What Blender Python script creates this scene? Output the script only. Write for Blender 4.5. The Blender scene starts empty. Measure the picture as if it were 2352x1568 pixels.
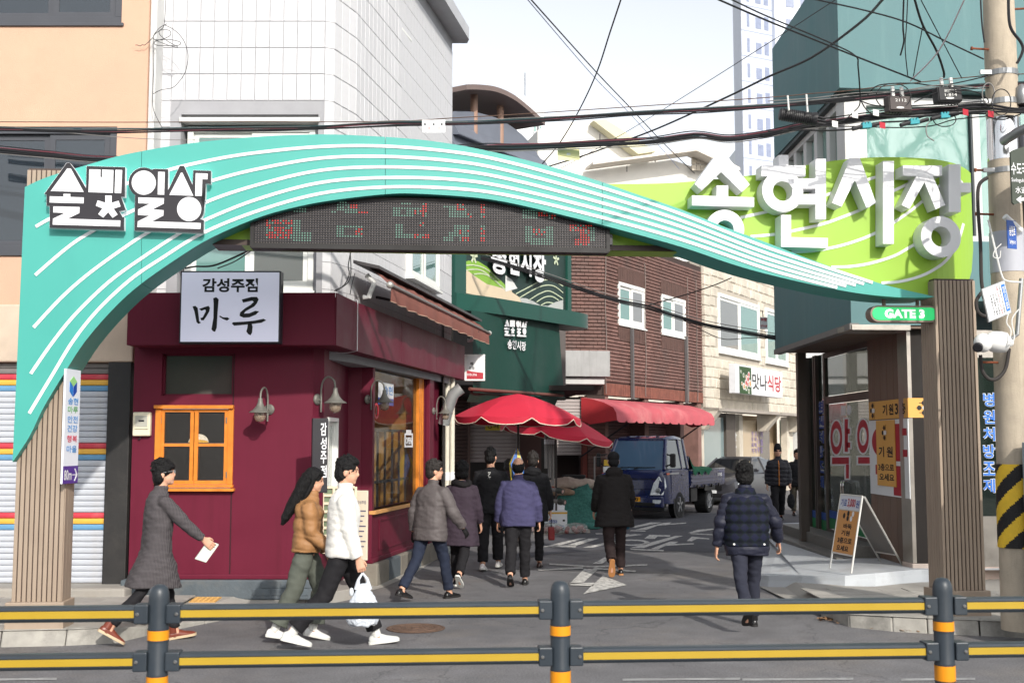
import bpy, bmesh, math, random
from mathutils import Vector as V, Matrix, noise as mnoise
R = random.Random(7)
sc = bpy.context.scene
col = sc.collection
rad = math.radians

# ---------------------------------------------------------------- camera, sky, sun, exposure
F, CX, CY, H, YH = 2650.0, 1176.0, 784.0, 1.9, 1015.0        # focal length and horizon of the photograph (2352 px wide)
PITCH = math.atan((YH - CY) / F)
SP, CP = math.sin(PITCH), math.cos(PITCH)
cd = bpy.data.cameras.new('camera')
cam = bpy.data.objects.new('camera', cd)
col.objects.link(cam)
cam.location = (0, 0, H)
cam.rotation_euler = (math.pi / 2 + PITCH, 0, 0)
cd.sensor_width = 36.0
cd.lens = 36.0 * F / 2352.0
cd.clip_start, cd.clip_end = 0.1, 3000
cd.dof.use_dof = True
cd.dof.focus_distance = 13.5
cd.dof.aperture_fstop = 4.5
sc.camera = cam

SUN_EL, SUN_AZ = rad(29.5), rad(22.0)      # sun behind the camera, to the right (azimuth off the backward axis)
sun_dir = V((math.sin(SUN_AZ) * math.cos(SUN_EL), -math.cos(SUN_AZ) * math.cos(SUN_EL), math.sin(SUN_EL)))
w = bpy.data.worlds.new('World')
sc.world = w
w.use_nodes = True
wn = w.node_tree
bg = wn.nodes['Background']
sky = wn.nodes.new('ShaderNodeTexSky')
sky.sky_type = 'NISHITA'
sky.sun_disc = False
sky.sun_elevation = SUN_EL
sky.sun_rotation = math.atan2(sun_dir.x, sun_dir.y)
sky.air_density = 1.0
sky.dust_density = 1.6
sky.ozone_density = 1.0
hs = wn.nodes.new('ShaderNodeHueSaturation')
hs.inputs['Saturation'].default_value = 0.24
hs.inputs['Value'].default_value = 1.0
wn.links.new(sky.outputs[0], hs.inputs['Color'])
wn.links.new(hs.outputs[0], bg.inputs['Color'])
bg.inputs['Strength'].default_value = 0.15
sl = bpy.data.lights.new('sun', 'SUN')
sl.energy = 2.45
sl.angle = rad(0.9)
sl.color = (1.0, 0.945, 0.86)
sun = bpy.data.objects.new('sun', sl)
col.objects.link(sun)
sun.rotation_euler = sun_dir.to_track_quat('Z', 'Y').to_euler()
sun.location = (10, -20, 20)
sc.view_settings.view_transform = 'Standard'
sc.view_settings.look = 'None'
sc.view_settings.exposure = 0.72
sc.view_settings.gamma = 1.0
sc.view_settings.use_curve_mapping = False
sc.render.engine = 'CYCLES'
sc.cycles.max_bounces = 8
sc.cycles.transparent_max_bounces = 12
sc.cycles.use_denoising = True
sc.cycles.sample_clamp_indirect = 6.0


# ---------------------------------------------------------------- measuring helpers (photograph px -> points of the place)
def ray(px, py):
	u, v = (px - CX) / F, (CY - py) / F
	return V((u, CP - v * SP, SP + v * CP))


def at(px, py, Y):
	d = ray(px, py)
	t = Y / d.y
	return V((d.x * t, Y, H + d.z * t))


def gnd(px, py, z=0.0):
	d = ray(px, py)
	t = (z - H) / d.z
	return V((d.x * t, d.y * t, z))


class Pl:
	"""an upright (or given) plane: o + a*u + b*v + off*n, n towards the street"""
	def __init__(s, o, u, v=(0, 0, 1)):
		s.o, s.u, s.v = V(o), V(u).normalized(), V(v).normalized()
		s.n = s.u.cross(s.v).normalized()

	def P(s, a, b, off=0.0):
		return s.o + s.u * a + s.v * b + s.n * off

	def hit(s, px, py, off=0.0):
		d = ray(px, py)
		c = V((0, 0, H))
		t = (s.o + s.n * off - c).dot(s.n) / d.dot(s.n)
		q = c + d * t - s.o
		return (q.dot(s.u), q.dot(s.v))

	def hits(s, pts, off=0.0):
		return [s.hit(x, y, off) for x, y in pts]

	def at(s, px, py, off=0.0):
		a, b = s.hit(px, py, off)
		return s.P(a, b, off)


# ---------------------------------------------------------------- materials
def lin(c):
	c = c / 255.0
	return c / 12.92 if c <= 0.04045 else ((c + 0.055) / 1.055) ** 2.4


def rgb(*c):
	return (lin(c[0]), lin(c[1]), lin(c[2]), 1.0)


MATS = {}


def M(name, c, rough=0.6, var=0.10, scale=2.5, bump=0.0, bscale=80.0, metal=0.0, spec=0.4, rnd=0.0, dirt=None, dscale=0.8, damt=0.35,
	  streak=False, coat=0.0, emit=None, estr=0.0, trans=0.0, alpha=1.0, sheen=0.0, sub=0.0):
	"""a procedural surface: base colour with grain and blotches, optional wear, fine relief"""
	if name in MATS:
		return MATS[name]
	m = bpy.data.materials.new(name)
	MATS[name] = m
	m.use_nodes = True
	nt = m.node_tree
	N, L = nt.nodes, nt.links
	b = N['Principled BSDF']
	tc = N.new('ShaderNodeTexCoord')
	base = rgb(*c) if len(c) == 3 else c
	b.inputs['Roughness'].default_value = rough
	b.inputs['Metallic'].default_value = metal
	b.inputs['Specular IOR Level'].default_value = spec
	if coat:
		b.inputs['Coat Weight'].default_value = coat
		b.inputs['Coat Roughness'].default_value = 0.06
	if sheen:
		b.inputs['Sheen Weight'].default_value = sheen
	if sub:
		b.inputs['Subsurface Weight'].default_value = sub
		b.inputs['Subsurface Radius'].default_value = (0.012, 0.005, 0.003)
	if trans:
		b.inputs['Transmission Weight'].default_value = trans
	if alpha < 1:
		b.inputs['Alpha'].default_value = alpha
	if emit:
		b.inputs['Emission Color'].default_value = rgb(*emit)
		b.inputs['Emission Strength'].default_value = estr
	out = None
	if var > 0:
		nz = N.new('ShaderNodeTexNoise')
		nz.inputs['Scale'].default_value = scale
		nz.inputs['Detail'].default_value = 6
		nz.inputs['Roughness'].default_value = 0.62
		L.new(tc.outputs['Object'], nz.inputs['Vector'])
		mr = N.new('ShaderNodeMapRange')
		mr.inputs['From Min'].default_value, mr.inputs['From Max'].default_value = 0.3, 0.7
		mr.inputs['To Min'].default_value, mr.inputs['To Max'].default_value = 1 - var, 1 + var
		L.new(nz.outputs['Fac'], mr.inputs['Value'])
		fac = mr.outputs[0]
		if rnd:
			oi = N.new('ShaderNodeObjectInfo')
			m2 = N.new('ShaderNodeMapRange')
			m2.inputs['To Min'].default_value, m2.inputs['To Max'].default_value = 1 - rnd, 1 + rnd
			L.new(oi.outputs['Random'], m2.inputs['Value'])
			mu = N.new('ShaderNodeMath')
			mu.operation = 'MULTIPLY'
			L.new(fac, mu.inputs[0])
			L.new(m2.outputs[0], mu.inputs[1])
			fac = mu.outputs[0]
		vm = N.new('ShaderNodeVectorMath')
		vm.operation = 'SCALE'
		vm.inputs[0].default_value = base[:3]
		L.new(fac, vm.inputs['Scale'])
		out = vm.outputs[0]
		# roughness breaks up too
		mrr = N.new('ShaderNodeMapRange')
		mrr.inputs['From Min'].default_value, mrr.inputs['From Max'].default_value = 0.3, 0.7
		mrr.inputs['To Min'].default_value, mrr.inputs['To Max'].default_value = max(0.02, rough * 0.85), min(1, rough * 1.15)
		L.new(nz.outputs['Fac'], mrr.inputs['Value'])
		L.new(mrr.outputs[0], b.inputs['Roughness'])
	if dirt:
		dz = N.new('ShaderNodeTexNoise')
		dz.inputs['Scale'].default_value = dscale
		dz.inputs['Detail'].default_value = 8
		dz.inputs['Roughness'].default_value = 0.7
		if streak:
			mp = N.new('ShaderNodeMapping')
			mp.inputs['Scale'].default_value = (6, 6, 0.5)
			L.new(tc.outputs['Object'], mp.inputs['Vector'])
			L.new(mp.outputs[0], dz.inputs['Vector'])
		else:
			L.new(tc.outputs['Object'], dz.inputs['Vector'])
		dr = N.new('ShaderNodeMapRange')
		dr.inputs['From Min'].default_value, dr.inputs['From Max'].default_value = 0.5, 0.75
		dr.inputs['To Min'].default_value, dr.inputs['To Max'].default_value = 0, damt
		L.new(dz.outputs['Fac'], dr.inputs['Value'])
		mx = N.new('ShaderNodeMix')
		mx.data_type = 'RGBA'
		L.new(dr.outputs[0], mx.inputs[0])
		if out is not None:
			L.new(out, mx.inputs[6])
		else:
			mx.inputs[6].default_value = base
		mx.inputs[7].default_value = rgb(*dirt)
		out = mx.outputs[2]
	if out is not None:
		L.new(out, b.inputs['Base Color'])
	else:
		b.inputs['Base Color'].default_value = base
	if bump:
		bz = N.new('ShaderNodeTexNoise')
		bz.inputs['Scale'].default_value = bscale
		bz.inputs['Detail'].default_value = 4
		L.new(tc.outputs['Object'], bz.inputs['Vector'])
		bp = N.new('ShaderNodeBump')
		bp.inputs['Strength'].default_value = bump
		bp.inputs['Distance'].default_value = 0.01
		L.new(bz.outputs['Fac'], bp.inputs['Height'])
		L.new(bp.outputs[0], b.inputs['Normal'])
	return m


def glass(name, tint, rough=0.03, mix=0.5, wob=0.0):
	"""window pane: a mirror-like coat over a partly clear tinted sheet"""
	if name in MATS:
		return MATS[name]
	m = bpy.data.materials.new(name)
	MATS[name] = m
	m.use_nodes = True
	N, L = m.node_tree.nodes, m.node_tree.links
	b = N['Principled BSDF']
	b.inputs['Base Color'].default_value = rgb(*tint)
	b.inputs['Roughness'].default_value = rough
	b.inputs['Specular IOR Level'].default_value = 0.8
	b.inputs['Coat Weight'].default_value = 0.6
	b.inputs['Coat Roughness'].default_value = 0.02
	tr = N.new('ShaderNodeBsdfTransparent')
	tr.inputs['Color'].default_value = (0.85, 0.9, 0.9, 1)
	ms = N.new('ShaderNodeMixShader')
	ms.inputs[0].default_value = mix
	L.new(b.outputs[0], ms.inputs[1])
	L.new(tr.outputs[0], ms.inputs[2])
	if wob:
		tc = N.new('ShaderNodeTexCoord')
		bz = N.new('ShaderNodeTexNoise')
		bz.inputs['Scale'].default_value = 1.2
		L.new(tc.outputs['Object'], bz.inputs['Vector'])
		bp = N.new('ShaderNodeBump')
		bp.inputs['Strength'].default_value = wob
		bp.inputs['Distance'].default_value = 0.05
		L.new(bz.outputs['Fac'], bp.inputs['Height'])
		L.new(bp.outputs[0], b.inputs['Normal'])
	L.new(ms.outputs[0], N['Material Output'].inputs['Surface'])
	return m


# ---------------------------------------------------------------- objects
def tag(o, label=None, cat=None, group=None, kind=None):
	if label: o['label'] = label
	if cat: o['category'] = cat
	if group: o['group'] = group
	if kind: o['kind'] = kind
	return o


def thing(name, label, cat, loc=(0, 0, 0), group=None):
	o = bpy.data.objects.new(name, None)
	o.empty_display_size = 0.1
	col.objects.link(o)
	o.location = loc
	return tag(o, label, cat, group)


def root_loc(o):
	p = V((0, 0, 0))
	while o is not None:
		p += V(o.location)
		o = o.parent
	return p


class MB:
	def __init__(s):
		s.v, s.f, s.m = [], [], []

	def add(s, vs, fs, m=0):
		n = len(s.v)
		s.v += [tuple(p) for p in vs]
		s.f += [tuple(i + n for i in f) for f in fs]
		s.m += [m] * len(fs)
		return s

	def poly(s, pts, m=0):
		return s.add(pts, [tuple(range(len(pts)))], m)

	def hexa(s, p, m=0):
		"""8 corners: bottom 0-3, top 4-7, same order"""
		return s.add(p, [(3, 2, 1, 0), (4, 5, 6, 7), (0, 1, 5, 4), (1, 2, 6, 5), (2, 3, 7, 6), (3, 0, 4, 7)], m)

	def box(s, lo, hi, m=0):
		(a, b, c), (d, e, f) = lo, hi
		return s.hexa([(a, b, c), (d, b, c), (d, e, c), (a, e, c), (a, b, f), (d, b, f), (d, e, f), (a, e, f)], m)

	def pbox(s, pl, a0, a1, b0, b1, o0, o1, m=0):
		"""box on a plane: a along, b up, from off o0 (back) to o1 (front)"""
		P = pl.P
		return s.hexa([P(a0, b0, o1), P(a1, b0, o1), P(a1, b0, o0), P(a0, b0, o0), P(a0, b1, o1), P(a1, b1, o1), P(a1, b1, o0), P(a0, b1, o0)], m)

	def pxbox(s, pl, x0, y0, x1, y1, o0, o1, m=0):
		"""the same, measured by two px corners (upper left, lower right) on the front"""
		a0, b1 = pl.hit(x0, y0, o1)
		a1, b0 = pl.hit(x1, y1, o1)
		return s.pbox(pl, a0, a1, b0, b1, o0, o1, m)

	def prism(s, pl, pts, o0, o1, m=0, ms=None, back=True):
		"""polygon pts (a,b) in the plane, front at o1, back at o0"""
		n = len(pts)
		ar = sum(pts[i][0] * pts[(i + 1) % n][1] - pts[(i + 1) % n][0] * pts[i][1] for i in range(n))
		if ar < 0: pts = pts[::-1]
		fr = [pl.P(a, b, o1) for a, b in pts]
		bk = [pl.P(a, b, o0) for a, b in pts]
		s.add(fr, [tuple(range(n))], m)
		if back: s.add(bk, [tuple(range(n))[::-1]], m if ms is None else ms)
		s.add(fr + bk, [(i, n + i, n + (i + 1) % n, (i + 1) % n) for i in range(n)], m if ms is None else ms)
		return s

	def ring(s, pl, c, ro, ri, o0, o1, m=0, ms=None, seg=40, sy=1.0):
		"""flat ring (letter O) standing off the plane"""
		ms = m if ms is None else ms
		def circ(r, o):
			return [pl.P(c[0] + r * math.cos(t * 2 * math.pi / seg), c[1] + sy * r * math.sin(t * 2 * math.pi / seg), o) for t in range(seg)]
		A, B, Cc, D = circ(ro, o1), circ(ri, o1), circ(ro, o0), circ(ri, o0)
		k = lambda i: (i + 1) % seg
		s.add(A + B, [(i, k(i), seg + k(i), seg + i) for i in range(seg)], m)
		s.add(A + Cc, [(i, seg + i, seg + k(i), k(i)) for i in range(seg)], ms)
		s.add(B + D, [(i, k(i), seg + k(i), seg + i) for i in range(seg)], ms)
		return s

	def ribbon(s, pl, pts, wd, o0, o1, m=0):
		"""a strip of constant width along a curve in the plane"""
		n = len(pts)
		L, Rr = [], []
		for i in range(n):
			p, q = pts[max(0, i - 1)], pts[min(n - 1, i + 1)]
			dx, dy = q[0] - p[0], q[1] - p[1]
			l = math.hypot(dx, dy) or 1
			nx, ny = -dy / l * wd / 2, dx / l * wd / 2
			L.append((pts[i][0] + nx, pts[i][1] + ny))
			Rr.append((pts[i][0] - nx, pts[i][1] - ny))
		for i in range(n - 1):
			q = [Rr[i], Rr[i + 1], L[i + 1], L[i]]
			fr = [pl.P(a, b, o1) for a, b in q]
			bk = [pl.P(a, b, o0) for a, b in q]
			s.add(fr, [(0, 1, 2, 3)], m)
			s.add([fr[0], fr[1], bk[1], bk[0]], [(3, 2, 1, 0)], m)
			s.add([fr[2], fr[3], bk[3], bk[2]], [(3, 2, 1, 0)], m)
		return s

	def tube(s, path, r, seg=8, m=0, cap=True, flat=None):
		"""tube along a 3-D path; r a number or a list; flat=(k, axis) squashes"""
		path = [V(p) for p in path]
		n = len(path)
		rs = r if isinstance(r, (list, tuple)) else [r] * n
		up = V((0, 0, 1))
		vs = []
		prev = None
		for i in range(n):
			t = (path[min(n - 1, i + 1)] - path[max(0, i - 1)])
			t = t.normalized() if t.length > 1e-9 else V((0, 0, 1))
			if prev is None:
				a = up if abs(t.z) < 0.9 else V((1, 0, 0))
				x = t.cross(a).normalized()
			else:
				x = (prev - t * prev.dot(t))
				x = x.normalized() if x.length > 1e-6 else t.cross(up).normalized()
			prev = x
			y = t.cross(x)
			for k in range(seg):
				an = 2 * math.pi * k / seg
				vs.append(path[i] + (x * math.cos(an) + y * math.sin(an)) * rs[i])
		fs = []
		for i in range(n - 1):
			for k in range(seg):
				k2 = (k + 1) % seg
				fs.append((i * seg + k, i * seg + k2, (i + 1) * seg + k2, (i + 1) * seg + k))
		if cap:
			fs.append(tuple(range(seg))[::-1])
			fs.append(tuple((n - 1) * seg + k for k in range(seg)))
		return s.add(vs, fs, m)

	def lathe(s, c, prof, seg=20, m=0, axis=(0, 0, 1)):
		"""profile [(r, h)] turned about an axis through c"""
		ax = V(axis).normalized()
		x = ax.orthogonal().normalized()
		y = ax.cross(x)
		c = V(c)
		vs = [c + ax * h + (x * math.cos(2 * math.pi * k / seg) + y * math.sin(2 * math.pi * k / seg)) * max(r, 1e-4) for r, h in prof for k in range(seg)]
		fs = []
		for i in range(len(prof) - 1):
			for k in range(seg):
				k2 = (k + 1) % seg
				fs.append((i * seg + k, i * seg + k2, (i + 1) * seg + k2, (i + 1) * seg + k))
		fs.append(tuple(range(seg))[::-1])
		fs.append(tuple((len(prof) - 1) * seg + k for k in range(seg)))
		return s.add(vs, fs, m)

	def ell(s, c, r, rot=None, seg=14, rings=9, m=0):
		"""ellipsoid"""
		c = V(c)
		vs, fs = [], []
		for i in range(rings + 1):
			ph = math.pi * i / rings
			for k in range(seg):
				th = 2 * math.pi * k / seg
				p = V((r[0] * math.sin(ph) * math.cos(th), r[1] * math.sin(ph) * math.sin(th), r[2] * math.cos(ph)))
				if rot is not None: p = rot @ p
				vs.append(c + p)
		for i in range(rings):
			for k in range(seg):
				k2 = (k + 1) % seg
				fs.append((i * seg + k, (i + 1) * seg + k, (i + 1) * seg + k2, i * seg + k2))
		return s.add(vs, fs, m)

	def loft(s, rings, m=0, cap=True, closed=True):
		"""rings: lists of equal length of points"""
		n, k = len(rings), len(rings[0])
		vs = [p for r in rings for p in r]
		fs = []
		kk = k if closed else k - 1
		for i in range(n - 1):
			for j in range(kk):
				j2 = (j + 1) % k
				fs.append((i * k + j, i * k + j2, (i + 1) * k + j2, (i + 1) * k + j))
		if cap and closed:
			fs.append(tuple(range(k))[::-1])
			fs.append(tuple((n - 1) * k + j for j in range(k)))
		return s.add(vs, fs, m)

	def mesh(s, name, origin):
		me = bpy.data.meshes.new(name)
		ox, oy, oz = origin
		me.from_pydata([(x - ox, y - oy, z - oz) for x, y, z in s.v], [], s.f)
		me.polygons.foreach_set('material_index', s.m)
		return me

	def build(s, name, mats, parent=None, smooth=False, label=None, cat=None, group=None, kind=None, bevel=0.0, angle=40, merge=False, origin=None):
		if not s.v: return None
		mats = mats if isinstance(mats, (list, tuple)) else [mats]
		if parent is not None:
			org = root_loc(parent)
		elif origin is not None:
			org = V(origin)
		else:
			xs, ys, zs = zip(*s.v)
			org = V(((min(xs) + max(xs)) / 2, (min(ys) + max(ys)) / 2, min(zs)))
		me = s.mesh(name, org)
		for mt in mats: me.materials.append(mt)
		if merge or smooth or bevel:
			bm = bmesh.new()
			bm.from_mesh(me)
			bmesh.ops.remove_doubles(bm, verts=bm.verts, dist=1e-5)
			bmesh.ops.recalc_face_normals(bm, faces=bm.faces)
			bm.to_mesh(me)
			bm.free()
		if smooth:
			me.polygons.foreach_set('use_smooth', [True] * len(me.polygons))
			if angle < 180: me.set_sharp_from_angle(angle=rad(angle))
		o = bpy.data.objects.new(name, me)
		col.objects.link(o)
		if parent is not None:
			o.parent = parent
		else:
			o.location = org
		if bevel:
			b = o.modifiers.new('bevel', 'BEVEL')
			b.width = bevel
			b.segments = 2
			b.limit_method = 'ANGLE'
			b.angle_limit = rad(35)
		return tag(o, label, cat, group, kind)


def crv(pts, n=6):
	"""Catmull-Rom through 2-D or 3-D points"""
	P = [V(p) if len(p) == 3 else V((p[0], p[1], 0)) for p in pts]
	d3 = len(pts[0]) == 3
	out = []
	for i in range(len(P) - 1):
		p0, p1, p2, p3 = P[max(0, i - 1)], P[i], P[i + 1], P[min(len(P) - 1, i + 2)]
		for k in range(n):
			t = k / n
			q = 0.5 * ((2 * p1) + (p2 - p0) * t + (2 * p0 - 5 * p1 + 4 * p2 - p3) * t * t + (3 * p1 - p0 - 3 * p2 + p3) * t ** 3)
			out.append(q)
	out.append(P[-1])
	return out if d3 else [(p.x, p.y) for p in out]


def interp(pts, x):
	for (x0, y0), (x1, y1) in zip(pts, pts[1:]):
		if x0 <= x <= x1:
			return y0 + (y1 - y0) * (x - x0) / (x1 - x0 or 1)
	return pts[0][1] if x < pts[0][0] else pts[-1][1]


TXT = {}
SIDE = bpy.data.scenes.new('workshop')        # a side scene in which text and modifiers are turned into plain meshes


def evaluated(o):
	SIDE.collection.objects.link(o)
	with bpy.context.temp_override(scene=SIDE, view_layer=SIDE.view_layers[0]):
		dg = bpy.context.evaluated_depsgraph_get()
		dg.update()
		me = bpy.data.meshes.new_from_object(o.evaluated_get(dg))
	SIDE.collection.objects.unlink(o)
	return me


def glyphs(s, bold=0.0, res=3):
	k = (s, bold, res)
	if k not in TXT:
		c = bpy.data.curves.new('text', 'FONT')
		c.body = s
		c.offset = bold
		c.resolution_u = res
		c.align_x = 'CENTER'
		o = bpy.data.objects.new('text', c)
		me = evaluated(o)
		vs = [(v.co.x, v.co.y) for v in me.vertices]
		fs = [tuple(p.vertices) for p in me.polygons]
		bpy.data.objects.remove(o)
		bpy.data.curves.remove(c)
		bpy.data.meshes.remove(me)
		TXT[k] = (vs, fs)
	return TXT[k]


def text_into(mb, s, pl, box, off, bold=0.0, m=0, mirror=False):
	"""lettering fitted into a plane rectangle box=(a0,b0,a1,b1), lying at off"""
	vs, fs = glyphs(s, bold)
	if not vs: return
	x0, x1 = min(v[0] for v in vs), max(v[0] for v in vs)
	y0, y1 = min(v[1] for v in vs), max(v[1] for v in vs)
	a0, b0, a1, b1 = box
	pts = []
	for x, y in vs:
		t = (x - x0) / (x1 - x0)
		if mirror: t = 1 - t
		pts.append(pl.P(a0 + (a1 - a0) * t, b0 + (b1 - b0) * (y - y0) / ((y1 - y0) or 1), off))
	mb.add(pts, fs, m)


def text_px(mb, s, pl, x0, y0, x1, y1, off, bold=0.0, m=0, mirror=False):
	a0, b1 = pl.hit(x0, y0, off)
	a1, b0 = pl.hit(x1, y1, off)
	text_into(mb, s, pl, (a0, b0, a1, b1), off, bold, m, mirror)


def vtext_px(mb, chars, pl, x0, y0, x1, y1, off, bold=0.0, m=0, gap=0.15):
	"""characters stacked downwards"""
	n = len(chars)
	h = (y1 - y0) / (n - gap)
	for i, ch in enumerate(chars):
		if ch == ' ': continue
		text_px(mb, ch, pl, x0, y0 + i * h, x1, y0 + i * h + h * (1 - gap), off, bold, m)


def copy_thing(o, loc, label=None):
	"""a copy of a thing with its parts and sub-parts"""
	r = o.copy()
	col.objects.link(r)
	r.location = loc
	if label: r['label'] = label
	for ch in list(o.children):
		c = ch.copy()
		col.objects.link(c)
		c.parent = r
		for g in list(ch.children):
			d = g.copy()
			col.objects.link(d)
			d.parent = c
	return r


def inst(name, me, parent, loc, rot=None, scale=None, label=None):
	"""one piece sharing its mesh data; loc in world coordinates (parent unrotated)"""
	o = bpy.data.objects.new(name, me)
	col.objects.link(o)
	if parent is not None:
		o.parent = parent
		o.location = V(loc) - root_loc(parent)
	else:
		o.location = loc
	if rot is not None: o.rotation_euler = rot
	if scale is not None: o.scale = scale
	if label: o['label'] = label
	return o
# ================================================================ GROUND
def asphalt_mat(name, c, worn):
	m = M(name, c, rough=0.9, var=0.13, scale=0.8, bump=0.6, bscale=140, spec=0.25, dirt=worn, dscale=0.5, damt=0.6)
	N, L = m.node_tree.nodes, m.node_tree.links
	b = N['Principled BSDF']
	src = b.inputs['Base Color'].links[0].from_socket
	tc = N.new('ShaderNodeTexCoord')
	def noise(scale, det, lo, hi, a, z):
		nz = N.new('ShaderNodeTexNoise'); nz.inputs['Scale'].default_value = scale; nz.inputs['Detail'].default_value = det
		L.new(tc.outputs['Object'], nz.inputs['Vector'])
		mr = N.new('ShaderNodeMapRange')
		for k, v in zip(('From Min', 'From Max', 'To Min', 'To Max'), (lo, hi, a, z)): mr.inputs[k].default_value = v
		L.new(nz.outputs['Fac'], mr.inputs['Value'])
		return nz, mr.outputs[0]
	fac = noise(55, 3, .35, .65, .82, 1.2)[1]
	for args in ((170, 2, .4, .75, .85, 1.35), (3.0, 5, .3, .7, .88, 1.12), (0.22, 3, .35, .65, .86, 1.14)):
		f2 = noise(*args)[1]
		mu = N.new('ShaderNodeMath'); mu.operation = 'MULTIPLY'; L.new(fac, mu.inputs[0]); L.new(f2, mu.inputs[1]); fac = mu.outputs[0]
	# hairline cracks
	vo = N.new('ShaderNodeTexVoronoi'); vo.feature = 'DISTANCE_TO_EDGE'; vo.inputs['Scale'].default_value = .55
	dn = N.new('ShaderNodeTexNoise'); dn.inputs['Scale'].default_value = 2.2; dn.inputs['Detail'].default_value = 6
	L.new(tc.outputs['Object'], dn.inputs['Vector'])
	mx = N.new('ShaderNodeVectorMath'); mx.operation = 'MULTIPLY_ADD'
	mx.inputs[1].default_value = (1.1, 1.1, 0)
	L.new(dn.outputs['Color'], mx.inputs[0]); L.new(tc.outputs['Object'], mx.inputs[2]); L.new(mx.outputs[0], vo.inputs['Vector'])
	cr = N.new('ShaderNodeMapRange')
	for k, v in zip(('From Min', 'From Max', 'To Min', 'To Max'), (0, .010, .72, 1)): cr.inputs[k].default_value = v
	L.new(vo.outputs['Distance'], cr.inputs['Value'])
	mu = N.new('ShaderNodeMath'); mu.operation = 'MULTIPLY'; L.new(fac, mu.inputs[0]); L.new(cr.outputs[0], mu.inputs[1])
	vm = N.new('ShaderNodeVectorMath'); vm.operation = 'SCALE'
	L.new(src, vm.inputs[0]); L.new(mu.outputs[0], vm.inputs['Scale'])
	L.new(vm.outputs[0], b.inputs['Base Color'])
	return m
asphalt = asphalt_mat('asphalt', (110, 109, 111), (130, 122, 113))
concrete = M('pavement concrete', (158, 154, 148), rough=0.85, var=0.12, scale=2.2, bump=0.25, bscale=60, dirt=(120, 112, 100), dscale=1.1, damt=0.6)
kerbm = M('kerb stone', (158, 155, 148), rough=0.8, var=0.18, scale=5, bump=0.3, bscale=70, dirt=(92, 90, 86), dscale=2.0, damt=0.8)
slabm = M('paving slab grey', (160, 156, 150), rough=0.85, var=0.12, scale=6, bump=0.25, bscale=90, rnd=0.12, dirt=(108, 100, 90), dscale=2, damt=0.5)
tactm = M('tactile yellow', (205, 160, 92), rough=0.75, var=0.15, scale=8, rnd=0.1, dirt=(150, 125, 95), dscale=4, damt=0.7)
roadpaint = M('road paint', (205, 203, 198), rough=0.8, var=0.12, scale=9, dirt=(116, 113, 111), dscale=13, damt=1.0)
roadpaint.node_tree.nodes['Noise Texture.001'].inputs['Detail'].default_value = 10
for n_ in roadpaint.node_tree.nodes:
	if n_.type == 'MAP_RANGE' and abs(n_.inputs['From Min'].default_value - .5) < 1e-4: n_.inputs['From Min'].default_value, n_.inputs['From Max'].default_value = .46, .62

MB().poly([(-900, -60, 0), (900, -60, 0), (900, 1600, 0), (-900, 1600, 0)]).build('ground', asphalt, kind='structure')

# a darker patch of the lane, and the grey worn band nearest the viewer
dk = asphalt_mat('asphalt dark', (84, 84, 89), (98, 95, 92))
pts = [(1165, 1290), (1300, 1268), (1480, 1262), (1640, 1268), (1720, 1262), (1752, 1245), (1800, 1226), (1840, 1205), (1830, 1180), (1500, 1180), (1420, 1192), (1340, 1215), (1230, 1245)]
MB().poly([gnd(x, y, 0.004) for x, y in crv(pts + [pts[0]], 4)[:-1]]).build('lane_surface', dk, kind='structure')

# worn paint on the lane: letters and an arrow, traced where they lie
def c7(p): return (1176 + p[0] * .2501, 1176 + p[1] * .2501)
mk = MB()
for pl_ in [
	[(665, 515), (790, 520), (650, 650), (525, 657)], [(527, 648), (760, 643), (745, 676), (532, 668)], [(835, 580), (1055, 665), (655, 748), (745, 660)],
	[(235, 525), (650, 500), (655, 514), (245, 535)], [(340, 467), (750, 492), (1245, 474), (1240, 488), (760, 506), (345, 479)], [(750, 507), (1140, 534), (1130, 547), (740, 518)],
	[(850, 412), (905, 408), (830, 472), (735, 474)],
	[(272, 318), (612, 238), (682, 236), (400, 312)], [(402, 302), (592, 308), (584, 320), (360, 318)], [(590, 304), (805, 238), (705, 240), (510, 298)],
	[(650, 322), (930, 262), (1000, 265), (742, 322)], [(890, 310), (980, 310), (972, 331), (887, 331)], [(1085, 326), (1500, 215), (1572, 215), (1210, 326)],
	[(1215, 240), (1262, 205), (1455, 210), (1450, 222), (1335, 222), (1310, 242)], [(1080, 332), (1395, 345), (1390, 356), (1100, 343)],
	[(1272, 335), (1450, 268), (1530, 268), (1490, 289), (1670, 283), (1670, 292), (1410, 306), (1340, 338)],
	[(765, 190), (1080, 200), (1075, 210), (770, 199)], [(920, 228), (1120, 200), (1205, 203), (985, 232)],
	[(1085, 135), (1270, 92), (1380, 92), (1130, 140)], [(1130, 160), (1395, 95), (1465, 92), (1445, 104), (1600, 93), (1598, 101), (1340, 121), (1240, 158)],
	[(1090, 163), (1228, 167), (1225, 175), (1085, 171)], [(1615, 190), (1700, 160), (1850, 148), (1855, 156), (1740, 176), (1650, 187)],
	[(1640, 191), (1845, 201), (1843, 209), (1630, 197)], [(1605, 262), (1652, 222), (1815, 239), (1810, 247), (1700, 241), (1652, 265)]]:
	mk.poly([gnd(*c7(p), 0.009) for p in pl_])
n = 26
for k in range(n):
	t0, t1 = 2 * math.pi * k / n, 2 * math.pi * (k + 1) / n
	mk.poly([gnd(*c7((1100 + rx * math.cos(t), 277 + ry * math.sin(t))), 0.009) for t, rx, ry in ((t0, 165, 29), (t1, 165, 29), (t1, 118, 17), (t0, 118, 17))])
mk.build('road_marking', roadpaint, kind='structure')
mk = MB()
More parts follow.
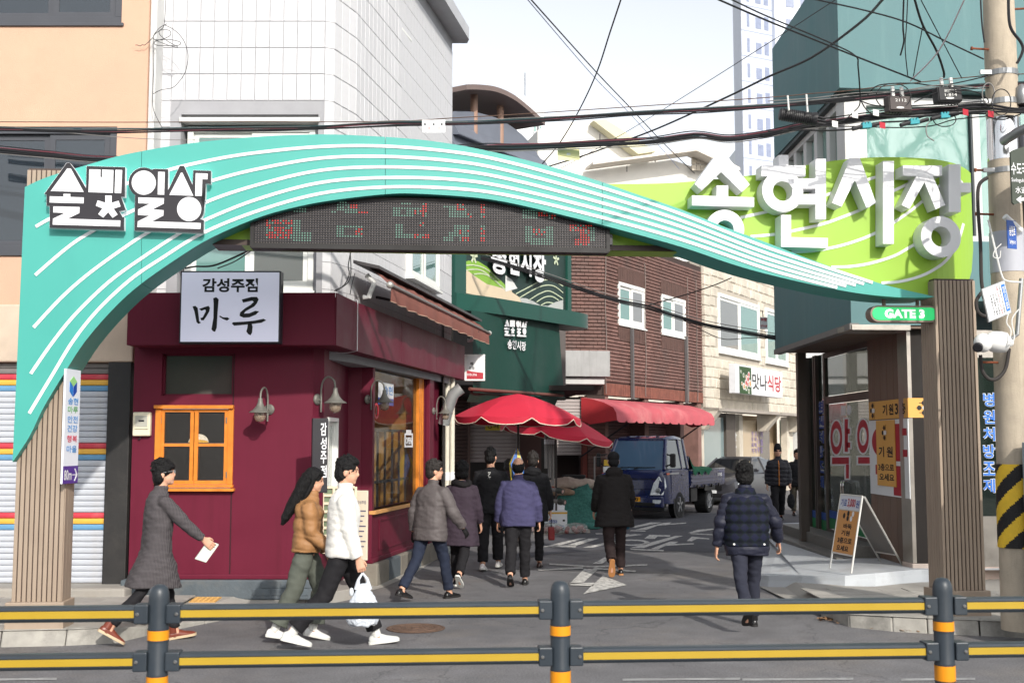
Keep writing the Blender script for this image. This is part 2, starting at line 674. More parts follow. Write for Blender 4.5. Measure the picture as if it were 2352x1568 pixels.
for x0, x1 in ((-40, 130), (1430, 1700), (1705, 1960), (2070, 2240)):
	mk.poly([gnd(x0, 1562, 0.005), gnd(x1, 1560, 0.005), gnd(x1, 1555, 0.005), gnd(x0, 1557, 0.005)])
mk.poly([gnd(1180, 1600, 0.005), gnd(1330, 1590, 0.005), gnd(1330, 1578, 0.005), gnd(1170, 1588, 0.005)])
mk.build('lane_line', M('worn paint', (150, 150, 150), rough=0.85, var=0.2, scale=8, dirt=(108, 105, 105), dscale=9, damt=1.0), kind='structure')

# ---------------------------------------------------------------- left pavement
back = [gnd(x, 1352, 0.15) for x in (-420, -200, 0, 150, 285)] + [at(x, 1300, 13.6) for x in (400, 560, 700, 760)]
front = [(-420, 1452, .15), (-200, 1450, .15), (0, 1448, .15), (150, 1445, .15), (262, 1440, .15), (345, 1441, .07), (470, 1425, .03), (590, 1404, .025), (700, 1384, .02)]
fr = [gnd(x, y, z) for x, y, z in front]
sw = MB()
for i in range(len(fr) - 1):
	a0, a1 = fr[i], fr[i + 1]
	b0, b1 = V((back[i].x, 13.75, .15)), V((back[i + 1].x, 13.75, .15))
	sw.add([a0, a1, b1, b0], [(0, 1, 2, 3)])
sw.build('pavement_left', concrete, kind='structure', merge=True)
# apron running on round the shop's corner into the lane
ap = MB()
o_ = [(700, 1384), (790, 1372), (880, 1348), (950, 1318), (1000, 1285), (1030, 1262)]
i_ = [(700, 1362), (770, 1352), (850, 1332), (925, 1306), (978, 1280), (1015, 1258)]
for k in range(5):
	ap.poly([gnd(*o_[k], .008), gnd(*o_[k + 1], .008), gnd(*i_[k + 1], .03), gnd(*i_[k], .03)])
ap.build('apron_left', concrete, kind='structure')
kb = thing('kerb', 'grey kerb stones along the pavement in front of the shutter shop, dipping towards the lane', 'kerb', (fr[2].x, fr[2].y, 0))
for i in range(7):
	p, q = fr[i].copy(), fr[i + 1].copy()
	nseg = max(1, int((q - p).length / 0.95))
	for k in range(nseg):
		a, b = p.lerp(q, (k + .008) / nseg), p.lerp(q, (k + .992) / nseg)
		d = (b - a).normalized()
		nn = V((-d.y, d.x, 0)) * .16
		ob = MB().hexa([(a.x, a.y, -.02), (b.x, b.y, -.02), (b.x + nn.x, b.y + nn.y, -.02), (a.x + nn.x, a.y + nn.y, -.02),
						(a.x + .012, a.y + .018, a.z + .006), (b.x + .012, b.y + .018, b.z + .006), (b.x + nn.x, b.y + nn.y, b.z + .006), (a.x + nn.x, a.y + nn.y, a.z + .006)])
		ob.build('kerb_stone', kerbm, kb, bevel=.014)
# paving slabs, each its own piece, on the level part
pav = thing('paving', 'grey square paving slabs and yellow tactile slabs before the shutter shop and maroon bar', 'paving', (-4.5, 12.2, .15))
me_s = MB().box((0, 0, 0), (.294, .294, .012)).mesh('paving_slab', (0, 0, 0)); me_s.materials.append(slabm)
tb = MB().box((0, 0, 0), (.294, .294, .014))
for i in range(5):
	for j in range(5):
		tb.lathe((.035 + i * .056, .035 + j * .056, .014), [(.02, 0), (.012, .006)], seg=6)
me_t = tb.mesh('tactile_slab', (0, 0, 0)); me_t.materials.append(tactm)
def front_y(x):
	return interp([(p.x, p.y) for p in fr], x)
for iy in range(9):
	for ix in range(26):
		x, y = -6.6 + ix * .3, 11.25 + iy * .3
		if x < fr[0].x or x > -2.9: continue
		lim = front_y(x + .15) + (.2 if x < -3.75 else .85)
		if y < lim or y > 13.2: continue
		if -4.72 < x < -3.95 and y < 11.7: continue
		tact = (x > -3.9 and y < front_y(x + .15) + 1.2)
		fz_ = interp([(p.x, p.z) for p in fr], x + .15); fy_ = front_y(x + .15)
		sl_ = (.15 - fz_) / (13.75 - fy_)
		inst('tactile_slab' if tact else 'paving_slab', me_t if tact else me_s, pav, (x, y, fz_ + sl_ * (y - fy_) + .003 + R.uniform(0, .003)), (sl_, R.uniform(-.005, .005), 0))
# threshold before the shutter
MB().box((-7.6, 13.18, .12), (at(248, 1340, 13.5).x + .3, 13.75, .262)).build('threshold', concrete, kind='structure', bevel=.03)

# ---------------------------------------------------------------- right pavement and the raised apron of the pharmacy
def c8(x, y): return (1764 + x * .2501, 1176 + y * .2501)
rf = [(1745, 1347, .01), (1800, 1372, .03), (1884, 1404, .05), (1950, 1410, .13), (2050, 1415, .15), (2130, 1419, .15), (2250, 1424, .15), (2450, 1432, .15), (2700, 1445, .15)]
rfp = [gnd(*p) for p in rf]
sw = MB()
for i in range(len(rfp) - 1):
	a0, a1 = rfp[i], rfp[i + 1]
	sw.poly([a0, a1, V((a1.x + .15, 15.5, min(.15, a1.z))), V((a0.x + .15, 15.5, min(.15, a0.z)))])
sw.build('pavement_right', concrete, kind='structure', merge=True)
kb = thing('kerb', 'curved grey kerb stones round the pavement corner in front of the pharmacy', 'kerb', (rfp[5].x, rfp[5].y, 0))
for i in range(2, 8):
	p, q = rfp[i], rfp[i + 1]
	nseg = max(1, int((q - p).length / 0.9))
	for k in range(nseg):
		a, b = p.lerp(q, (k + .01) / nseg), p.lerp(q, (k + .99) / nseg)
		d = (b - a).normalized()
		nn = V((-d.y, d.x, 0)) * .16
		MB().hexa([(a.x, a.y, -.02), (b.x, b.y, -.02), (b.x + nn.x, b.y + nn.y, -.02), (a.x + nn.x, a.y + nn.y, -.02),
				   (a.x, a.y + .02, a.z + .006), (b.x, b.y + .02, b.z + .006), (b.x + nn.x, b.y + nn.y, b.z + .006), (a.x + nn.x, a.y + nn.y, a.z + .006)]).build('kerb_stone', kerbm, kb, bevel=.014)
apr = M('apron concrete', (178, 182, 186), rough=0.8, var=0.08, scale=1.6, bump=0.3, bscale=40, dirt=(140, 138, 134), dscale=2.0, damt=0.5)
B_ = [gnd(*p) for p in ((1736, 1344, -.01), (1764, 1351, .0), (1840, 1354, .05), (1940, 1351, .12), (2010, 1346, .15), (2075, 1339, .15), (2118, 1336, .15), (2160, 1336, .15))]
T = [p + V((.03, .07, h)) for p, h in zip(B_, (.13, .16, .16, .15, .15, .15, .15, .14))]
ed = MB()
for i in range(len(T) - 1):
	mid0, mid1 = T[i].lerp(B_[i], .25), T[i + 1].lerp(B_[i + 1], .25)
	mid0.z -= .02; mid1.z -= .02
	ed.add([B_[i], B_[i + 1], mid1, mid0, T[i + 1], T[i]], [(0, 1, 2, 3), (3, 2, 4, 5)])
back_r = [gnd(1764, 1238, .15), gnd(1800, 1222, .17), gnd(1836, 1210, .18)]
L_ = T[0]
bk = back_r + [V((5.0, 24, .22)), V((5.6, 24, .24)), V((6.2, 24, .26)), V((6.8, 24, .28)), V((7.5, 24, .28))]
for i in range(7): ed.add([T[i], T[i + 1], bk[i + 1], bk[i]], [(0, 1, 2), (0, 2, 3)])
ed.poly([T[7], V((9, T[7].y, .3)), V((9, 24, .22)), bk[7]])
ed.poly([B_[0], T[0], back_r[0], V((back_r[0].x - .06, back_r[0].y, -.01))])
ed.poly([V((back_r[0].x - .06, back_r[0].y, -.01)), back_r[0], back_r[1], V((back_r[1].x - .06, back_r[1].y, -.01))])
ed.poly([V((back_r[1].x - .06, back_r[1].y, -.01)), back_r[1], back_r[2], V((back_r[2].x - .06, back_r[2].y, -.01))])
ed.build('apron_right', apr, kind='structure', merge=True)
pav = thing('paving', 'pale paving slabs and yellow tactile slabs at the lane corner by the pharmacy', 'paving', (4.2, 12.6, .15))
for iy in range(8):
	for ix in range(26):
		x, y = 2.55 + ix * .3, 11.6 + iy * .3
		if x < 3.4: continue
		if y < interp([(p.x, p.y) for p in rfp], x + .15) + .22 + (.4 if x < 3.4 else 0): continue
		if y + .32 > interp([(p.x, p.y) for p in B_], x + .15): continue
		if 4.0 < x < 5.2 and y < 12.2: continue
		tact = (x < 3.95 and y > interp([(p.x, p.y) for p in B_], x) - .75) or (3.5 < x < 4.0 and y < 12.1)
		inst('tactile_slab' if tact else 'paving_slab', me_t if tact else me_s, pav, (x, y, .152 + R.uniform(0, .004)), (R.uniform(-.008, .008), R.uniform(-.008, .008), 0))
# gutter grate full of leaves
g = thing('storm_drain', 'rusty storm drain grate clogged with dry leaves at the right kerb', 'drain', gnd(1985, 1432))
iron = M('rusty iron', (92, 72, 60), rough=0.85, var=0.3, scale=14, bump=0.3, bscale=60)
gp = Pl(gnd(1890, 1420, .012), gnd(2085, 1446) - gnd(1890, 1420), (0, 0, 1))
gu, gv = gp.u, V((-gp.u.y, gp.u.x, 0))
Lg = (gnd(2085, 1446) - gnd(1890, 1420)).length
for k in range(2):
	b0 = gnd(1890, 1420, .006) + gu * (k * Lg / 2)
	mb = MB()
	def gb(a0, a1, v0, v1, h):
		mb.hexa([b0 + gu * a0 + gv * v0, b0 + gu * a1 + gv * v0, b0 + gu * a1 + gv * v1, b0 + gu * a0 + gv * v1] + [b0 + gu * a + gv * v + V((0, 0, h)) for a, v in ((a0, v0), (a1, v0), (a1, v1), (a0, v1))])
	gb(0, Lg / 2 - .02, 0, .03, .02); gb(0, Lg / 2 - .02, .24, .27, .02); gb(0, .03, .03, .24, .02); gb(Lg / 2 - .05, Lg / 2 - .02, .03, .24, .02)
	for i in range(11): gb(.05 + i * (Lg / 2 - .1) / 11, .07 + i * (Lg / 2 - .1) / 11, .03, .24, .016)
	mb.build('grate', iron, g)
lf = MB()
for k in range(420):
	p = gnd(1890, 1420, .02) + gu * R.uniform(-.05, Lg + .1) + gv * R.gauss(.12, .09)
	s_, an = R.uniform(.012, .035), R.uniform(0, 6.3)
	d1, d2 = V((math.cos(an), math.sin(an), R.uniform(-.4, .4))) * s_, V((-math.sin(an), math.cos(an), R.uniform(-.3, .6))) * s_ * .6
	lf.add([p - d1, p + d2, p + d1, p - d2], [(0, 1, 2, 3)])
lf.build('dry_leaves', M('dry leaf', (138, 104, 72), rough=0.9, var=0.35, scale=30), kind='stuff')
# manhole
p = gnd(955, 1443)
mh = MB().lathe((p.x, p.y, .004), [(.30, 0), (.30, .006), (.275, .008), (.27, .004), (.24, .004), (.235, .010), (.20, .010), (.195, .004), (.15, .004), (.145, .010), (.1, .010), (.095, .004), (.05, .004), (.045, .01), (.0, .01)], seg=40)
for k in range(12):
	a = k * math.pi / 6
	mh.hexa([(p.x + math.cos(a + s) * r, p.y + math.sin(a + s) * r, z) for z in (.005, .011) for r, s in ((.06, -.12), (.26, -.03), (.26, .03), (.06, .12))])
mh.build('manhole_cover', iron, label='round iron manhole cover in the asphalt between the couple and the middle fence post', cat='manhole cover')

# ================================================================ ACROSS THE ROAD, behind the viewer (it stands in the window reflections)
rowm = [M('render grey', (190, 186, 178), var=0.08), M('render brick', (140, 88, 72), var=0.15), M('render cream', (205, 196, 176), var=0.08)]
darkglass = glass('pane dark', (26, 32, 36), mix=0.12)
for k, (x0, x1, hgt) in enumerate(((-34, -12, 8.6), (-12, 6, 8.2), (6, 19, 8.5), (19, 44, 8.8))):
	t = thing('row_building', ['plain grey block across the road', 'brick block across the road', 'cream block across the road opposite the pharmacy', 'long grey block across the road'][k], 'building', ((x0 + x1) / 2, -22, 0))
	MB().box((x0 + .02, -32, 0), (x1 - .02, -22.0, hgt)).build('wall', rowm[k % 3], t)
	for fl in range(3):
		for i in range(int((x1 - x0) / 3)):
			xa = x0 + .8 + i * 3
			MB().box((xa, -22.0, 1.0 + fl * 2.6), (xa + 1.7, -21.95, 2.4 + fl * 2.6)).build('window', darkglass, t)

# bare street tree on the far pavement, mirrored in the panes of the teal building
bark = M('bark grey', (88, 78, 70), rough=0.9, var=0.2, scale=8, bump=0.5, bscale=30)
tr0 = V((15.4, -4.5, 0))
tree = thing('bare_tree', 'bare street tree mirrored in the pale panes of the teal building', 'tree', tr0)
RT = random.Random(11)
MB().tube([tr0, tr0 + V((.1, 0, 3.5)), tr0 + V((0, .1, 7)), tr0 + V((.15, 0, 11))], [.30, .26, .22, .15], 12).build('trunk', bark, tree, smooth=True)
lm = MB()
def limb(p, d, ln, r, lev):
	q = [p]
	for k in range(4):
		d = (d + V((RT.uniform(-.22, .22), RT.uniform(-.22, .22), RT.uniform(-.05, .22)))).normalized()
		q.append(q[-1] + d * ln / 4)
	lm.tube(q, [r, r * .85, r * .7, r * .55, r * .4], 6 if lev < 2 else 4, cap=False)
	if lev < 4:
		for k in range(4 if lev < 3 else 3):
			a = RT.uniform(0, 6.28)
			limb(q[1 + k % 4], (d + V((math.cos(a), math.sin(a), .35)) * .8).normalized(), ln * RT.uniform(.5, .7), r * .5, lev + 1)
for k in range(7):
	a = k * .9 + .3
	limb(tr0 + V((.05, .05, 6.4 + k * .7)), V((math.cos(a), math.sin(a), .8)).normalized(), 3.6, .12, 1)
lm.build('crown', bark, tree)
# ================================================================ THE MARKET ARCH
tealm = M('arch teal', (68, 158, 148), rough=0.42, var=0.03, scale=1.0, spec=0.4, dirt=(62, 146, 138), dscale=0.6, damt=0.25, streak=True)
limem = M('arch lime', (146, 184, 58), rough=0.42, var=0.03, scale=1.0, spec=0.4)
whitem = M('white acrylic', (222, 223, 226), rough=0.35, var=0.02, spec=0.4)
blackm = M('black sheet', (34, 32, 38), rough=0.45, var=0.08)
tanm = M('column cladding', (154, 138, 122), rough=0.55, var=0.06, scale=3, rnd=0.04, dirt=(140, 122, 106), dscale=0.8, damt=0.4, streak=True)
darkbr = M('dark brown metal', (70, 56, 50), rough=0.5, var=0.1)
AP = Pl((-4.55, 10.95, 0), (9.16, 0.80, 0))
arch = thing('market_arch', 'teal and lime street arch over the lane with big white lettering and an LED board', 'arch', AP.P(4.6, 0))

UP = [(57, 429.7), (105, 408), (180, 385), (266, 360), (332.6, 346), (410, 333), (500, 322), (588, 314.6), (663, 310.5), (763, 309), (885, 314.6), (965, 321), (1045.7, 332), (1110, 344.5), (1176, 359.4),
	  (1291, 390), (1383.5, 418.5), (1443.6, 439.7), (1563.6, 481), (1664, 521), (1764, 558.5), (1889, 606), (2014, 648.6), (2085, 667), (2147, 681)]
LO = [(28.8, 1060.7), (67.5, 1002), (100, 935.7), (147.6, 857), (195, 784.4), (257.6, 712), (320, 654.8), (412.6, 589.8), (487.7, 544.8), (588, 501.7), (673, 477), (763, 460), (885.6, 446), (963, 445), (1088, 453.5),
	  (1176, 467), (1301, 496), (1408.6, 523.5), (1566, 567.3), (1676, 604.7), (1764, 629.8), (1884, 657.3), (1981.6, 674.8), (2074, 683), (2147, 682.5)]
UPc, LOc = crv(UP, 5), crv(LO, 5)
seams = [28, 325, 885, 1383.5, 2148]
for i in range(4):
	x0, x1 = seams[i] + (.5 if i else 0), seams[i + 1] - (.5 if i < 3 else 0)
	up = [(x, y) for x, y in UPc if x0 < x < x1]
	lo = [(x, y) for x, y in LOc if x0 < x < x1]
	if i: up = [(x0, interp(UPc, x0))] + up; lo = [(x0, interp(LOc, x0))] + lo
	if i < 3: up.append((x1, interp(UPc, x1))); lo.append((x1, interp(LOc, x1)))
	else: lo = lo[:-1]
	MB().prism(AP, AP.hits(up + lo[::-1]), -.50, 0).build('teal_panel', tealm, arch)

LINES = [
	[(82.5, 521), (114, 503), (200, 460), (291, 422), (390, 390), (485, 368), (588, 351.4), (735, 337.5), (885, 336.4), (1045, 350), (1176, 375), (1383, 432), (1564, 492), (1764, 569.7), (2004, 649)],
	[(81.3, 632), (157.5, 567), (217.6, 528.5), (310, 482), (400, 444.5), (485, 416), (588, 389.5), (735, 364), (885, 360), (1045, 371), (1176, 394.6), (1383, 449.7), (1564, 507), (1764, 583), (1984, 652)],
	[(77.5, 752), (140, 685), (200, 632), (275, 577), (342.6, 532.7), (467.7, 467.2), (588, 426), (735, 392), (885, 384), (1045, 391.5), (1176, 413.5), (1383, 466.7), (1564, 521), (1764, 595), (1965, 654.8)],
	[(71, 858), (122.5, 784), (175, 720), (250, 648), (325, 593.5), (416, 534), (467.6, 507), (588, 459), (735, 420), (885, 408.4), (1045, 413), (1176, 433), (1383, 483.5), (1564, 536), (1764, 606.8), (1943, 656.8)],
	[(67.5, 949), (120, 862), (167.5, 784), (225, 712), (300, 642), (375, 591), (465, 536), (588, 486), (735, 445), (885, 430), (1045, 433.5), (1176, 451), (1383, 500), (1564, 550.5), (1764, 618.5), (1922.5, 660.5)]]
for ln in LINES:
	MB().ribbon(AP, crv(AP.hits(ln), 6), .031, -.002, .008).build('stripe', whitem, arch)

# lime board behind, bent back at its right end
A0 = AP.hit(2135, 500, -.28)[0]
def bend(a): return -.28 - (max(0, a - A0) ** 2) / 1.1
LT = AP.hits(crv([(1380, 424), (1401, 422.7), (1551, 419.7), (1751, 399.7), (1841.5, 381.4), (1895, 372), (1954, 365), (2014, 361.4), (2089, 362), (2189, 369), (2274, 376)], 4), -.28)
LB = AP.hits([(2276, 555), (2274, 590), (2264, 627), (2245, 646), (2215, 661), (2172, 676), (2135, 682)], -.28)
BOT = AP.hits([(2060, 668), (1950, 648), (1764, 598), (1640, 584)], -.28) + AP.hits([(1600, 580), (1395, 576.5), (985, 572), (490, 562)], -.28) + AP.hits([(470, 545), (588, 440), (885, 385), (1176, 405), (1380, 455)], -.28)
flat_top = [p for p in LT if p[0] < A0] + [(A0, interp(LT, A0))]
lb = MB().prism(AP, flat_top + [(A0, AP.hit(2135, 681, -.28)[1])] + BOT, -.60, -.28)
N_ = 10
a_end = LT[-1][0]
LBi = sorted(LB)
for k in range(N_):
	q = []
	a0, a1 = A0 + (a_end - A0) * k / N_, A0 + (a_end - A0) * (k + 1) / N_
	f4 = [AP.P(a0, interp(LBi, a0), bend(a0)), AP.P(a1, interp(LBi, a1), bend(a1)), AP.P(a1, interp(LT, a1), bend(a1)), AP.P(a0, interp(LT, a0), bend(a0))]
	n_ = AP.n * .32
	lb.hexa([f4[0], f4[1], f4[1] - n_, f4[0] - n_, f4[3], f4[2], f4[2] - n_, f4[3] - n_])
lb.build('lime_board', limem, arch)
a0, b0 = AP.hit(488, 557, -.26)
a1, b1 = AP.hit(1620, 578.5, -.26)
MB().pbox(AP, a0, a1, b0 - .02, b0 + .035, -.64, -.262).build('beam', darkbr, arch)

LS = [
	[(1700, 500), (1764, 486), (1794, 478), (1840, 465), (1896.5, 448.5), (1924, 438), (1988, 414.7), (2021.6, 403.5), (2051.5, 394)],
	[(1723.6, 543.5), (1764, 540), (1789, 537), (1817.7, 531), (1889, 514.7), (1939, 497), (1984, 478.5), (2021.6, 456.7), (2050, 439.7), (2091.5, 419.7)],
	[(1817.7, 579), (1864, 576.7), (1900, 571), (1939, 562), (1984, 547), (2022.8, 529), (2052.7, 511), (2089, 486), (2129, 453.5), (2154, 431), (2174, 413.5)],
	[(1909, 613.5), (1954, 612), (2001.6, 604), (2051.5, 588.5), (2084, 571), (2111.5, 553.5), (2140, 527), (2164, 497), (2178, 481)],
	[(2024, 650), (2064, 647), (2109, 636), (2144, 619.7), (2176.6, 596), (2204, 562), (2221.5, 529.7), (2232, 506)],
	[(2208, 433), (2216.7, 419.7), (2228.7, 407)]]
for ln in LS:
	q = crv(AP.hits(ln, -.28), 5)
	mb = MB()
	for i in range(len(q) - 1):
		o_ = max(bend(q[i][0]), bend(q[i + 1][0]))
		mb.ribbon(AP, [q[i], q[i + 1]], .03, o_ - .02, o_ + .007)
	mb.build('stripe', whitem, arch)

# white block letters standing on the lime board
OF0, OF1 = -.275, -.08
def rect(x0, y0, x1, y1): return [(x0, y0), (x1, y0), (x1, y1), (x0, y1)]
LET = [
	([[(1596, 423), (1645, 356), (1668, 356), (1722, 424), (1704, 441), (1656, 395), (1612, 438)], rect(1646, 426, 1672.5, 452), [(1589.4, 449), (1732, 453.5), (1732, 475), (1589.4, 472)]], (1665.6, 526, 43.8, 20)),
	([rect(1789, 356, 1811, 381), rect(1749, 380, 1850, 405), rect(1873, 365, 1897, 503.5), rect(1820, 410, 1874, 433.5), rect(1820, 446, 1874, 469.7), [(1793.6, 494), (1816.5, 494), (1816.5, 545), (1901, 547), (1901, 570), (1793.6, 567)]], (1798, 438.7, 47, 22.5)),
	([[(1911.5, 466), (1953, 363), (1975, 363), (2011.6, 464.7), (1990, 477), (1963.5, 413.5), (1933, 474.7)], rect(2028, 370, 2053, 560)], None),
	([[(2074, 380), (2164, 380), (2164, 403.5), (2143, 404.5), (2171.6, 471), (2149, 481), (2123.4, 418.5), (2089, 479.7), (2071, 471), (2105, 404.5), (2074, 403.5)], rect(2179, 377.6, 2206.5, 487), rect(2205, 420, 2230, 442)], (2161.7, 543.5, 45.8, 22.5))]
for polys, ring in LET:
	mb = MB()
	for i, p in enumerate(polys):
		mb.prism(AP, AP.hits(p, OF1), OF0 - (.06 if p[0][0] > 2100 else 0), OF1 + i * .0015)
	if ring:
		c = AP.hit(ring[0], ring[1], OF1)
		k = AP.hit(ring[0] + ring[2], ring[1], OF1)[0] - c[0]
		mb.ring(AP, c, k, k * ring[3] / ring[2], OF0 - .03, OF1 - .002)
	mb.build('letter', whitem, arch)

# geometric logo on the teal: black backs with white halo rims and white shapes
def L5(p): return (p[0] * .2501, 392.2 + p[1] * .2501)
def arc(cx, cy, r, t0, t1, n=16): return [(cx + r * math.cos(rad(t0 + (t1 - t0) * k / n)), cy + r * math.sin(rad(t0 + (t1 - t0) * k / n))) for k in range(n + 1)]
back1 = [(405, 215), (560, 0), (612, -72), (640, -72), (695, 0), (790, 160), (795, -43), (1150, -33), (1147, 240), (1112, 240), (1155, 360), (1095, 372), (1125, 425), (1140, 426), (1140, 548), (455, 525), (457, 322), (427, 321), (427, 215)]
back2 = [(1235, 550), (1240, 222)] + arc(1320, 110, 140, 128, 300) + [(1425, -18), (1545, -14), (1543, 180), (1650, -46), (1690, -46), (1768, 130), (1775, -5), (1938, 0), (1938, 120), (1890, 118), (1885, 268), (1845, 270)] + arc(1737, 352, 138, -38, 42, 10) + [(1873, 453), (1870, 572)]
mb = MB()
for b in (back1, back2):
	mb.prism(AP, AP.hits([L5(p) for p in b], .10), .035, .10, 0, 1)
halo = M('logo rim light', (245, 245, 250), rough=0.4, var=0, emit=(255, 252, 250), estr=0.55)
mb.build('logo_back', [blackm, whitem], arch)
mb = MB()
for b in (back1, back2):
	mb.prism(AP, AP.hits([L5(p) for p in b], .03), -.002, .033)
mb.build('logo_light', halo, arch)
lg = MB()
def cir(cx, cy, r): return arc(cx, cy, r, 0, 350, 35)
W_ = [[(465, 187), (617, -20), (650, -20), (768, 195)], [(820, -13), (922, -10), (922, 60), (937, 60), (937, -10), (1042, -6), (1036, 204), (812, 197)], [(1060, -8), (1122, -6), (1112, 206), (1052, 204)],
	  cir(1320, 110, 111), [(1452, 10), (1513, 12), (1507, 221), (1448, 219)], [(1662, 18), (1675, 18), (1775, 230), (1555, 222)], [(1797, 22), (1907, 27), (1905, 80), (1858, 78), (1852, 232), (1792, 230)],
	  [(457, 235), (583, 238), (583, 212), (645, 213), (645, 241), (768, 245), (767, 300), (455, 292)], [(490, 328), (730, 333), (728, 388), (620, 440), (1105, 457), (1103, 512), (483, 495), (486, 440), (597, 388), (488, 383)],
	  [(967, 227), (1025, 228), (1025, 295), (1088, 275), (1107, 328), (1043, 348), (1080, 402), (1033, 432), (993, 380), (947, 430), (902, 398), (940, 345), (880, 322), (897, 272), (967, 293)],
	  [(1270, 245), (1505, 252), (1503, 303), (1400, 355), (1502, 362), (1500, 412), (1395, 465), (1843, 480), (1841, 535), (1262, 517), (1265, 465), (1372, 412), (1267, 407), (1268, 355), (1375, 303), (1270, 298)], cir(1737, 352, 111)]
for p in W_: lg.prism(AP, AP.hits([L5(q) for q in p], .108), .1005, .108)
lg.build('logo_shape', whitem, arch)

# columns with upright cladding strips
def column(x0, x1, y, side, top_px, dep, nstrip, off=-.10):
	"""front between px x0 and x1 at height px y"""
	a0, _ = AP.hit(x0, y, off)
	a1, _ = AP.hit(x1, y, off)
	ztop = AP.hit((x0 + x1) / 2, top_px, off)[1]
	MB().pbox(AP, a0 + .012, a1 - .012, .15, ztop, off - dep, off - .018).build('column_core', darkbr, arch)
	me = MB().pbox(Pl((0, 0, 0), AP.u), 0, 1, 0, 1, -1, 0)
	wd = (a1 - a0) / nstrip
	for k in range(nstrip):
		w0 = a0 + k * wd
		MB().pbox(AP, w0 + .004, w0 + wd - .007, .40, ztop - .02, off - .018, off).build('cladding_strip', tanm, arch, bevel=.003)
	s = a1 if side > 0 else a0
	ns = 3 if side > 0 else 6
	for k in range(ns):
		o0 = off - dep + k * (dep - .02) / ns
		MB().pbox(AP, s - (.014 if side > 0 else 0), s + (0 if side > 0 else .014), .40, ztop - .02, o0 + (.003 if side > 0 else .006), o0 + (dep - .02) / ns).build('cladding_strip', tanm, arch, bevel=.002)
	MB().pbox(AP, a0 - .045, a1 + .03, .14, .40, off - dep - .03, off + .035).build('plinth', tanm, arch, bevel=.008)
	return a0, a1, ztop
column(27, 143, 1330, 1, 386, .30, 10)
column(2164, 2262, 1250, -1, 640, .34, 11, off=-.14)

# LED board
a0, b0 = AP.hit(577, 569, -.10)
a1, b1 = AP.hit(1397, 462, -.10)
b0 = AP.hit(985, 572.5, -.10)[1]
b1 = AP.hit(985, 458, -.10)[1]
led = MB().pbox(AP, a0, a1, b0, b1, -.27, -.105)
led.pbox(AP, a0, a1, b0 - .012, b0 + .03, -.27, -.09).pbox(AP, a0, a1, b1 - .03, b1 + .01, -.27, -.09).pbox(AP, a0 - .012, a0 + .025, b0, b1, -.27, -.088).pbox(AP, a1 - .025, a1 + .012, b0, b1, -.27, -.088)
lo_ = led.build('led_board', M('led cabinet', (30, 28, 28), rough=0.6, var=0.1), arch)
MB().pxbox(AP, 1396, 538, 1407, 562, -.2, -.12).build('clamp', blackm, lo_)
NC, NR = 132, 18
cw, rh = (a1 - a0 - .06) / NC, (b1 - b0 - .07) / NR
# lamp pattern: 18 rows; R red, G green-white; blocks (col0,col1,row0,row1,colour) from the top left
PAT = [(8, 14, 2, 4, 'R'), (14, 19, 1, 5, 'G'), (4, 14, 8, 16, 'R'), (14, 17, 8, 17, 'G'), (17, 21, 13, 17, 'G'), (6, 12, 10, 11, 'K'), (31, 34, 0, 2, 'G'), (30, 33, 1, 4, 'G'), (33, 38, 3, 5, 'G'), (34, 38, 1, 3, 'R'), (28, 30, 4, 5, 'G'), (38, 42, 4, 5, 'R'),
	   (30, 40, 10, 15, 'G'), (33, 37, 11, 14, 'K'), (37, 40, 11, 14, 'R'), (54, 58, 0, 1, 'G'), (51, 59, 2, 6, 'G'), (54, 56, 3, 5, 'K'), (59, 64, 2, 5, 'R'), (62, 64, 0, 6, 'R'), (52, 55, 9, 15, 'G'), (52, 59, 13, 15, 'G'), (59, 65, 13, 15, 'R'), (61, 63, 8, 10, 'R'),
	   (70, 78, 1, 2, 'G'), (72, 79, 2, 6, 'G'), (75, 78, 0, 3, 'R'), (79, 81, 4, 6, 'R'), (84, 86, 0, 6, 'R'), (74, 80, 9, 12, 'G'), (72, 78, 12, 14, 'G'), (76, 80, 11, 16, 'R'), (70, 74, 14, 16, 'G'), (84, 86, 9, 16, 'R'),
	   (102, 108, 0, 2, 'G'), (100, 106, 2, 6, 'G'), (106, 110, 1, 5, 'R'), (110, 113, 3, 6, 'R'), (101, 104, 9, 16, 'G'), (104, 109, 10, 13, 'R'), (109, 112, 9, 17, 'G'), (103, 109, 14, 17, 'G'), (121, 125, 3, 5, 'R'), (118, 122, 8, 11, 'R'), (122, 127, 8, 14, 'R'), (120, 126, 14, 17, 'R'), (126, 128, 9, 15, 'G')]
grid = {}
for c0, c1, r0, r1, k in PAT:
	for c in range(c0, c1):
		for r in range(r0, r1): grid[(c, r)] = k
dm = [M('led dark', (110, 102, 100), rough=0.4, var=0), M('led red', (170, 40, 36), rough=0.4, var=0, emit=(255, 70, 50), estr=0.22), M('led green', (84, 118, 104), rough=0.4, var=0, emit=(190, 255, 225), estr=0.10)]
ds = MB()
for r in range(NR):
	for c in range(NC):
		k = {'R': 1, 'G': 2}.get(grid.get((c, r)), 0)
		if k == 1 and R.random() < .35: k = 2
		a, b = a0 + .03 + (c + .5) * cw, b1 - .035 - (r + .5) * rh
		s_ = .0085 if k else .0055
		ds.add([AP.P(a - s_, b, -.100), AP.P(a, b - s_, -.100), AP.P(a + s_, b, -.100), AP.P(a, b + s_, -.100)], [(0, 1, 2, 3)], k)
	bb = b1 - .035 - r * rh
	ds.pbox(AP, a0 + .03, a1 - .03, bb - .004, bb + .004, -.105, -.097, 3)
tag(ds.build('led_dots', dm + [blackm], lo_), kind='stuff')

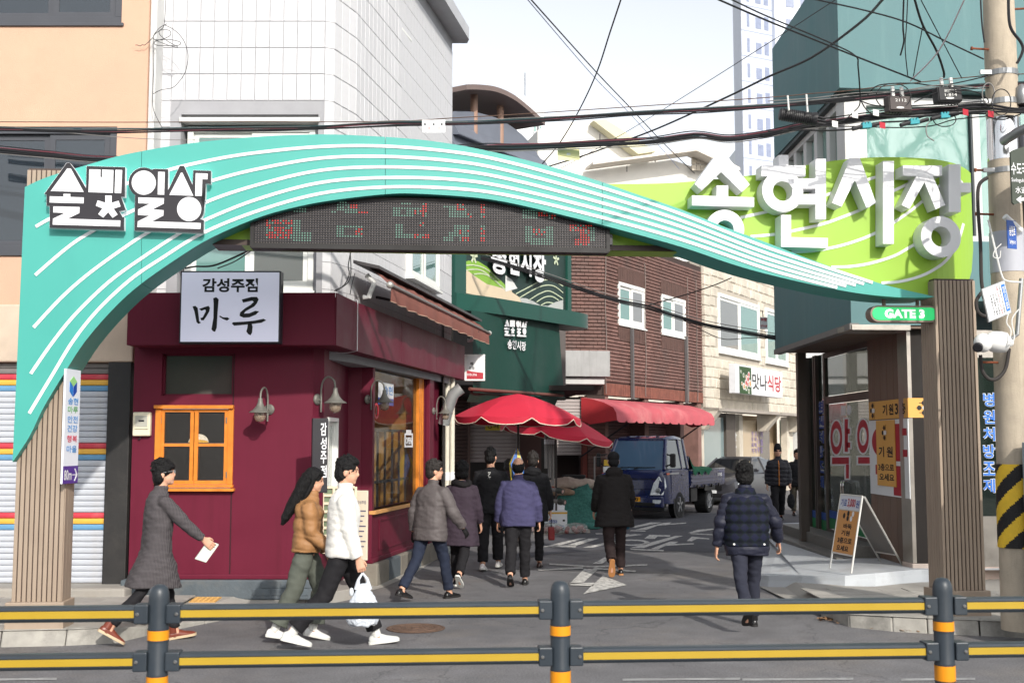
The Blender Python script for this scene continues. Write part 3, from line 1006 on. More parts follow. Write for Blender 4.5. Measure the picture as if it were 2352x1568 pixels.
# hanging gate sign
gs = thing('gate_sign', 'green capsule sign reading GATE 3 hanging under the right end of the arch', 'sign', AP.at(2076, 720, -.2))
def capsule(x0, x1, y0, y1, off):
	(p0, q1), (p1, q0) = AP.hit(x0, y0, off), AP.hit(x1, y1, off)
	r = (q1 - q0) / 2
	c = (q0 + q1) / 2
	pts = [(p1 - r + r * math.sin(rad(t)), c - r * math.cos(rad(t))) for t in range(0, 181, 15)] + [(p0 + r - r * math.sin(rad(t)), c + r * math.cos(rad(t))) for t in range(0, 181, 15)]
	return pts
MB().prism(AP, capsule(1999, 2156, 701, 740, -.16), -.30, -.16).build('frame', M('sign frame', (140, 122, 110), rough=0.5), gs)
MB().prism(AP, capsule(2003, 2152, 705, 736, -.16), -.161, -.154).build('face', M('sign green', (46, 190, 110), rough=0.3, var=0.02, emit=(50, 215, 120), estr=0.3), gs)
mb = MB()
text_px(mb, 'GATE 3', AP, 2032, 709.5, 2124, 731, -.150, bold=.05)
mb.build('lettering', M('sign white', (245, 245, 245), rough=0.4, var=0, emit=(255, 255, 255), estr=0.3), gs)
for x in (2030, 2107):
	p, q = AP.at(x, 706, -.22), AP.at(x, 680, -.22)
	MB().tube([p, q], .02, 8).build('hanger', tanm, gs)

# narrow banner on the side of the left column
bp0, bp1 = at(147, 1000, 10.95), at(181, 1000, 11.28)
BPp = Pl((bp0.x, bp0.y, 0), (bp1.x - bp0.x, bp1.y - bp0.y, 0))
zt, zb = at(160, 846, 10.95).z, at(150, 1111, 10.95).z
Wb = (V((bp1.x, bp1.y, 0)) - V((bp0.x, bp0.y, 0))).length
bn = thing('banner_sign', 'narrow white banner with blue cube and purple 80m arrow block on the left column', 'sign', (bp0.x, bp0.y, zb))
MB().pbox(BPp, 0, Wb, zb, zt, -.02, 0).build('board', M('banner white', (226, 230, 238), rough=0.4, var=0.03), bn)
purple = M('banner purple', (78, 52, 140), rough=0.4, var=0.03)
Hh = zt - zb
mb = MB().pbox(BPp, .0, Wb, zb, zb + Hh * .153, .001, .003)
mb.build('arrow_block', purple, bn)
mb = MB()
text_into(mb, '80m', BPp, (.05 * Wb, zb + Hh * .03, .55 * Wb, zb + Hh * .12), .006, .02)
mb.prism(BPp, [(Wb * .62, zb + Hh * .07), (Wb * .85, zb + Hh * .07), (Wb * .85, zb + Hh * .078), (Wb * .62, zb + Hh * .078)], .003, .006)
mb.prism(BPp, [(Wb * .74, zb + Hh * .02), (Wb * .8, zb + Hh * .02), (Wb * .96, zb + Hh * .074), (Wb * .8, zb + Hh * .128), (Wb * .74, zb + Hh * .128), (Wb * .88, zb + Hh * .074)], .003, .0065)
mb.build('lettering', whitem, bn)
cub = MB()
cx_, cz_ = Wb * .5, zb + Hh * .85
for (da, c, k) in (((-.3, 0), (0, -.55), 0),):
	pass
w2, h2 = Wb * .24, Hh * .045
cub.prism(BPp, [(cx_, cz_ + h2 * 2), (cx_ + w2, cz_ + h2), (cx_, cz_), (cx_ - w2, cz_ + h2)], .001, .004, 0)
cub.prism(BPp, [(cx_ - w2, cz_ + h2 * .9), (cx_ - .005, cz_ - h2 * .1), (cx_ - .005, cz_ - h2 * 2), (cx_ - w2, cz_ - h2)], .001, .004, 1)
cub.prism(BPp, [(cx_ + .005, cz_ - h2 * .1), (cx_ + w2, cz_ + h2 * .9), (cx_ + w2, cz_ - h2), (cx_ + .005, cz_ - h2 * 2)], .001, .004, 2)
cub.build('emblem', [M('mark green', (150, 205, 130), var=0), M('mark blue', (40, 120, 200), var=0), M('mark deep blue', (20, 70, 160), var=0)], bn)
tx = MB()
for i, (s_, k, c) in enumerate((('송현', .72, 0), ('마루', .645, 1), ('안전', .56, 0), ('건강', .48, 0), ('행복', .39, 2), ('마을', .30, 0))):
	text_into(tx, s_, BPp, (Wb * .18, zb + Hh * (k - .03), Wb * .86, zb + Hh * (k + .03)), .004, .01, c)
tx.build('lettering', [M('print blue', (70, 150, 215), var=0), M('print green', (110, 180, 110), var=0), M('print red', (220, 60, 90), var=0)], bn)
# ================================================================ LEFT SIDE: peach building, white tiled building, maroon bar
whitetile = M('white tile', (198, 198, 201), rough=0.5, var=0.04, scale=8, spec=0.25, rnd=0.05, dirt=(200, 198, 196), dscale=1.2, damt=0.4, streak=True)
groutm = M('grout grey', (152, 152, 156), rough=0.9, var=0.1)
whitepaint = M('white paint', (196, 196, 195), rough=0.6, var=0.04, scale=4, dirt=(190, 186, 180), dscale=1.2, damt=0.35, streak=True)
framewhite = M('window frame white', (225, 226, 222), rough=0.4, var=0.04)
framedark = M('window frame anthracite', (70, 72, 78), rough=0.45, var=0.06)
paneg = glass('pane green', (120, 160, 155), rough=0.04, mix=0.30)
paneb = glass('pane blue black', (46, 54, 62), rough=0.04, mix=0.25, wob=0.15)
maroon = M('maroon panel', (98, 26, 47), rough=0.55, var=0.08, scale=1.6, spec=0.22, dirt=(84, 22, 38), dscale=0.9, damt=0.6, streak=True, bump=0.06, bscale=12)
plinthm = M('painted plinth', (84, 92, 98), rough=0.8, var=0.15, scale=5, bump=0.5, bscale=30, dirt=(120, 118, 112), dscale=3, damt=0.5)
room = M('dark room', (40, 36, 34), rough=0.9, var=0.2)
stucco = M('peach stucco', (198, 161, 138), rough=0.9, var=0.05, scale=1.5, bump=0.35, bscale=90, dirt=(182, 145, 122), dscale=0.7, damt=0.5)


def window(parent, pl, a0, a1, b0, b1, fr=.06, dep=.08, off=0.0, sashes=2, fm=None, pm=None, inset=.05, sill=True, backing=True, pms=None):
	"""a sliding window: outer frame standing off the wall, sashes each with a pane as sub-part"""
	fm, pm = fm or framewhite, pm or paneg
	f = MB()
	f.pbox(pl, a0, a1, b0, b0 + fr, off - dep, off + .02).pbox(pl, a0, a1, b1 - fr, b1, off - dep, off + .02)
	f.pbox(pl, a0, a0 + fr, b0 + fr, b1 - fr, off - dep, off + .018).pbox(pl, a1 - fr, a1, b0 + fr, b1 - fr, off - dep, off + .018)
	if sill: f.pbox(pl, a0 - .03, a1 + .03, b0 - .04, b0, off - dep, off + .06)
	fo = f.build('window', fm, parent, bevel=.004)
	wd = (a1 - a0 - 2 * fr) / sashes
	for k in range(sashes):
		s0, s1 = a0 + fr + k * wd + .003, a0 + fr + (k + 1) * wd - .003
		o1 = off - .005 if k % 2 else off - .035
		sm = MB()
		sf = fr * .8
		sm.pbox(pl, s0, s1, b0 + fr + .002, b0 + fr + sf, o1 - .025, o1).pbox(pl, s0, s1, b1 - fr - sf, b1 - fr - .002, o1 - .025, o1)
		sm.pbox(pl, s0, s0 + sf, b0 + fr + sf, b1 - fr - sf, o1 - .025, o1 - .001).pbox(pl, s1 - sf, s1, b0 + fr + sf, b1 - fr - sf, o1 - .025, o1 - .001)
		sm.build('sash', fm, fo)
		pmk = pms[k % len(pms)] if pms else pm
		MB().pbox(pl, s0 + sf, s1 - sf, b0 + fr + sf, b1 - fr - sf, o1 - .016, o1 - .010).build('pane', pmk, fo)
	if backing:
		MB().pbox(pl, a0 + .01, a1 - .01, b0 + .01, b1 - .01, off - dep - .14, off - dep - .12).build('room_back', room, fo)
	return fo


def wall_with_holes(mb, pl, a0, a1, b0, b1, holes, o0, o1, m=0):
	"""rectangular wall left open at the holes (a0,a1,b0,b1)"""
	xs = sorted(set([a0, a1] + [min(max(h[i], a0), a1) for h in holes for i in (0, 1)]))
	for x0, x1 in zip(xs, xs[1:]):
		cur = b0
		for h in sorted([h for h in holes if h[0] < (x0 + x1) / 2 < h[1]], key=lambda h: h[2]):
			if h[2] > cur: mb.pbox(pl, x0, x1, cur, h[2], o0, o1, m)
			cur = max(cur, h[3])
		if cur < b1: mb.pbox(pl, x0, x1, cur, b1, o0, o1, m)


# ---------------------------------------------------------------- peach building with the striped roller shutter
PB = Pl((0, 13.62, 0), (1, 0, 0))
pb = thing('peach_building', 'peach stucco building at the left edge with dark windows over a striped roller shutter', 'building', (-6, 13.62, 0))
xr = PB.hit(338, 200)[0]
zs = PB.hit(100, 832)[1]
xs1 = PB.hit(250, 1000)[0]
w1 = (*[PB.hit(-330, 20)[0], PB.hit(280, 20)[0]], PB.hit(100, 54)[1], PB.hit(100, -260)[1])
w2 = (*[PB.hit(-330, 400)[0], PB.hit(266, 400)[0]], PB.hit(100, 580)[1], PB.hit(100, 291)[1])
mb = MB()
wall_with_holes(mb, PB, -9.5, xr, zs, 9.5, [w1, w2], -.35, 0)
mb.build('wall', stucco, pb)
for w_ in (w1, w2):
	window(pb, PB, w_[0], w_[1], w_[2], w_[3], fr=.085, fm=framedark, pm=paneb, sashes=4, inset=.03, off=-.03)
MB().pbox(PB, PB.hit(-400, 800)[0], PB.hit(309, 800)[0], zs + .002, PB.hit(100, 700)[1], .004, .06).build('shade_band', M('shaded stucco', (196, 178, 160), rough=0.95, var=0.08, bump=0.4, bscale=70, dirt=(150, 138, 126), dscale=1.2, damt=0.4), pb, bevel=.02)  # beige band added over the shutter: shade on the stucco put into colour
blackpil = M('black pilaster', (42, 41, 41), rough=0.6, var=0.15, bump=0.15, bscale=30, dirt=(70, 66, 62), dscale=3, damt=0.4)
MB().pbox(PB, PB.hit(247, 1000)[0], PB.hit(300, 1000)[0], .20, zs, -.2, .05).build('pilaster', blackpil, pb, bevel=.012)
sh = {'R': M('shutter red', (196, 62, 76), rough=0.5, var=0.08, scale=6, dirt=(214, 120, 120), dscale=2, damt=0.5), 'Y': M('shutter yellow', (226, 174, 72), rough=0.5, var=0.08, scale=6),
	  'B': M('shutter blue', (100, 150, 188), rough=0.5, var=0.08, scale=6), 'W': M('shutter white', (182, 186, 194), rough=0.5, var=0.05, scale=5, dirt=(190, 180, 170), dscale=2, damt=0.3), 'G': M('shutter box', (120, 116, 114), rough=0.5)}
order = 'GG' + ('RYB' + 'W' * 9) * 3
zt_, zb_ = zs - .0, .265
ph = (zt_ - zb_) / len(order)
shm = {}
xa, xb = PB.hit(-330, 1000)[0], xs1 + .01
for k, c in enumerate(order):
	z1 = zt_ - k * ph
	if c not in shm:
		q = MB()
		prof = [(-.012, .002), (.0, .006), (.006, ph * .35), (.006, ph * .7), (.0, ph - .006), (-.012, ph - .001)]
		q.loft([[V((xx, -o, z)) for o, z in prof] + [V((xx, .03, ph)), V((xx, .03, 0))] for xx in (0, xb - xa)])
		me = q.mesh('shutter_slat', (0, 0, 0))
		me.materials.append(sh[c])
		shm[c] = me
	inst('shutter_slat', shm[c], pb, (xa, 13.66 + R.uniform(0, .003), z1 - ph))
MB().pbox(PB, xa, xb, zb_ - .005, zt_, -.2, -.075).build('shutter_back', room, pb)

# ---------------------------------------------------------------- white tiled building with the rounded corner
wb = thing('white_building', 'white tiled building with a rounded corner rising over the maroon bar', 'building', (-3, 14.2, 0))
pxs = lambda x, Y: (x - CX) / F * Y
c0 = (pxs(343, 13.95), 13.95)
outline = [c0, (pxs(735, 13.95), 13.95), (-2.22, 14.0), (-2.02, 14.55), (-1.64, 16.6), (-1.06, 19.9)]
RW, RH = .176, .335
rec = (pxs(400, 13.95), pxs(722, 13.95))
tiles_big = MB(); tile_n = 0
me_tile = {}
def tile_mesh(wd, hh):
	k = (round(wd, 3), round(hh, 3))
	if k not in me_tile:
		q = MB()
		g, d = .0035, .010
		q.add([(g, 0, g), (wd - g, 0, g), (wd - g, 0, hh - g), (g, 0, hh - g), (g + .004, -d, g + .004), (wd - g - .004, -d, g + .004), (wd - g - .004, -d, hh - g - .004), (g + .004, -d, hh - g - .004)],
			  [(4, 5, 6, 7), (0, 1, 5, 4), (1, 2, 6, 5), (2, 3, 7, 6), (3, 0, 4, 7)])
		me = q.mesh('tile', (0, 0, 0)); me.materials.append(whitetile)
		me_tile[k] = me
	return me_tile[k]
core = MB()
ZT = 9.0
planes = []
for i in range(len(outline) - 1):
	p, q = V((*outline[i], 0)), V((*outline[i + 1], 0))
	planes.append((Pl(p, q - p), (q - p).length))
PW0, PWs = planes[0][0], planes[4][0]
hole_f = (rec[0] - c0[0], rec[1] - c0[0], 3.66, PW0.hit(500, 263)[1])
sidew = [(planes[3][0], *[planes[3][0].hit(x, 60)[0] for x in (946, 993)], planes[3][0].hit(980, 150)[1] + .1, 8.0)]
lowh = (PWs.hit(925, 600)[0] if False else planes[3][0].hit(912, 600)[0], planes[3][0].hit(1012, 620)[0], 4.25, 5.15)
for i, (pl, L) in enumerate(planes):
	holes = []
	if i == 0: holes = [hole_f]
	if i == 3:
		h1 = (sidew[0][1], min(L - .02, sidew[0][2]), sidew[0][3], 8.0)
		holes = [h1]
	if i == 4: pass
	wall_with_holes(core, pl, 0, L, 2.9, ZT, holes, -.3, 0)
	nx = max(1, round(L / RW))
	tw = L / nx
	for r in range(int((ZT - 3.4) / RH)):
		z = 3.42 + r * RH
		for c in range(nx):
			a = c * tw
			if any(h[0] - .05 < a + tw / 2 < h[1] + .05 and h[2] - .08 < z + RH / 2 < h[3] + .05 for h in holes): continue
			wp = pl.P(a, z)
			vis = (i < 2 and wp.z < 7.6) or (i >= 2 and wp.z < 7.8)
			if i == 0 and tile_n < 180 and r > 1 or (i in (2, 3, 4) and tile_n < 300 and 3 < r):
				inst('tile', tile_mesh(tw, RH), wb, pl.P(a, z, .001), (R.uniform(-.004, .004), 0, math.atan2(pl.u.y, pl.u.x)))
				tile_n += 1
			else:
				g, d = .0035, .010 + R.uniform(-.001, .001)
				tiles_big.pbox(pl, a + g, a + tw - g, z + g, z + RH - g, .0, d)
core.build('wall', groutm, wb)
tag(tiles_big.build('tile_field', whitetile, wb), kind='stuff')
# front window set deep under a hood
PWr = Pl(PW0.P(0, 0, -.14), PW0.u)
MB().pbox(PW0, hole_f[0], hole_f[1], 3.6, hole_f[3], -.45, -.30).build('recess_back', whitepaint, wb)
window(wb, PWr, hole_f[0] + .05, hole_f[1] - .06, 3.75, hole_f[3] - .12, fr=.07, sashes=2, pms=[paneg, glass('pane grey', (120, 122, 122), mix=0.2)])
MB().pbox(PW0, hole_f[0] - .02, hole_f[1] + .02, hole_f[3] - .10, hole_f[3] - .04, -.3, .03).build('hood', whitepaint, wb, bevel=.01)
# tall side window
p3 = planes[3][0]
window(wb, p3, h1[0], h1[1], h1[2], h1[3], fr=.06, sashes=2, off=-.05, pms=[paneg, glass('screen dark', (60, 58, 58), mix=0.05)])
# low side window over the bar
p4, L4 = planes[4]
window(wb, p4, .35, 2.15, 4.35, 5.5, fr=.07, sashes=2, off=.075)
# eaves slab
es = MB()
ol = outline
top_ = []
for i, (x, y) in enumerate(ol):
	nx_, ny_ = (.22, -.18) if i > 2 else (0, -.25)
	if i == 0: nx_ = 0
	if i >= 4: nx_, ny_ = .30, 0
	top_.append((x + nx_, y + ny_))
top_ += [(-.8, 20.1), (-5, 20.1), (c0[0], 14.5)]
es.prism(Pl((0, 0, 0), (1, 0, 0), (0, 1, 0)), top_, 9.0, 9.22)
es.build('eaves', M('eaves grey', (176, 178, 182), rough=0.8, var=0.1), wb)
MB().pbox(Pl((0, 13.72, 0), (1, 0, 0)), xr + .004, c0[0] + .06, 3.4, 9.4, -.3, .06).build('corner_strip', whitepaint, wb, bevel=.01)
# loose thin wires on the white wall
wire_t = M('thin black wire', (40, 40, 44), rough=0.6, var=0)
wl = MB()
PWf = Pl((0, 13.55, 0), (1, 0, 0))
for pts in ([(382, -20), (380, 20), (377, 58), (370, 68), (355, 80), (352, 92), (353, 120), (353, 160), (351, 215), (352, 250), (365, 280), (377, 300)],
			[(378, 58), (395, 66), (412, 80), (425, 100), (432, 130), (426, 165), (412, 187), (396, 202), (370, 207), (352, 216)],
			[(384, 55), (365, 66), (352, 88), (375, 100), (400, 108), (408, 108), (385, 95), (367, 80), (368, 70), (388, 70), (392, 80), (380, 88), (356, 96), (358, 104), (380, 105), (408, 105), (415, 98), (395, 92), (370, 92), (355, 92)],
			[(352, 86), (340, 98), (332, 104), (327, 103), (322, 106), (316, 104), (311, 104)]):
	wl.tube(crv([PWf.at(x, y) for x, y in pts], 4), .004, 5)
wl.build('wire_tangle', wire_t, smooth=True, label='thin black wire looping loosely down the white corner strip', cat='wire')

# ---------------------------------------------------------------- maroon bar
mbar = thing('maroon_bar', 'single storey maroon bar with orange window and overhanging fascia at the lane corner', 'building', (-3, 13.5, 0))
FW = Pl((0, 13.5, 0), (1, 0, 0))
ax = lambda x, y=1000: FW.hit(x, y)[0]
bz = lambda y, x=500: FW.hit(x, y)[1]
wl_, wr_ = ax(301, 1100), ax(716, 1100)
win = (ax(357), ax(532), bz(1124), bz(934))
tr = (ax(368), ax(531), bz(908), bz(812))
mb = MB()
wall_with_holes(mb, FW, wl_, wr_, .36, 3.2, [win, tr], -.25, 0)
# grooved panels: a shallow joint right of the window
mb.build('wall', maroon, mbar)
MB().pbox(FW, ax(533), ax(535.5), .36, bz(812), .001, .006).build('panel_joint', M('joint dark', (50, 14, 24), rough=0.7), mbar)
# skirting lip and plinth
MB().pbox(FW, wl_, wr_, .325, .385, -.05, .022).build('skirting', maroon, mbar, bevel=.012)
pp = MB().pbox(FW, wl_ - .07, wr_ + .04, .10, .325, -.2, .07)
pp.build('plinth', plinthm, mbar, bevel=.02)
for k in range(3):
	for j in range(2):
		x = ax(590) + k * .22 + j * .1
		MB().pbox(FW, x, x + .2, .15 + j * .085, .225 + j * .085, .07, .078).build('brick', plinthm, mbar, bevel=.004)
# chamfer, recessed entrance, inner wall, pillar
P1 = V((wr_, 13.5, 0)); P2 = V((pxs(744, 13.68), 13.68, 0)); P3 = V((P2.x + .04, 15.45, 0)); P4 = V((pxs(832, 15.5), 15.5, 0))
P5 = V((pxs(857, 15.5), 15.5, 0)); SD = V((.162, 1, 0)).normalized()
c_ = MB()
PC = Pl(P1, P2 - P1)
c_.pbox(PC, 0, (P2 - P1).length, .12, 3.2, -.2, 0)
PI = Pl(P2, P3 - P2)
iw = (.25, .95, 1.05, 2.2)
wall_with_holes(c_, PI, 0, (P3 - P2).length, .12, 3.2, [iw], -.2, 0)
PE = Pl(P3, P4 - P3)
c_.pbox(PE, 0, (P4 - P3).length, .12, 3.2, -.2, 0)
c_.build('entrance_wall', maroon, mbar)
window(mbar, PI, *iw, fr=.05, sashes=1, off=.0, pm=glass('pane pale', (190, 196, 190), mix=0.2), sill=True)
MB().prism(Pl((0, 0, 0), (1, 0, 0), (0, 1, 0)), [(P2.x, P2.y + .02), (P2.x + .34, 14.35), (P5.x - .02, 15.52), (P3.x, 15.52)], -.02, .13).build('step', concrete, mbar, bevel=.01)
# side wall with the big shop window
S0 = P5
SW = Pl(S0, SD)
Ls = 5.2
sa = lambda x, y=1100: SW.hit(x, y)[0]
sb = lambda x, y: SW.hit(x, y)[1]
wn_ = (.02, sa(976), sb(857, 1172), 3.0)
MB().pbox(Pl((0, 15.5, 0), (1, 0, 0)), P4.x - .01, P5.x + .002, .12, 3.3, -.2, .004).build('pillar', maroon, mbar, bevel=.01)
sm = MB()
sm.pbox(SW, .0, Ls, .30, wn_[2], -.2, 0).pbox(SW, wn_[1], Ls, wn_[2], 3.3, -.2, 0)
sm.build('side_wall', maroon, mbar)
MB().pbox(SW, wn_[1] + .02, wn_[1] + .30, .3, 3.0, .0, .07).build('pillar', maroon, mbar, bevel=.01)
# moulded panel under the window
mo = MB()
pa0, pa1, pb0, pb1 = .35, wn_[1] - .1, .43, .86
for q in ((pa0, pa1, pb0, pb0 + .03), (pa0, pa1, pb1 - .03, pb1), (pa0, pa0 + .03, pb0 + .03, pb1 - .03), (pa1 - .03, pa1, pb0 + .03, pb1 - .03)):
	mo.pbox(SW, *q, .0, .014)
mo.build('panel_moulding', maroon, mbar, bevel=.005)
MB().pbox(SW, -.01, wn_[1] + .04, wn_[2] - .05, wn_[2], -.1, .05).build('window_sill', M('pine', (206, 152, 92), rough=0.5, var=0.12, scale=6), mbar, bevel=.006)
# kerb stones of the side, alternately painted
cols_ = [M('kerb bare', (132, 126, 116), rough=0.85, var=0.2, scale=6, bump=0.4, bscale=40, dirt=(90, 86, 80), dscale=3, damt=0.6), plinthm]
for k in range(8):
	MB().pbox(SW, -.05 + k * .62, .55 + k * .62, 0, .30, -.1, .10).build('kerb_stone', cols_[0 if k in (0, 2, 4, 5) else 1], mbar, bevel=.02)
MB().pbox(SW, -.05, Ls, .30, .36, -.05, .03).build('skirting', maroon, mbar, bevel=.01)
# warm timber room behind the shop window
timber = M('timber board', (196, 136, 70), rough=0.55, var=0.22, scale=5, rnd=0.25)
pine = M('orange pine', (214, 128, 46), rough=0.42, var=0.14, scale=7, dirt=(150, 80, 28), dscale=5, damt=0.4)
dz = 1.3
for k in range(30):
	x0 = wn_[0] - .2 + k * .135
	q = MB().pbox(SW, x0, x0 + .128, .6, 3.1, -dz - .03, -dz)
	q.build('wall_board', timber, mbar)
MB().pbox(SW, wn_[1] + .02, wn_[1] + .05, .6, 3.1, -dz, -.2).build('room_wall', timber, mbar)
MB().pbox(SW, -.2, wn_[1] + .02, .55, .6, -dz, -.2).build('room_floor', timber, mbar)
frm = MB()
for a in (wn_[1] - .32, wn_[1] - .2, wn_[1] - .09):
	frm.pbox(SW, a, a + .07, wn_[2], 3.02, -.12, -.02)
frm.pbox(SW, .0, wn_[1], 2.93, 3.0, -.12, -.02).pbox(SW, .0, .05, wn_[2], 3.0, -.12, -.02)
frm.build('window_frame', pine, mbar, bevel=.004)
MB().pbox(SW, .05, wn_[1] - .33, wn_[2], 2.93, -.075, -.070).build('pane', glass('shop glass', (60, 64, 68), rough=0.02, mix=0.84), mbar)
gr = MB()
gw = wn_[1] - .45
for k in range(7):
	a = .1 + k * gw / 6.5
	gr.pbox(SW, a, a + .022, wn_[2], 2.05, -.20, -.17)
for z in (1.32, 2.05):
	gr.pbox(SW, .05, wn_[1] - .33, z, z + .04, -.205, -.172)
gr.build('window_bars', M('bar rust', (96, 72, 60), rough=0.6, var=0.2), mbar)
for x, y in ((872, 936), (907, 948)):
	c = SW.at(x, y, -.8)
	MB().ell(c, (.05, .05, .07)).build('pendant_bulb', M('warm bulb', (255, 220, 170), var=0, emit=(255, 205, 140), estr=5), mbar, smooth=True)
for k in range(2):
	for s_ in (0, 1):
		c = SW.P(.35 + k * .85, 1.12, -.55 - .3 * s_)
		MB().tube([c + V((0, 0, -.1)), c + V((.03, 0, .18)), c + SD * .35 + V((.03, 0, .18)), c + SD * .35 + V((0, 0, -.1))], .015, 6).build('chair_back', blackm, mbar)
# fascia with chamfered corner
fz0, fz1 = 3.0, 3.60
FA = [(pxs(288, 13.1), 13.1), (pxs(768, 13.1), 13.1), (-1.916, 13.95), (-.855, 20.5)]
top_o = FA + [(-1.2, 20.5), (-1.8, 17), (-2.15, 14.1), (pxs(288, 13.1), 14.1)]
XY = Pl((0, 0, 0), (1, 0, 0), (0, 1, 0))
MB().prism(XY, top_o, fz0 + .001, fz1 - .05).build('fascia_core', maroon, mbar)
for i in range(3):
	p, q = V((*FA[i], 0)), V((*FA[i + 1], 0))
	pf = Pl(p, q - p)
	L = (q - p).length
	nn = 1 if i < 2 else 3
	for k in range(nn):
		MB().pbox(pf, k * L / nn + .003, (k + 1) * L / nn - .003, fz0, fz1, .0, .012).build('fascia_panel', maroon, mbar)
MB().tube([V((-1.9, 13.93, fz1 + .02)), V((-1.875, 13.93, fz1 + .015)), V((-1.875, 13.93, fz0)), V((-2.0, 13.98, fz0 - .02)), V((-2.5, 14.1, fz0 - .02))], .006, 6).build('white_wire', whitem, mbar)

# orange casement window
cw_ = MB()
wf = thing('casement_window', 'orange pine casement window with four frosted panes in the maroon front', 'window', (ax(444), 13.45, bz(1128)))
q = MB()
q.pxbox(FW, 353, 930, 535, 938, -.05, .07).pxbox(FW, 355, 1113, 534, 1119, -.05, .06).pxbox(FW, 353, 1121, 536, 1128, -.05, .08)
q.pxbox(FW, 357, 938.5, 366, 1112.5, -.06, .03).pxbox(FW, 524, 938.5, 533, 1112.5, -.06, .03)
q.build('frame', pine, wf, bevel=.004)
frost = M('frosted glass', (34, 32, 30), rough=0.22, var=0.15, scale=30, bump=0.35, bscale=180, spec=0.6)
for x0, x1 in ((367, 444.5), (445.5, 523)):
	s_ = MB()
	s_.pxbox(FW, x0, 939, x1, 946, -.03, .02).pxbox(FW, x0, 1103, x1, 1112, -.03, .02).pxbox(FW, x0, 946, x0 + 7, 1103, -.03, .019).pxbox(FW, x1 - 7, 946, x1, 1103, -.03, .019).pxbox(FW, x0 + 7, 1018, x1 - 7, 1025, -.03, .018)
	so = s_.build('casement', pine, wf, bevel=.003)
	for y0, y1 in ((946.3, 1017.7), (1025.3, 1102.7)):
		MB().pxbox(FW, x0 + 7.2, y0, x1 - 7.2, y1, -.02, -.008).build('pane', frost, so)
	for y in (965, 1090):
		MB().pxbox(FW, x0 + (1 if x0 < 400 else 73), y - 7, x0 + (3.5 if x0 < 400 else 75.5), y + 7, .019, .026).build('hinge', M('steel', (170, 170, 168), rough=0.3, metal=0.9, var=0.05), so)
# round lamp in the upper right pane: flat half discs, glow painted as colour
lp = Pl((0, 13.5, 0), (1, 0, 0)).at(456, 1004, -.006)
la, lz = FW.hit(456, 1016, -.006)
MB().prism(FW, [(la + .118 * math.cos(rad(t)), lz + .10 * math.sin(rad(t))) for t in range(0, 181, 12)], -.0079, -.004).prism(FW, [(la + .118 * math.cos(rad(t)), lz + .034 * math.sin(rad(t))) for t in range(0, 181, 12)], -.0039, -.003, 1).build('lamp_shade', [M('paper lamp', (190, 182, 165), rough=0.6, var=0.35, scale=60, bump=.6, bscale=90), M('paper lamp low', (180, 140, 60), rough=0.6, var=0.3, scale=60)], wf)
# transom light
MB().pbox(FW, tr[0], tr[1], tr[2], tr[3], -.12, -.10).build('transom_pane', M('transom glass', (74, 68, 64), rough=0.12, var=0.12, scale=2, spec=0.7), mbar)
q = MB()
for r_ in ((tr[0], tr[1], tr[2], tr[2] + .02), (tr[0], tr[1], tr[3] - .02, tr[3]), (tr[0], tr[0] + .02, tr[2], tr[3]), (tr[1] - .02, tr[1], tr[2], tr[3])): q.pbox(FW, *r_, -.11, -.06)
q.build('transom_frame', maroon, mbar)

# electricity meter
mt = thing('electricity_meter', 'cream electricity meter left of the orange window', 'meter', FW.at(324, 1003, .02))
cream = M('cream plastic', (222, 214, 190), rough=0.4, var=0.03, dirt=(190, 176, 150), dscale=5, damt=0.4)
MB().pxbox(FW, 305, 946, 344, 1001, .0, .07).build('case', cream, mt, bevel=.014)
MB().pxbox(FW, 309, 950, 340, 985, .0705, .085).build('cover', cream, mt, bevel=.008)
MB().pxbox(FW, 311, 954, 338, 980, .0855, .088).build('face', M('meter face', (176, 174, 164), rough=0.2, var=0.08), mt)
MB().pxbox(FW, 318, 964, 331, 968, .0885, .090).build('display', blackm, mt)
MB().tube(crv([FW.at(323, 1002, .03), FW.at(321, 1008, .03), FW.at(317, 1009, .02)], 4), .006, 6).build('cable', blackm, mt)

# light box over the bar
sgn = thing('light_box_sign', 'white light box with black brush lettering 감성주점 마루 on the maroon fascia', 'sign', (ax(528), 12.9, bz(788)))
PS = Pl((0, 12.92, 0), (1, 0, 0))
MB().pxbox(PS, 415, 622, 642, 788, -.17, 0).build('box', M('sign case', (40, 42, 50), rough=0.4), sgn, bevel=.006)
MB().pxbox(PS, 418, 625.5, 639, 784.5, .001, .004).build('face', M('sign face', (206, 206, 222), rough=0.35, var=0.02, scale=1, emit=(205, 205, 228), estr=0.22), sgn)  # slight glow added to keep the face pale in the shadow
ink = M('ink black', (16, 16, 20), rough=0.5, var=0)
q = MB()
text_px(q, '감성주점', PS, 465, 639, 592, 671, .007, bold=.032)
q.build('lettering', ink, sgn)
def Lm(p): return (p[0] * .2501, 392.2 + p[1] * .2501)
def Ln(p): return (588 + p[0] * .2501, 392.2 + p[1] * .2501)
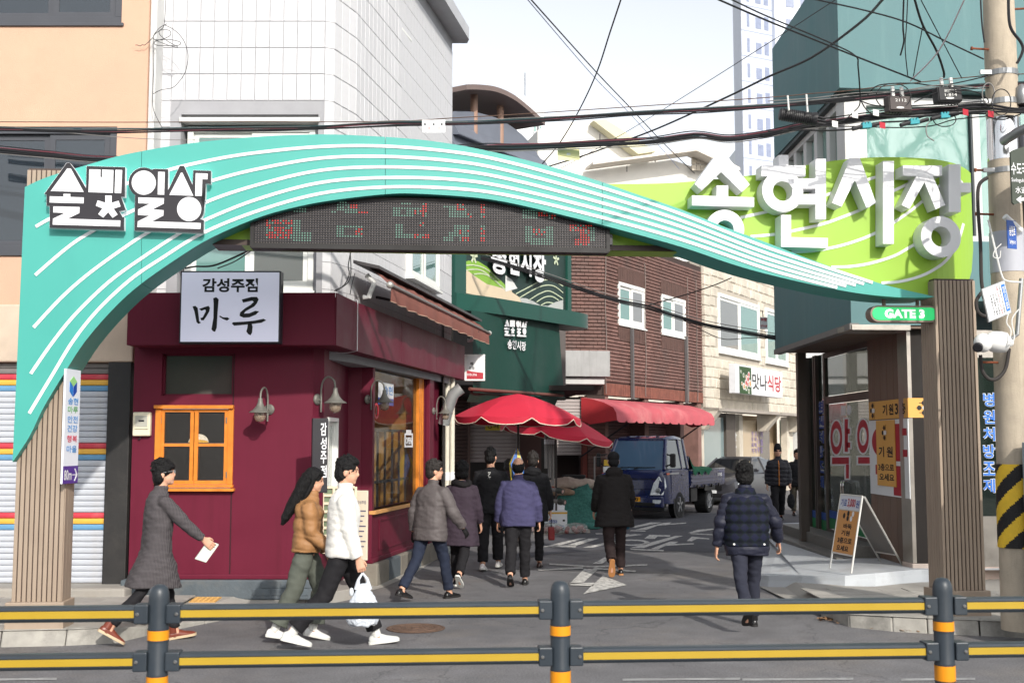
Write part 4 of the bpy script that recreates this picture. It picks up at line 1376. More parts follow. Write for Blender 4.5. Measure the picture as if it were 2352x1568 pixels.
BR = [[Lm(p) for p in s_] for s_ in (
	[(1768, 1245), (1795, 1240), (1815, 1258), (1830, 1380), (1845, 1395), (1822, 1405), (1805, 1390), (1785, 1290)],
	[(1828, 1268), (1880, 1250), (1915, 1240), (1928, 1258), (1922, 1290), (1893, 1340), (1870, 1372), (1848, 1372), (1840, 1352), (1862, 1345), (1890, 1290), (1885, 1272), (1850, 1285)],
	[(1958, 1170), (1985, 1160), (2008, 1180), (1998, 1300), (1990, 1440), (1975, 1478), (1955, 1472), (1942, 1455), (1960, 1350), (1962, 1220)],
	[(2018, 1328), (2050, 1345), (2090, 1345), (2108, 1358), (2085, 1375), (2050, 1362), (2015, 1340)],
	[(2220, 1182), (2270, 1168), (2310, 1158), (2360, 1158), (2375, 1180), (2360, 1215), (2335, 1245), (2300, 1265), (2255, 1290), (2240, 1310), (2290, 1308), (2345, 1285), (2380, 1290), (2350, 1320), (2290, 1345), (2235, 1348), (2200, 1332), (2205, 1300), (2250, 1262), (2300, 1232), (2330, 1205), (2318, 1192), (2270, 1202), (2232, 1210)],
	[(2128, 1402), (2140, 1390), (2240, 1385), (2340, 1375), (2420, 1358), (2445, 1372), (2400, 1395), (2300, 1408), (2200, 1418), (2150, 1422)],
	[(2275, 1402), (2310, 1398), (2320, 1430), (2315, 1485), (2300, 1510), (2278, 1498), (2262, 1475), (2272, 1440)])]
q = MB()
for s_ in BR:
	q.prism(PS, PS.hits(s_, .006), .0042, .0065, back=False)
q.build('brush_lettering', ink, sgn)
MB().tube(crv([PS.at(642, 645, -.1), PS.at(648, 655, -.1), PS.at(648, 670, -.1), PS.at(644, 680, -.2)], 4), .008, 6).build('cable', blackm, sgn)

# black upright sign by the entrance
vs = thing('upright_sign', 'black upright sign with white lettering 감성주점 at the entrance recess', 'sign', at(733, 1130, 13.5))
PV = Pl((0, 13.47, 0), (1, .35, 0))
MB().pxbox(PV, 718, 960, 752, 1131, -.06, 0).build('box', blackm, vs, bevel=.006)
q = MB()
for ch, y0, y1 in (('감', 970, 1000), ('성', 1004, 1032), ('주', 1035, 1064), ('점', 1068, 1096)):
	text_px(q, ch, PV, 736.5, y0, 750, y1, .004, bold=.02)
q.build('lettering', whitem, vs)

# ---------------------------------------------------------------- gooseneck wall lamps
lampm = M('lamp zinc', (118, 116, 110), rough=0.55, var=0.12, scale=20, metal=0.3)
bulbm = glass('lamp globe', (170, 150, 130), rough=0.1, mix=0.45)
def wall_lamp(p, n, reach, label, k=1.0):
	"""plate at p, outward direction n"""
	n = V(n).normalized()
	t = thing('wall_lamp', label, 'wall lamp', p, 'gooseneck lamps on the maroon bar')
	MB().lathe(p, [(.062 * k, 0), (.062 * k, .015), (.045 * k, .03)], seg=16, axis=n).build('back_plate', lampm, t, smooth=True)
	s = [p + n * .02, p + n * .06, p + n * .065 + V((0, 0, .12 * k)), p + n * (.065 + reach * .15) + V((0, 0, .21 * k)), p + n * (.065 + reach * .5) + V((0, 0, .245 * k)), p + n * (.065 + reach * .9) + V((0, 0, .20 * k)), p + n * (.065 + reach) + V((0, 0, .10 * k))]
	m_ = MB().tube(crv(s, 5), .011 * k, 8)
	m_.tube([p + n * .065 + V((0, 0, -.14 * k)), p + n * .065 + V((0, 0, .03))], .011 * k, 8)
	m_.build('arm', lampm, t, smooth=True)
	e = p + n * (.065 + reach) + V((0, 0, .10 * k))
	MB().lathe(e, [(.024 * k, .02 * k), (.026 * k, -.01 * k), (.03 * k, -.03 * k), (.045 * k, -.07 * k), (.085 * k, -.115 * k), (.125 * k, -.14 * k), (.125 * k, -.146 * k), (.07 * k, -.13 * k), (.02 * k, -.08 * k)], seg=24).build('shade', lampm, t, smooth=True)
	MB().lathe(e, [(.066 * k, -.14 * k), (.068 * k, -.18 * k), (.062 * k, -.215 * k), (.045 * k, -.24 * k), (.015 * k, -.252 * k)], seg=20).build('globe', bulbm, t, smooth=True)
	MB().lathe(e, [(.015 * k, -.13 * k), (.026 * k, -.17 * k), (.02 * k, -.2 * k), (.005 * k, -.21 * k)], seg=12).build('bulb', M('bulb white', (230, 226, 215), rough=0.3, var=0), t, smooth=True)
wall_lamp(FW.at(619, 940, 0), (-.12, -1, 0), .26, 'grey gooseneck lamp right of the orange window')
wall_lamp(PC.P(.07, 2.40, 0), (.9, -.45, 0), .20, 'grey gooseneck lamp above the black upright sign', 1.06)
wall_lamp(V((P4.x + .07, 15.49, 2.47)), (.85, -.5, 0), .22, 'grey gooseneck lamp before the barred shop window')
wall_lamp(SW.P(wn_[1] + .24, 2.4, .07), (.9, -.3, 0), .15, 'grey gooseneck lamp beside the cream drain pipes', .95)

# ---------------------------------------------------------------- folded-in brown awning
aw = thing('brown_awning', 'rolled-in brown canvas awning over the side of the maroon bar', 'awning', (-1.5, 17, 3.7))
A_, B_a = V((-1.90, 14.45, 0)), V((-.80, 20.75, 0))
AU = (B_a - A_).normalized()
AN = V((AU.y, -AU.x, 0))
AL = (B_a - A_).length
brownm = M('brown canvas', (134, 84, 74), rough=0.85, var=0.1, scale=4, bump=0.2, bscale=200, dirt=(100, 60, 52), dscale=1.5, damt=0.3)
def aw_pt(a, o, z): return A_ + AU * a + AN * o + V((0, 0, z))
sl_ = MB()
NA = 40
rows = []
for i in range(NA + 1):
	a = AL * i / NA
	s_ = .012 * math.sin(i * 1.9) + .008 * math.sin(i * .7)
	rows.append([aw_pt(a, .08, 4.10), aw_pt(a, .22 + s_ * .3, 4.0 + s_), aw_pt(a, .36, 3.875), aw_pt(a, .385, 3.83), aw_pt(a, .385 + s_, 3.74), aw_pt(a, .38 + s_ * 1.8, 3.66 - .012 * abs(math.sin(i * .8)))])
sl_.loft(rows, closed=False, cap=False)
sl_.build('canvas', brownm, aw, smooth=True)
q = MB()
for r0, r1 in zip(rows, rows[1:]): q.tube([r0[-1] + V((0, 0, 0)), r1[-1]], .006, 5, cap=False)
q.build('hem', M('hem tan', (190, 160, 140), rough=0.8), aw)
MB().tube([aw_pt(-.02, .385, 3.86), aw_pt(AL + .03, .385, 3.86)], .028, 10).build('front_bar', M('bar steel', (120, 116, 112), rough=0.4, metal=0.6), aw, smooth=True)
for a in (-.05, AL + .06):
	MB().ell(aw_pt(a, .385, 3.86), (.045, .045, .045)).build('end_knob', M('knob silver', (196, 194, 188), rough=0.35, metal=0.5), aw, smooth=True)
q = MB()
q.hexa([aw_pt(-.35, .0, 4.10), aw_pt(AL + .02, .0, 4.10), aw_pt(AL + .02, .26, 4.06), aw_pt(-.1, .26, 4.06), aw_pt(-.35, .0, 4.14), aw_pt(AL + .02, .0, 4.14), aw_pt(AL + .02, .26, 4.10), aw_pt(-.1, .26, 4.10)])
q.build('hood', M('hood dark', (62, 58, 60), rough=0.5), aw)
for a in (.02, AL - .1):
	MB().tube([aw_pt(a, .06, 4.0), aw_pt(a, .16, 3.9), aw_pt(a, .09, 3.72), aw_pt(a, .02, 3.72)], .035, 8).build('bracket', whitepaint, aw)
for a in (.5, AL - .9):
	MB().tube([aw_pt(a, .05, 3.78), aw_pt(a + .6, .30, 3.76), aw_pt(a, .37, 3.80)], .02, 6).build('folding_arm', blackm, aw)

# cream drain pipes at the end of the bar
dp = thing('drain_pipes', 'three cream drain pipes at the far end of the maroon bar', 'pipe', (-1.05, 19.6, 0))
pvc = M('cream pvc', (214, 208, 192), rough=0.5, var=0.06, dirt=(170, 160, 144), dscale=2, damt=0.4)
for k, x in enumerate((1013, 1026, 1038)):
	b_ = at(x, 1100, 19.7 + k * .12)
	m_ = MB().tube([V((b_.x, b_.y, .05)), V((b_.x, b_.y, 2.75)), V((b_.x, b_.y, 3.0))], .045, 12)
	m_.build('pipe', pvc, dp, smooth=True)
	MB().lathe((b_.x, b_.y, 1.25), [(.052, 0), (.052, .14)], seg=12).build('collar', whitem, dp)
m_ = MB().tube([V((-1.15, 19.4, 2.2)), V((-1.08, 19.35, 2.45)), V((-.98, 19.3, 2.7)), V((-.85, 19.3, 2.8))], .1, 12)
m_.build('vent_duct', M('zinc duct', (190, 192, 192), rough=0.35, metal=0.6, var=0.1), dp, smooth=True)
MB().poly([V((-1.15, 19.2, 0)), V((-1.1, 21.5, 0)), V((-1.1, 21.5, 4)), V((-1.15, 19.2, 4))]).build('bar_end_wall', room, mbar)
# ================================================================ RIGHT SIDE: teal corner building with the pharmacy
tealwall = M('teal render', (92, 124, 127), rough=0.8, var=0.07, scale=1.2, bump=0.15, bscale=60, dirt=(112, 144, 143), dscale=0.8, damt=0.45, streak=True)
steelm = M('stainless sheet', (172, 166, 158), rough=0.32, var=0.12, scale=3, metal=0.75, dirt=(120, 112, 104), dscale=2.5, damt=0.4)
plankm = M('brown siding', (112, 92, 80), rough=0.5, var=0.12, scale=3, rnd=0.06, dirt=(96, 62, 48), dscale=1.2, damt=0.5, streak=True)
phg = glass('pharmacy glass', (30, 42, 36), rough=0.03, mix=0.32)
bronze = M('bronze frame', (92, 84, 78), rough=0.45, var=0.08, metal=0.3)
tb = thing('teal_building', 'dark teal corner building with projecting upper storey and pharmacy at street level', 'building', (5.2, 15, 0))
TWx = 4.27
TL = Pl((TWx, 14.7, 0), (0, -1, 0))           # left flank, u towards the viewer, n to the lane side
TF = Pl((TWx, 14.7, 0), (1, .08, 0))
# upper storey
top = MB()
dpt = 3.75
def foot(x0, y0, w, d): return [(x0, y0), (x0 + w, y0 + .08 * w), (x0 + w, y0 + d), (x0, y0 + d)]
top.prism(XY, foot(TWx, 14.7, 11, dpt), 6.50, 8.32)
top.prism(XY, foot(TWx + .02, 14.72, 11, dpt - .04), 8.32, 9.6) if False else None
top.build('upper_storey', tealwall, tb)
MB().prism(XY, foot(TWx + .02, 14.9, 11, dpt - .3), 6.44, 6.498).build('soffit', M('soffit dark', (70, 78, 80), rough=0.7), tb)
# higher front parapet
MB().prism(XY, foot(TWx + 1.2, 14.72, 9, 2.0), 8.32, 10.5).build('parapet', tealwall, tb)
# middle storey: white corner posts and big panes set back
MX, MY = TWx + .10, 14.86
ML = Pl((MX, MY + 3.3, 0), (0, -1, 0))
MF = Pl((MX + .0, MY, 0), (1, .08, 0))
z0, z1 = 4.5, 6.44
postm = whitepaint
q = MB()
q.pbox(MF, -.0, .30, z0, z1, -.3, 0)
q.pbox(MF, .30, 11, z1 - .12, z1, -.2, -.01).pbox(MF, .30, 11, z0, z0 + .1, -.2, -.01)
for a in (1.75, 3.4, 5.1):
	q.pbox(MF, a, a + .1, z0 + .1, z1 - .12, -.2, -.012)
q.pbox(ML, 0, 3.0, z1 - .09, z1, -.2, .0).pbox(ML, 0, 3.0, z0, z0 + .09, -.2, 0)
for a in (.0, .55, 1.15, 1.75, 2.4):
	q.pbox(ML, a, a + .16, z0 + .09, z1 - .09, -.2, -.004)
q.build('mullions', postm, tb, bevel=.006)
MB().pbox(MF, 1.735, 1.75, z0 + .1, z1 - .13, -.15, -.03).build('dark_mullion', framedark, tb)
pg = glass('pane mint', (128, 166, 158), rough=0.02, mix=0.18, wob=0.10)
for a, b in ((.31, 1.73), (1.86, 3.39), (3.51, 5.09), (5.21, 8)):
	MB().pbox(MF, a, b, z0 + .1, z1 - .12, -.10, -.09).build('pane', pg, tb)
for a, b in ((.17, .54), (.72, 1.14), (1.32, 1.74), (1.92, 2.39), (2.57, 2.98)):
	MB().pbox(ML, a, b, z0 + .1, z1 - .1, -.10, -.09).build('pane', pg, tb)
MB().prism(XY, foot(MX + .5, MY + .5, 9, 2.6), z0 + .02, z1 - .05).build('room_core', M('room pale', (170, 180, 175), rough=0.9), tb)
# lower projecting band
band = MB()
band.prism(XY, foot(TWx + .08, 14.72, .55 + .9, 4.3), 3.40, 4.5)
band.prism(XY, foot(TWx + 1.53, 14.80 + .02, 9, 4.2), 3.72, 4.499)
band.build('lower_band', tealwall, tb)
edge = MB()
edge.pbox(Pl((TWx + .08, 14.715, 0), (1, .08, 0)), .0, .78, 3.33, 3.40, -.5, .012)
edge.build('band_edge', steelm, tb, bevel=.005)
MB().prism(XY, foot(TWx + .10, 14.75, 1.2, 4.2), 3.36, 3.399).build('soffit', M('soffit brown', (110, 92, 80), rough=0.6, var=0.15), tb)
MB().pbox(Pl((TWx + .08, 14.72, 0), (0, -1, 0)), -4.3, 0, 3.34, 3.42, -.1, .02).build('gutter', M('gutter zinc', (120, 118, 116), rough=0.5), tb)
# street level
GX, GY = 5.13, 14.95
GL = Pl((GX, GY, 0), (0, -1, 0))
ga = lambda x, y=1000: GL.hit(x, y)[0]
gz = lambda x, y: GL.hit(x, y)[1]
q = MB()
pl0, pl1 = ga(1997), -.0
npl = 6
for k in range(npl):
	a = pl0 + (pl1 - pl0) * k / npl
	MB().pbox(GL, a + .004, a + (pl1 - pl0) / npl - .004, .30, 3.36, -.05, 0).build('plank', plankm, tb)
MB().pbox(GL, pl0, pl1, .15, 3.36, -.2, -.03).build('wall_core', room, tb)
GF = Pl((GX, GY, 0), (1, .08, 0))
MB().pbox(GF, 0, .225, .36, 3.34, -.3, 0.004).build('steel_cladding', steelm, tb)
MB().pbox(GF, .235, .40, .36, 3.34, -.3, -.004).build('steel_cladding', steelm, tb)
MB().pbox(GF, -.02, .5, .10, .355, -.3, .03).build('stone_foot', M('foot stone', (190, 176, 166), rough=0.7, var=0.1), tb, bevel=.01)
MB().pbox(GF, .4, 8, .3, 3.36, -.3, -.02).build('front_wall', steelm, tb)
MB().pbox(GF, .4, 8, .1, .3, -.3, .02).build('front_foot', M('foot tile', (200, 180, 168), rough=0.7, var=0.1), tb)
MB().pbox(GF, .9, 1.9, .95, 3.0, -.019, -.012).build('pane', phg, tb)
# door recess: frame bars, door leaves, side light
d0, d1 = ga(1893), pl0
zt1 = 3.36
fb = MB()
fb.pbox(GL, d0, d1, 2.52, 2.64, -.08, -.02).pbox(GL, d0 - .06, d0 + .04, .4, zt1, -.08, -.015).pbox(GL, d1 - .05, d1, .4, zt1, -.08, -.018).pbox(GL, d0, d1, zt1 - .08, zt1, -.08, -.02)
fb.pbox(GL, d0, d1, .40, .50, -.08, -.018)
fb.build('door_frame', bronze, tb, bevel=.004)
mid = (d0 + d1) / 2
for a, b in ((d0 + .05, mid - .004), (mid + .004, d1 - .055)):
	MB().pbox(GL, a, b, .51, 2.51, -.055, -.047).build('door_leaf', phg, tb)
MB().pbox(GL, d0 + .05, d1 - .055, 2.65, zt1 - .09, -.055, -.047).build('transom_pane', phg, tb)
for s in (-.07, .05):
	MB().tube(crv([GL.P(mid + s, 1.28, -.05), GL.P(mid + s, 1.30, .05), GL.P(mid + s + .01, 1.2, .07), GL.P(mid + s, 1.02, .05), GL.P(mid + s, 1.0, -.05)], 4), .014, 8).build('door_handle', M('handle steel', (190, 190, 188), rough=0.2, metal=0.9, var=0.03), tb, smooth=True)
e0 = ga(1856)
MB().pbox(GL, e0, d0 - .065, .4, zt1, -.055, -.047).build('side_pane', phg, tb)
for a in (e0 - .05, e0 + .42, d0 - .5):
	MB().pbox(GL, a, a + .06, .2, zt1, -.1, .01).build('post', bronze, tb)
# corner post standing forward under the band and the second glass strip
pa = V((TWx + .42, 18.9, 0))
MB().box((pa.x, pa.y, .1), (pa.x + .14, pa.y + .14, 3.36)).build('post', bronze, tb)
# interior: shelves and pale back wall
q = MB()
q.box((GX + 1.9, 15.4, .4), (GX + 1.95, 21, 3.3))
q.build('back_wall', M('interior green', (96, 114, 98), rough=0.8, var=0.1), tb)
q = MB()
for z in (.9, 1.3, 1.7, 2.1):
	q.box((GX + 1.5, 16.2, z), (GX + 1.88, 20.4, z + .03))
q.build('shelves', M('shelf pale', (190, 196, 186), rough=0.6), tb)
for k in range(46):
	z = .93 + .4 * (k % 4)
	y = 16.3 + (k // 4) * .34
	h_ = R.uniform(.12, .28)
	MB().box((GX + 1.55, y, z), (GX + 1.75, y + R.uniform(.15, .28), z + h_)).build('medicine_box', M('box %d' % (k % 5), [(180, 60, 60), (60, 110, 170), (220, 220, 215), (90, 160, 120), (220, 180, 90)][k % 5], rough=0.6, var=0.05), tb)
# coloured strips and lettering on the glass
st = MB().pbox(GL, e0, d0 - .07, .62, .74, -.044, -.041).pbox(GL, d0 + .06, d1 - .06, .68, .80, -.044, -.041)
st.build('glass_strip', M('strip blue', (40, 76, 150), rough=0.4, var=0.03), tb)
st = MB().pbox(GL, e0, d0 - .07, .42, .615, -.044, -.041).pbox(GL, d0 + .06, d1 - .06, .51, .675, -.044, -.041)
st.build('glass_strip', M('strip green', (20, 116, 66), rough=0.4, var=0.03), tb)
redm = M('vinyl red', (168, 24, 44), rough=0.4, var=0.03)
vwhite = M('vinyl white', (216, 218, 220), rough=0.45, var=0.02)
vblue = M('vinyl blue', (40, 74, 150), rough=0.4, var=0.03)
q = MB()
vtext_px(q, '병원처방조제', GL, 1875, 921, 1892.5, 1120, -.038, bold=.03)
q.build('lettering', vblue, tb)
q = MB()
vtext_px(q, '병원처방조제', GL, 1875, 921, 1892.5, 1120, -.0405, bold=.075)
q.build('lettering_rim', vwhite, tb)
# big red 약 on the door: white rim under red strokes
def c4(x, y): return (1764 + x * .2501, 784.4 + y * .2501)
def gp_(p, off): return GL.hit(*c4(*p), off)
rim, red = MB(), MB()
def gring(cx, cy, rx, ry, irx, iry, o, mb):
	seg = 32
	A = [GL.P(*gp_((cx + rx * math.cos(2 * math.pi * k / seg), cy + ry * math.sin(2 * math.pi * k / seg)), o), o) for k in range(seg)]
	B = [GL.P(*gp_((cx + irx * math.cos(2 * math.pi * k / seg), cy + iry * math.sin(2 * math.pi * k / seg)), o), o) for k in range(seg)]
	mb.add(A + B, [(k, (k + 1) % seg, seg + (k + 1) % seg, seg + k) for k in range(seg)])
for cx, cy in ((627, 880), (872, 868)):
	gring(cx, cy, 66, 170, 22, 66, -.036, rim); gring(cx, cy, 53, 153, 35, 85, -.033, red)
def gbar(x0, y0, x1, y1, mb, o, g=0):
	mb.add([GL.P(*gp_(p, o), o) for p in ((x0 - g, y0 - g), (x1 + g, y0 - g), (x1 + g, y1 + g), (x0 - g, y1 + g))], [(0, 1, 2, 3)])
for b in ((704, 712, 733, 1010), (722, 800, 750, 845), (722, 925, 754, 972), (588, 1062, 742, 1122), (716, 1126, 742, 1255), (828, 1060, 968, 1118)):
	gbar(*b, rim, -.0355 + .0002 * b[0] / 1000, 14); gbar(*b, red, -.032)
rim.build('lettering_rim', vwhite, tb)
red.build('lettering', redm, tb)
q = MB()
a_, b_ = gp_((700, 640), -.04)
q.prism(GL, [GL.hit(*c4(x, y), -.04) for x, y in ((670, 590), (708, 588), (710, 672), (672, 676))], -.046, -.04)
q.prism(GL, [GL.hit(*c4(742 + 20 * math.cos(t * .4), 628 + 46 * math.sin(t * .4)), -.04) for t in range(16)], -.046, -.04)
q.build('sticker', vwhite, tb)
# steps
for k, (z, o) in enumerate(((.30, .62), (.46, .36))):
	MB().pbox(GL, ga(1842) - .2, pl0 + .35, .08, z, -.02, o).build('step', M('step chequer plate', (104, 102, 98), rough=0.6, var=0.15, scale=20, bump=0.5, bscale=120), tb, bevel=.012)

# signs on the siding
orange = M('board orange', (214, 160, 82), rough=0.5, var=0.04, scale=2)
s1 = thing('banner_sign', 'orange strip sign reading 기원 3층 wrapped round the pharmacy corner', 'sign', GL.P(-.4, 2.2, .02))
za, zb2 = GL.hit(*c4(1285, 517), .0)[1], GL.hit(*c4(1285, 697), 0)[1]
MB().pbox(GL, pl0 + .05, .012, zb2, za, .002, .012).build('board', orange, s1)
MB().pbox(GF, -.010, .33, zb2, za, .006, .016).build('board', orange, s1)
q = MB()
hh = za - zb2
def stones(mb, pl, a, zc, sp, r, o):
	pts = [((0, 1), 0), ((-1, 0), 0), ((0, -1), 0), ((.15, 0), 1), ((.85, 0), 1)]
	mb.pbox(pl, a - 1.6 * sp, a + 1.6 * sp, zc - .004, zc + .004, o - .001, o, 0)
	for dx in (0, .9): mb.pbox(pl, a + dx * sp - .004, a + dx * sp + .004, zc - 1.6 * sp, zc + 1.6 * sp, o - .001, o + .0004, 0)
	for dy in (-1, 1): mb.pbox(pl, a - 1.0 * sp, a + 1.0 * sp, zc + dy * sp - .004, zc + dy * sp + .004, o - .001, o + .0002, 0)
	for i, ((dx, dy), c) in enumerate(pts):
		mb.prism(pl, [(a + dx * sp + r * math.cos(t * .4), zc + dy * sp + r * math.sin(t * .4)) for t in range(16)], o, o + .003 + .0003 * i, c)
stones(q, GL, pl0 + .22, (za + zb2) / 2, hh * .28, hh * .13, .014)
q.build('go_stones', [ink, whitem], s1)
q = MB()
stones(q, GF, .20, (za + zb2) / 2, hh * .25, hh * .12, .018)
qt = MB()
for ch, f0, f1 in (('기', .38, .50), ('원', .54, .66), ('3', .70, .78), ('층', .82, .96)):
	L_ = -pl0 - .05
	text_into(qt, ch, GL, (pl0 + .05 + L_ * f0, zb2 + hh * .2, pl0 + .05 + L_ * f1, zb2 + hh * .78), .0145, .03, 0)
q.build('go_stones', [ink, whitem], s1)
q = qt
q.build('lettering', ink, s1)
s2 = thing('panel_sign', 'white panel with cropped red letter behind the orange upright board by the pharmacy door', 'sign', GL.P(-.4, 1.0, .02))
zt2, zb3 = GL.hit(*c4(1290, 705), 0)[1], GL.hit(*c4(1290, 1440), 0)[1]
MB().pbox(GL, pl0 + .03, -.0, zb3, zt2, .002, .014).build('board', vwhite, s2)
q = MB()
L_ = -pl0 - .03
A2 = pl0 + .03
def pp2(f0, f1, g0, g1): q.pbox(GL, A2 + L_ * f0, A2 + L_ * f1, zb3 + (zt2 - zb3) * g0, zb3 + (zt2 - zb3) * g1, .0142, .017)
hz = zt2 - zb3
q.prism(GL, [(A2 + L_ * (.32 + .24 * math.cos(rad(t))), zb3 + hz * (.71 + .2 * math.sin(rad(t)))) for t in range(90, 271, 12)] + [(A2 + L_ * .32, zb3 + hz * .51), (A2 + L_ * .32, zb3 + hz * .91)], .0142, .017)
pp2(.68, .86, .46, .94); pp2(.861, .97, .79, .88); pp2(.861, .97, .52, .61); pp2(.16, .27, .27, .40); pp2(.62, .86, .02, .40)
q.build('print', redm, s2)
s3 = thing('upright_board', 'orange upright board reading 기원 3층으로 오세요 on the white panel', 'sign', GL.P(-.4, 1.2, .03))
zt3, zb4 = GL.hit(*c4(1190, 715), 0)[1], GL.hit(*c4(1190, 1335), 0)[1]
f0, f1 = .22, .70
MB().pbox(GL, A2 + L_ * f0, A2 + L_ * f1, zb4, zt3, .018, .026).build('board', orange, s3)
q = MB()
h4 = zt3 - zb4
stones(q, GL, A2 + L_ * .44, zb4 + h4 * .81, h4 * .075, h4 * .036, .028)
q.build('go_stones', [ink, whitem], s3)
q = MB()
B0, BW = A2 + L_ * f0, L_ * (f1 - f0)
for s_, x0, x1, y0, y1 in (('기', .12, .42, .44, .60), ('원', .56, .88, .44, .60), ('3층으로', .08, .92, .23, .34), ('오세요', .12, .92, .08, .19)):
	text_into(q, s_, GL, (B0 + BW * x0, zb4 + h4 * y0, B0 + BW * x1, zb4 + h4 * y1), .0275, .03, 0)
q.build('lettering', ink, s3)
# blue lettering on the front behind the pole
q = MB()
for k, ch in enumerate('병원처방조제'):
	y = 902 + k * 39.5
	text_px(q, ch, GF, 2258, y, 2286, y + 31, .0, bold=.015)
q.build('lettering', M('vinyl bright blue', (56, 120, 214), rough=0.4, var=0.02), tb)
q = MB()
for k, ch in enumerate('병원처방조제'):
	y = 902 + k * 39.5
	text_px(q, ch, GF, 2257, y - 1, 2287, y + 32, -.006, bold=.05)
q.build('lettering_rim', vwhite, tb)

# sandwich board
ab = thing('sandwich_board', 'steel framed sandwich board advertising 바둑 기원 3층으로 오세요 on the pale apron', 'sandwich board', gnd(1935, 1310, .3))
fl, fr_ = gnd(1906, 1305, .3), gnd(1955, 1316, .3)
hgt = 1.13
back_l, back_r2 = gnd(2022, 1288, .3), gnd(2072, 1296, .3)
tl = at(1934, 1133, (fl.y + back_l.y) / 2 - .1)
uu = (fr_ - fl).normalized()
Wd = (fr_ - fl).length
tl = (fl + back_l) / 2 + V((0, 0, hgt)); tl = V((at(1932, 1135, fl.y + .25).x, fl.y + .25, at(1932, 1135, fl.y + .25).z))
tr_ = tl + uu * (Wd * 1.0) + V((0, 0, -.01))
vv = (tl - fl)
BP = Pl(fl, uu, vv.normalized())
BH = vv.length
q = MB()
for a in (0, Wd): q.tube([BP.P(a, -.0, 0), BP.P(a, BH, 0)], .013, 8)
for b in (BH * .22, BH * .80, BH): q.tube([BP.P(0, b, 0), BP.P(Wd, b, 0)], .011, 8)
bl, br = back_l, back_r2
tl2, tr2 = BP.P(0, BH, -.03), BP.P(Wd, BH, -.03)
q.tube([bl, tl2], .013, 8).tube([br, tr2], .013, 8).tube([bl.lerp(tl2, .15), br.lerp(tr2, .15)], .011, 8)
q.build('frame', M('bright steel', (214, 212, 206), rough=0.35, metal=0.5, var=0.04), ab, smooth=True)
MB().pbox(BP, .01, Wd - .01, BH * .22, BH * .795, -.008, .006).build('front_panel', M('board ochre', (206, 146, 84), rough=0.5, var=0.04), ab)
MB().pbox(BP, .01, Wd - .01, BH * .805, BH * .99, -.008, .007).build('header_panel', M('board pale', (206, 208, 216), rough=0.5, var=0.03), ab)
MB().hexa([bl.lerp(tl2, .15) + V((0, -.006, 0)), br.lerp(tr2, .15) + V((0, -.006, 0)), br.lerp(tr2, .15), bl.lerp(tl2, .15), tl2 + V((0, -.006, 0)), tr2 + V((0, -.006, 0)), tr2, tl2]).build('rear_panel', M('board grey', (110, 106, 102), rough=0.6, var=0.1), ab)
q = MB()
text_into(q, '기료', BP, (Wd * .08, BH * .84, Wd * .36, BH * .945), .0085, .02, 0)
text_into(q, '3,000', BP, (Wd * .40, BH * .825, Wd * .76, BH * .955), .0085, .03, 1)
text_into(q, '원', BP, (Wd * .79, BH * .84, Wd * .94, BH * .94), .0085, .02, 0)
for s_, x0, x1, y0, y1 in (('바둑', .36, .74, .55, .62), ('기원', .30, .70, .46, .53), ('3층으로', .18, .84, .355, .435), ('오세요', .18, .74, .255, .33)):
	text_into(q, s_, BP, (Wd * x0, BH * y0, Wd * x1, BH * y1), .008, .03, 2)
r_ = .045
for dx, dz_, c in ((.5, .755, 2), (.32, .72, 2), (.5, .69, 2), (.66, .69, 3), (.72, .755, 3)):
	q.prism(BP, [(Wd * dx + r_ * .6 * math.cos(t * .4), BH * dz_ + r_ * .8 * math.sin(t * .4)) for t in range(16)], .0062, .0085 + dx * .0006, c)
q.build('print', [vblue, redm, ink, whitem], ab)

# ---------------------------------------------------------------- concrete utility pole with its clutter
px_, py_ = 4.865, 11.2
concpole = M('pole concrete', (176, 164, 146), rough=0.85, var=0.14, scale=4, bump=0.35, bscale=80, dirt=(120, 112, 100), dscale=1.5, damt=0.6, streak=True)
pole = thing('utility_pole', 'tall round concrete utility pole at the right edge with chevron wrap at its foot', 'pole', (px_, py_, 0))
def pr(z): return .185 - .0062 * z
MB().lathe((px_, py_, .12), [(pr(0) + .002, 0)] + [(pr(z), z) for z in range(1, 11)], seg=28).build('shaft', concpole, pole, smooth=True)
# yellow and black wrap with studs: diagonal bands
wr = MB()
zA, zB = at(2320, 1065, py_).z, at(2320, 1256, py_).z
SEG, RWS = 72, 72
for i in range(RWS):
	za_, zb_2 = zB + (zA - zB) * i / RWS, zB + (zA - zB) * (i + 1) / RWS
	for k in range(SEG):
		t0, t1 = 2 * math.pi * k / SEG, 2 * math.pi * (k + 1) / SEG
		ph_ = ((i / RWS) * (zA - zB) * .95 - (k / SEG) * 2 * math.pi * .17 * 1.0) / .30
		c = 0 if (ph_ % 1.0) < .5 else 1
		r0, r1 = pr(za_) + .012, pr(zb_2) + .012
		wr.add([(px_ + r * math.cos(t), py_ + r * math.sin(t), z) for t, r, z in ((t0, r0, za_), (t1, r0, za_), (t1, r1, zb_2), (t0, r1, zb_2))], [(0, 1, 2, 3)], c)
wr.build('chevron_wrap', [M('wrap yellow', (226, 186, 50), rough=0.6, var=0.1, scale=8, bump=0.6, bscale=70), M('wrap black', (26, 25, 26), rough=0.6, var=0.1, bump=0.6, bscale=70)], pole)
galv = M('galvanised', (140, 142, 143), rough=0.4, metal=0.6, var=0.1)
rust = M('rust', (120, 66, 44), rough=0.9, var=0.25, scale=20)
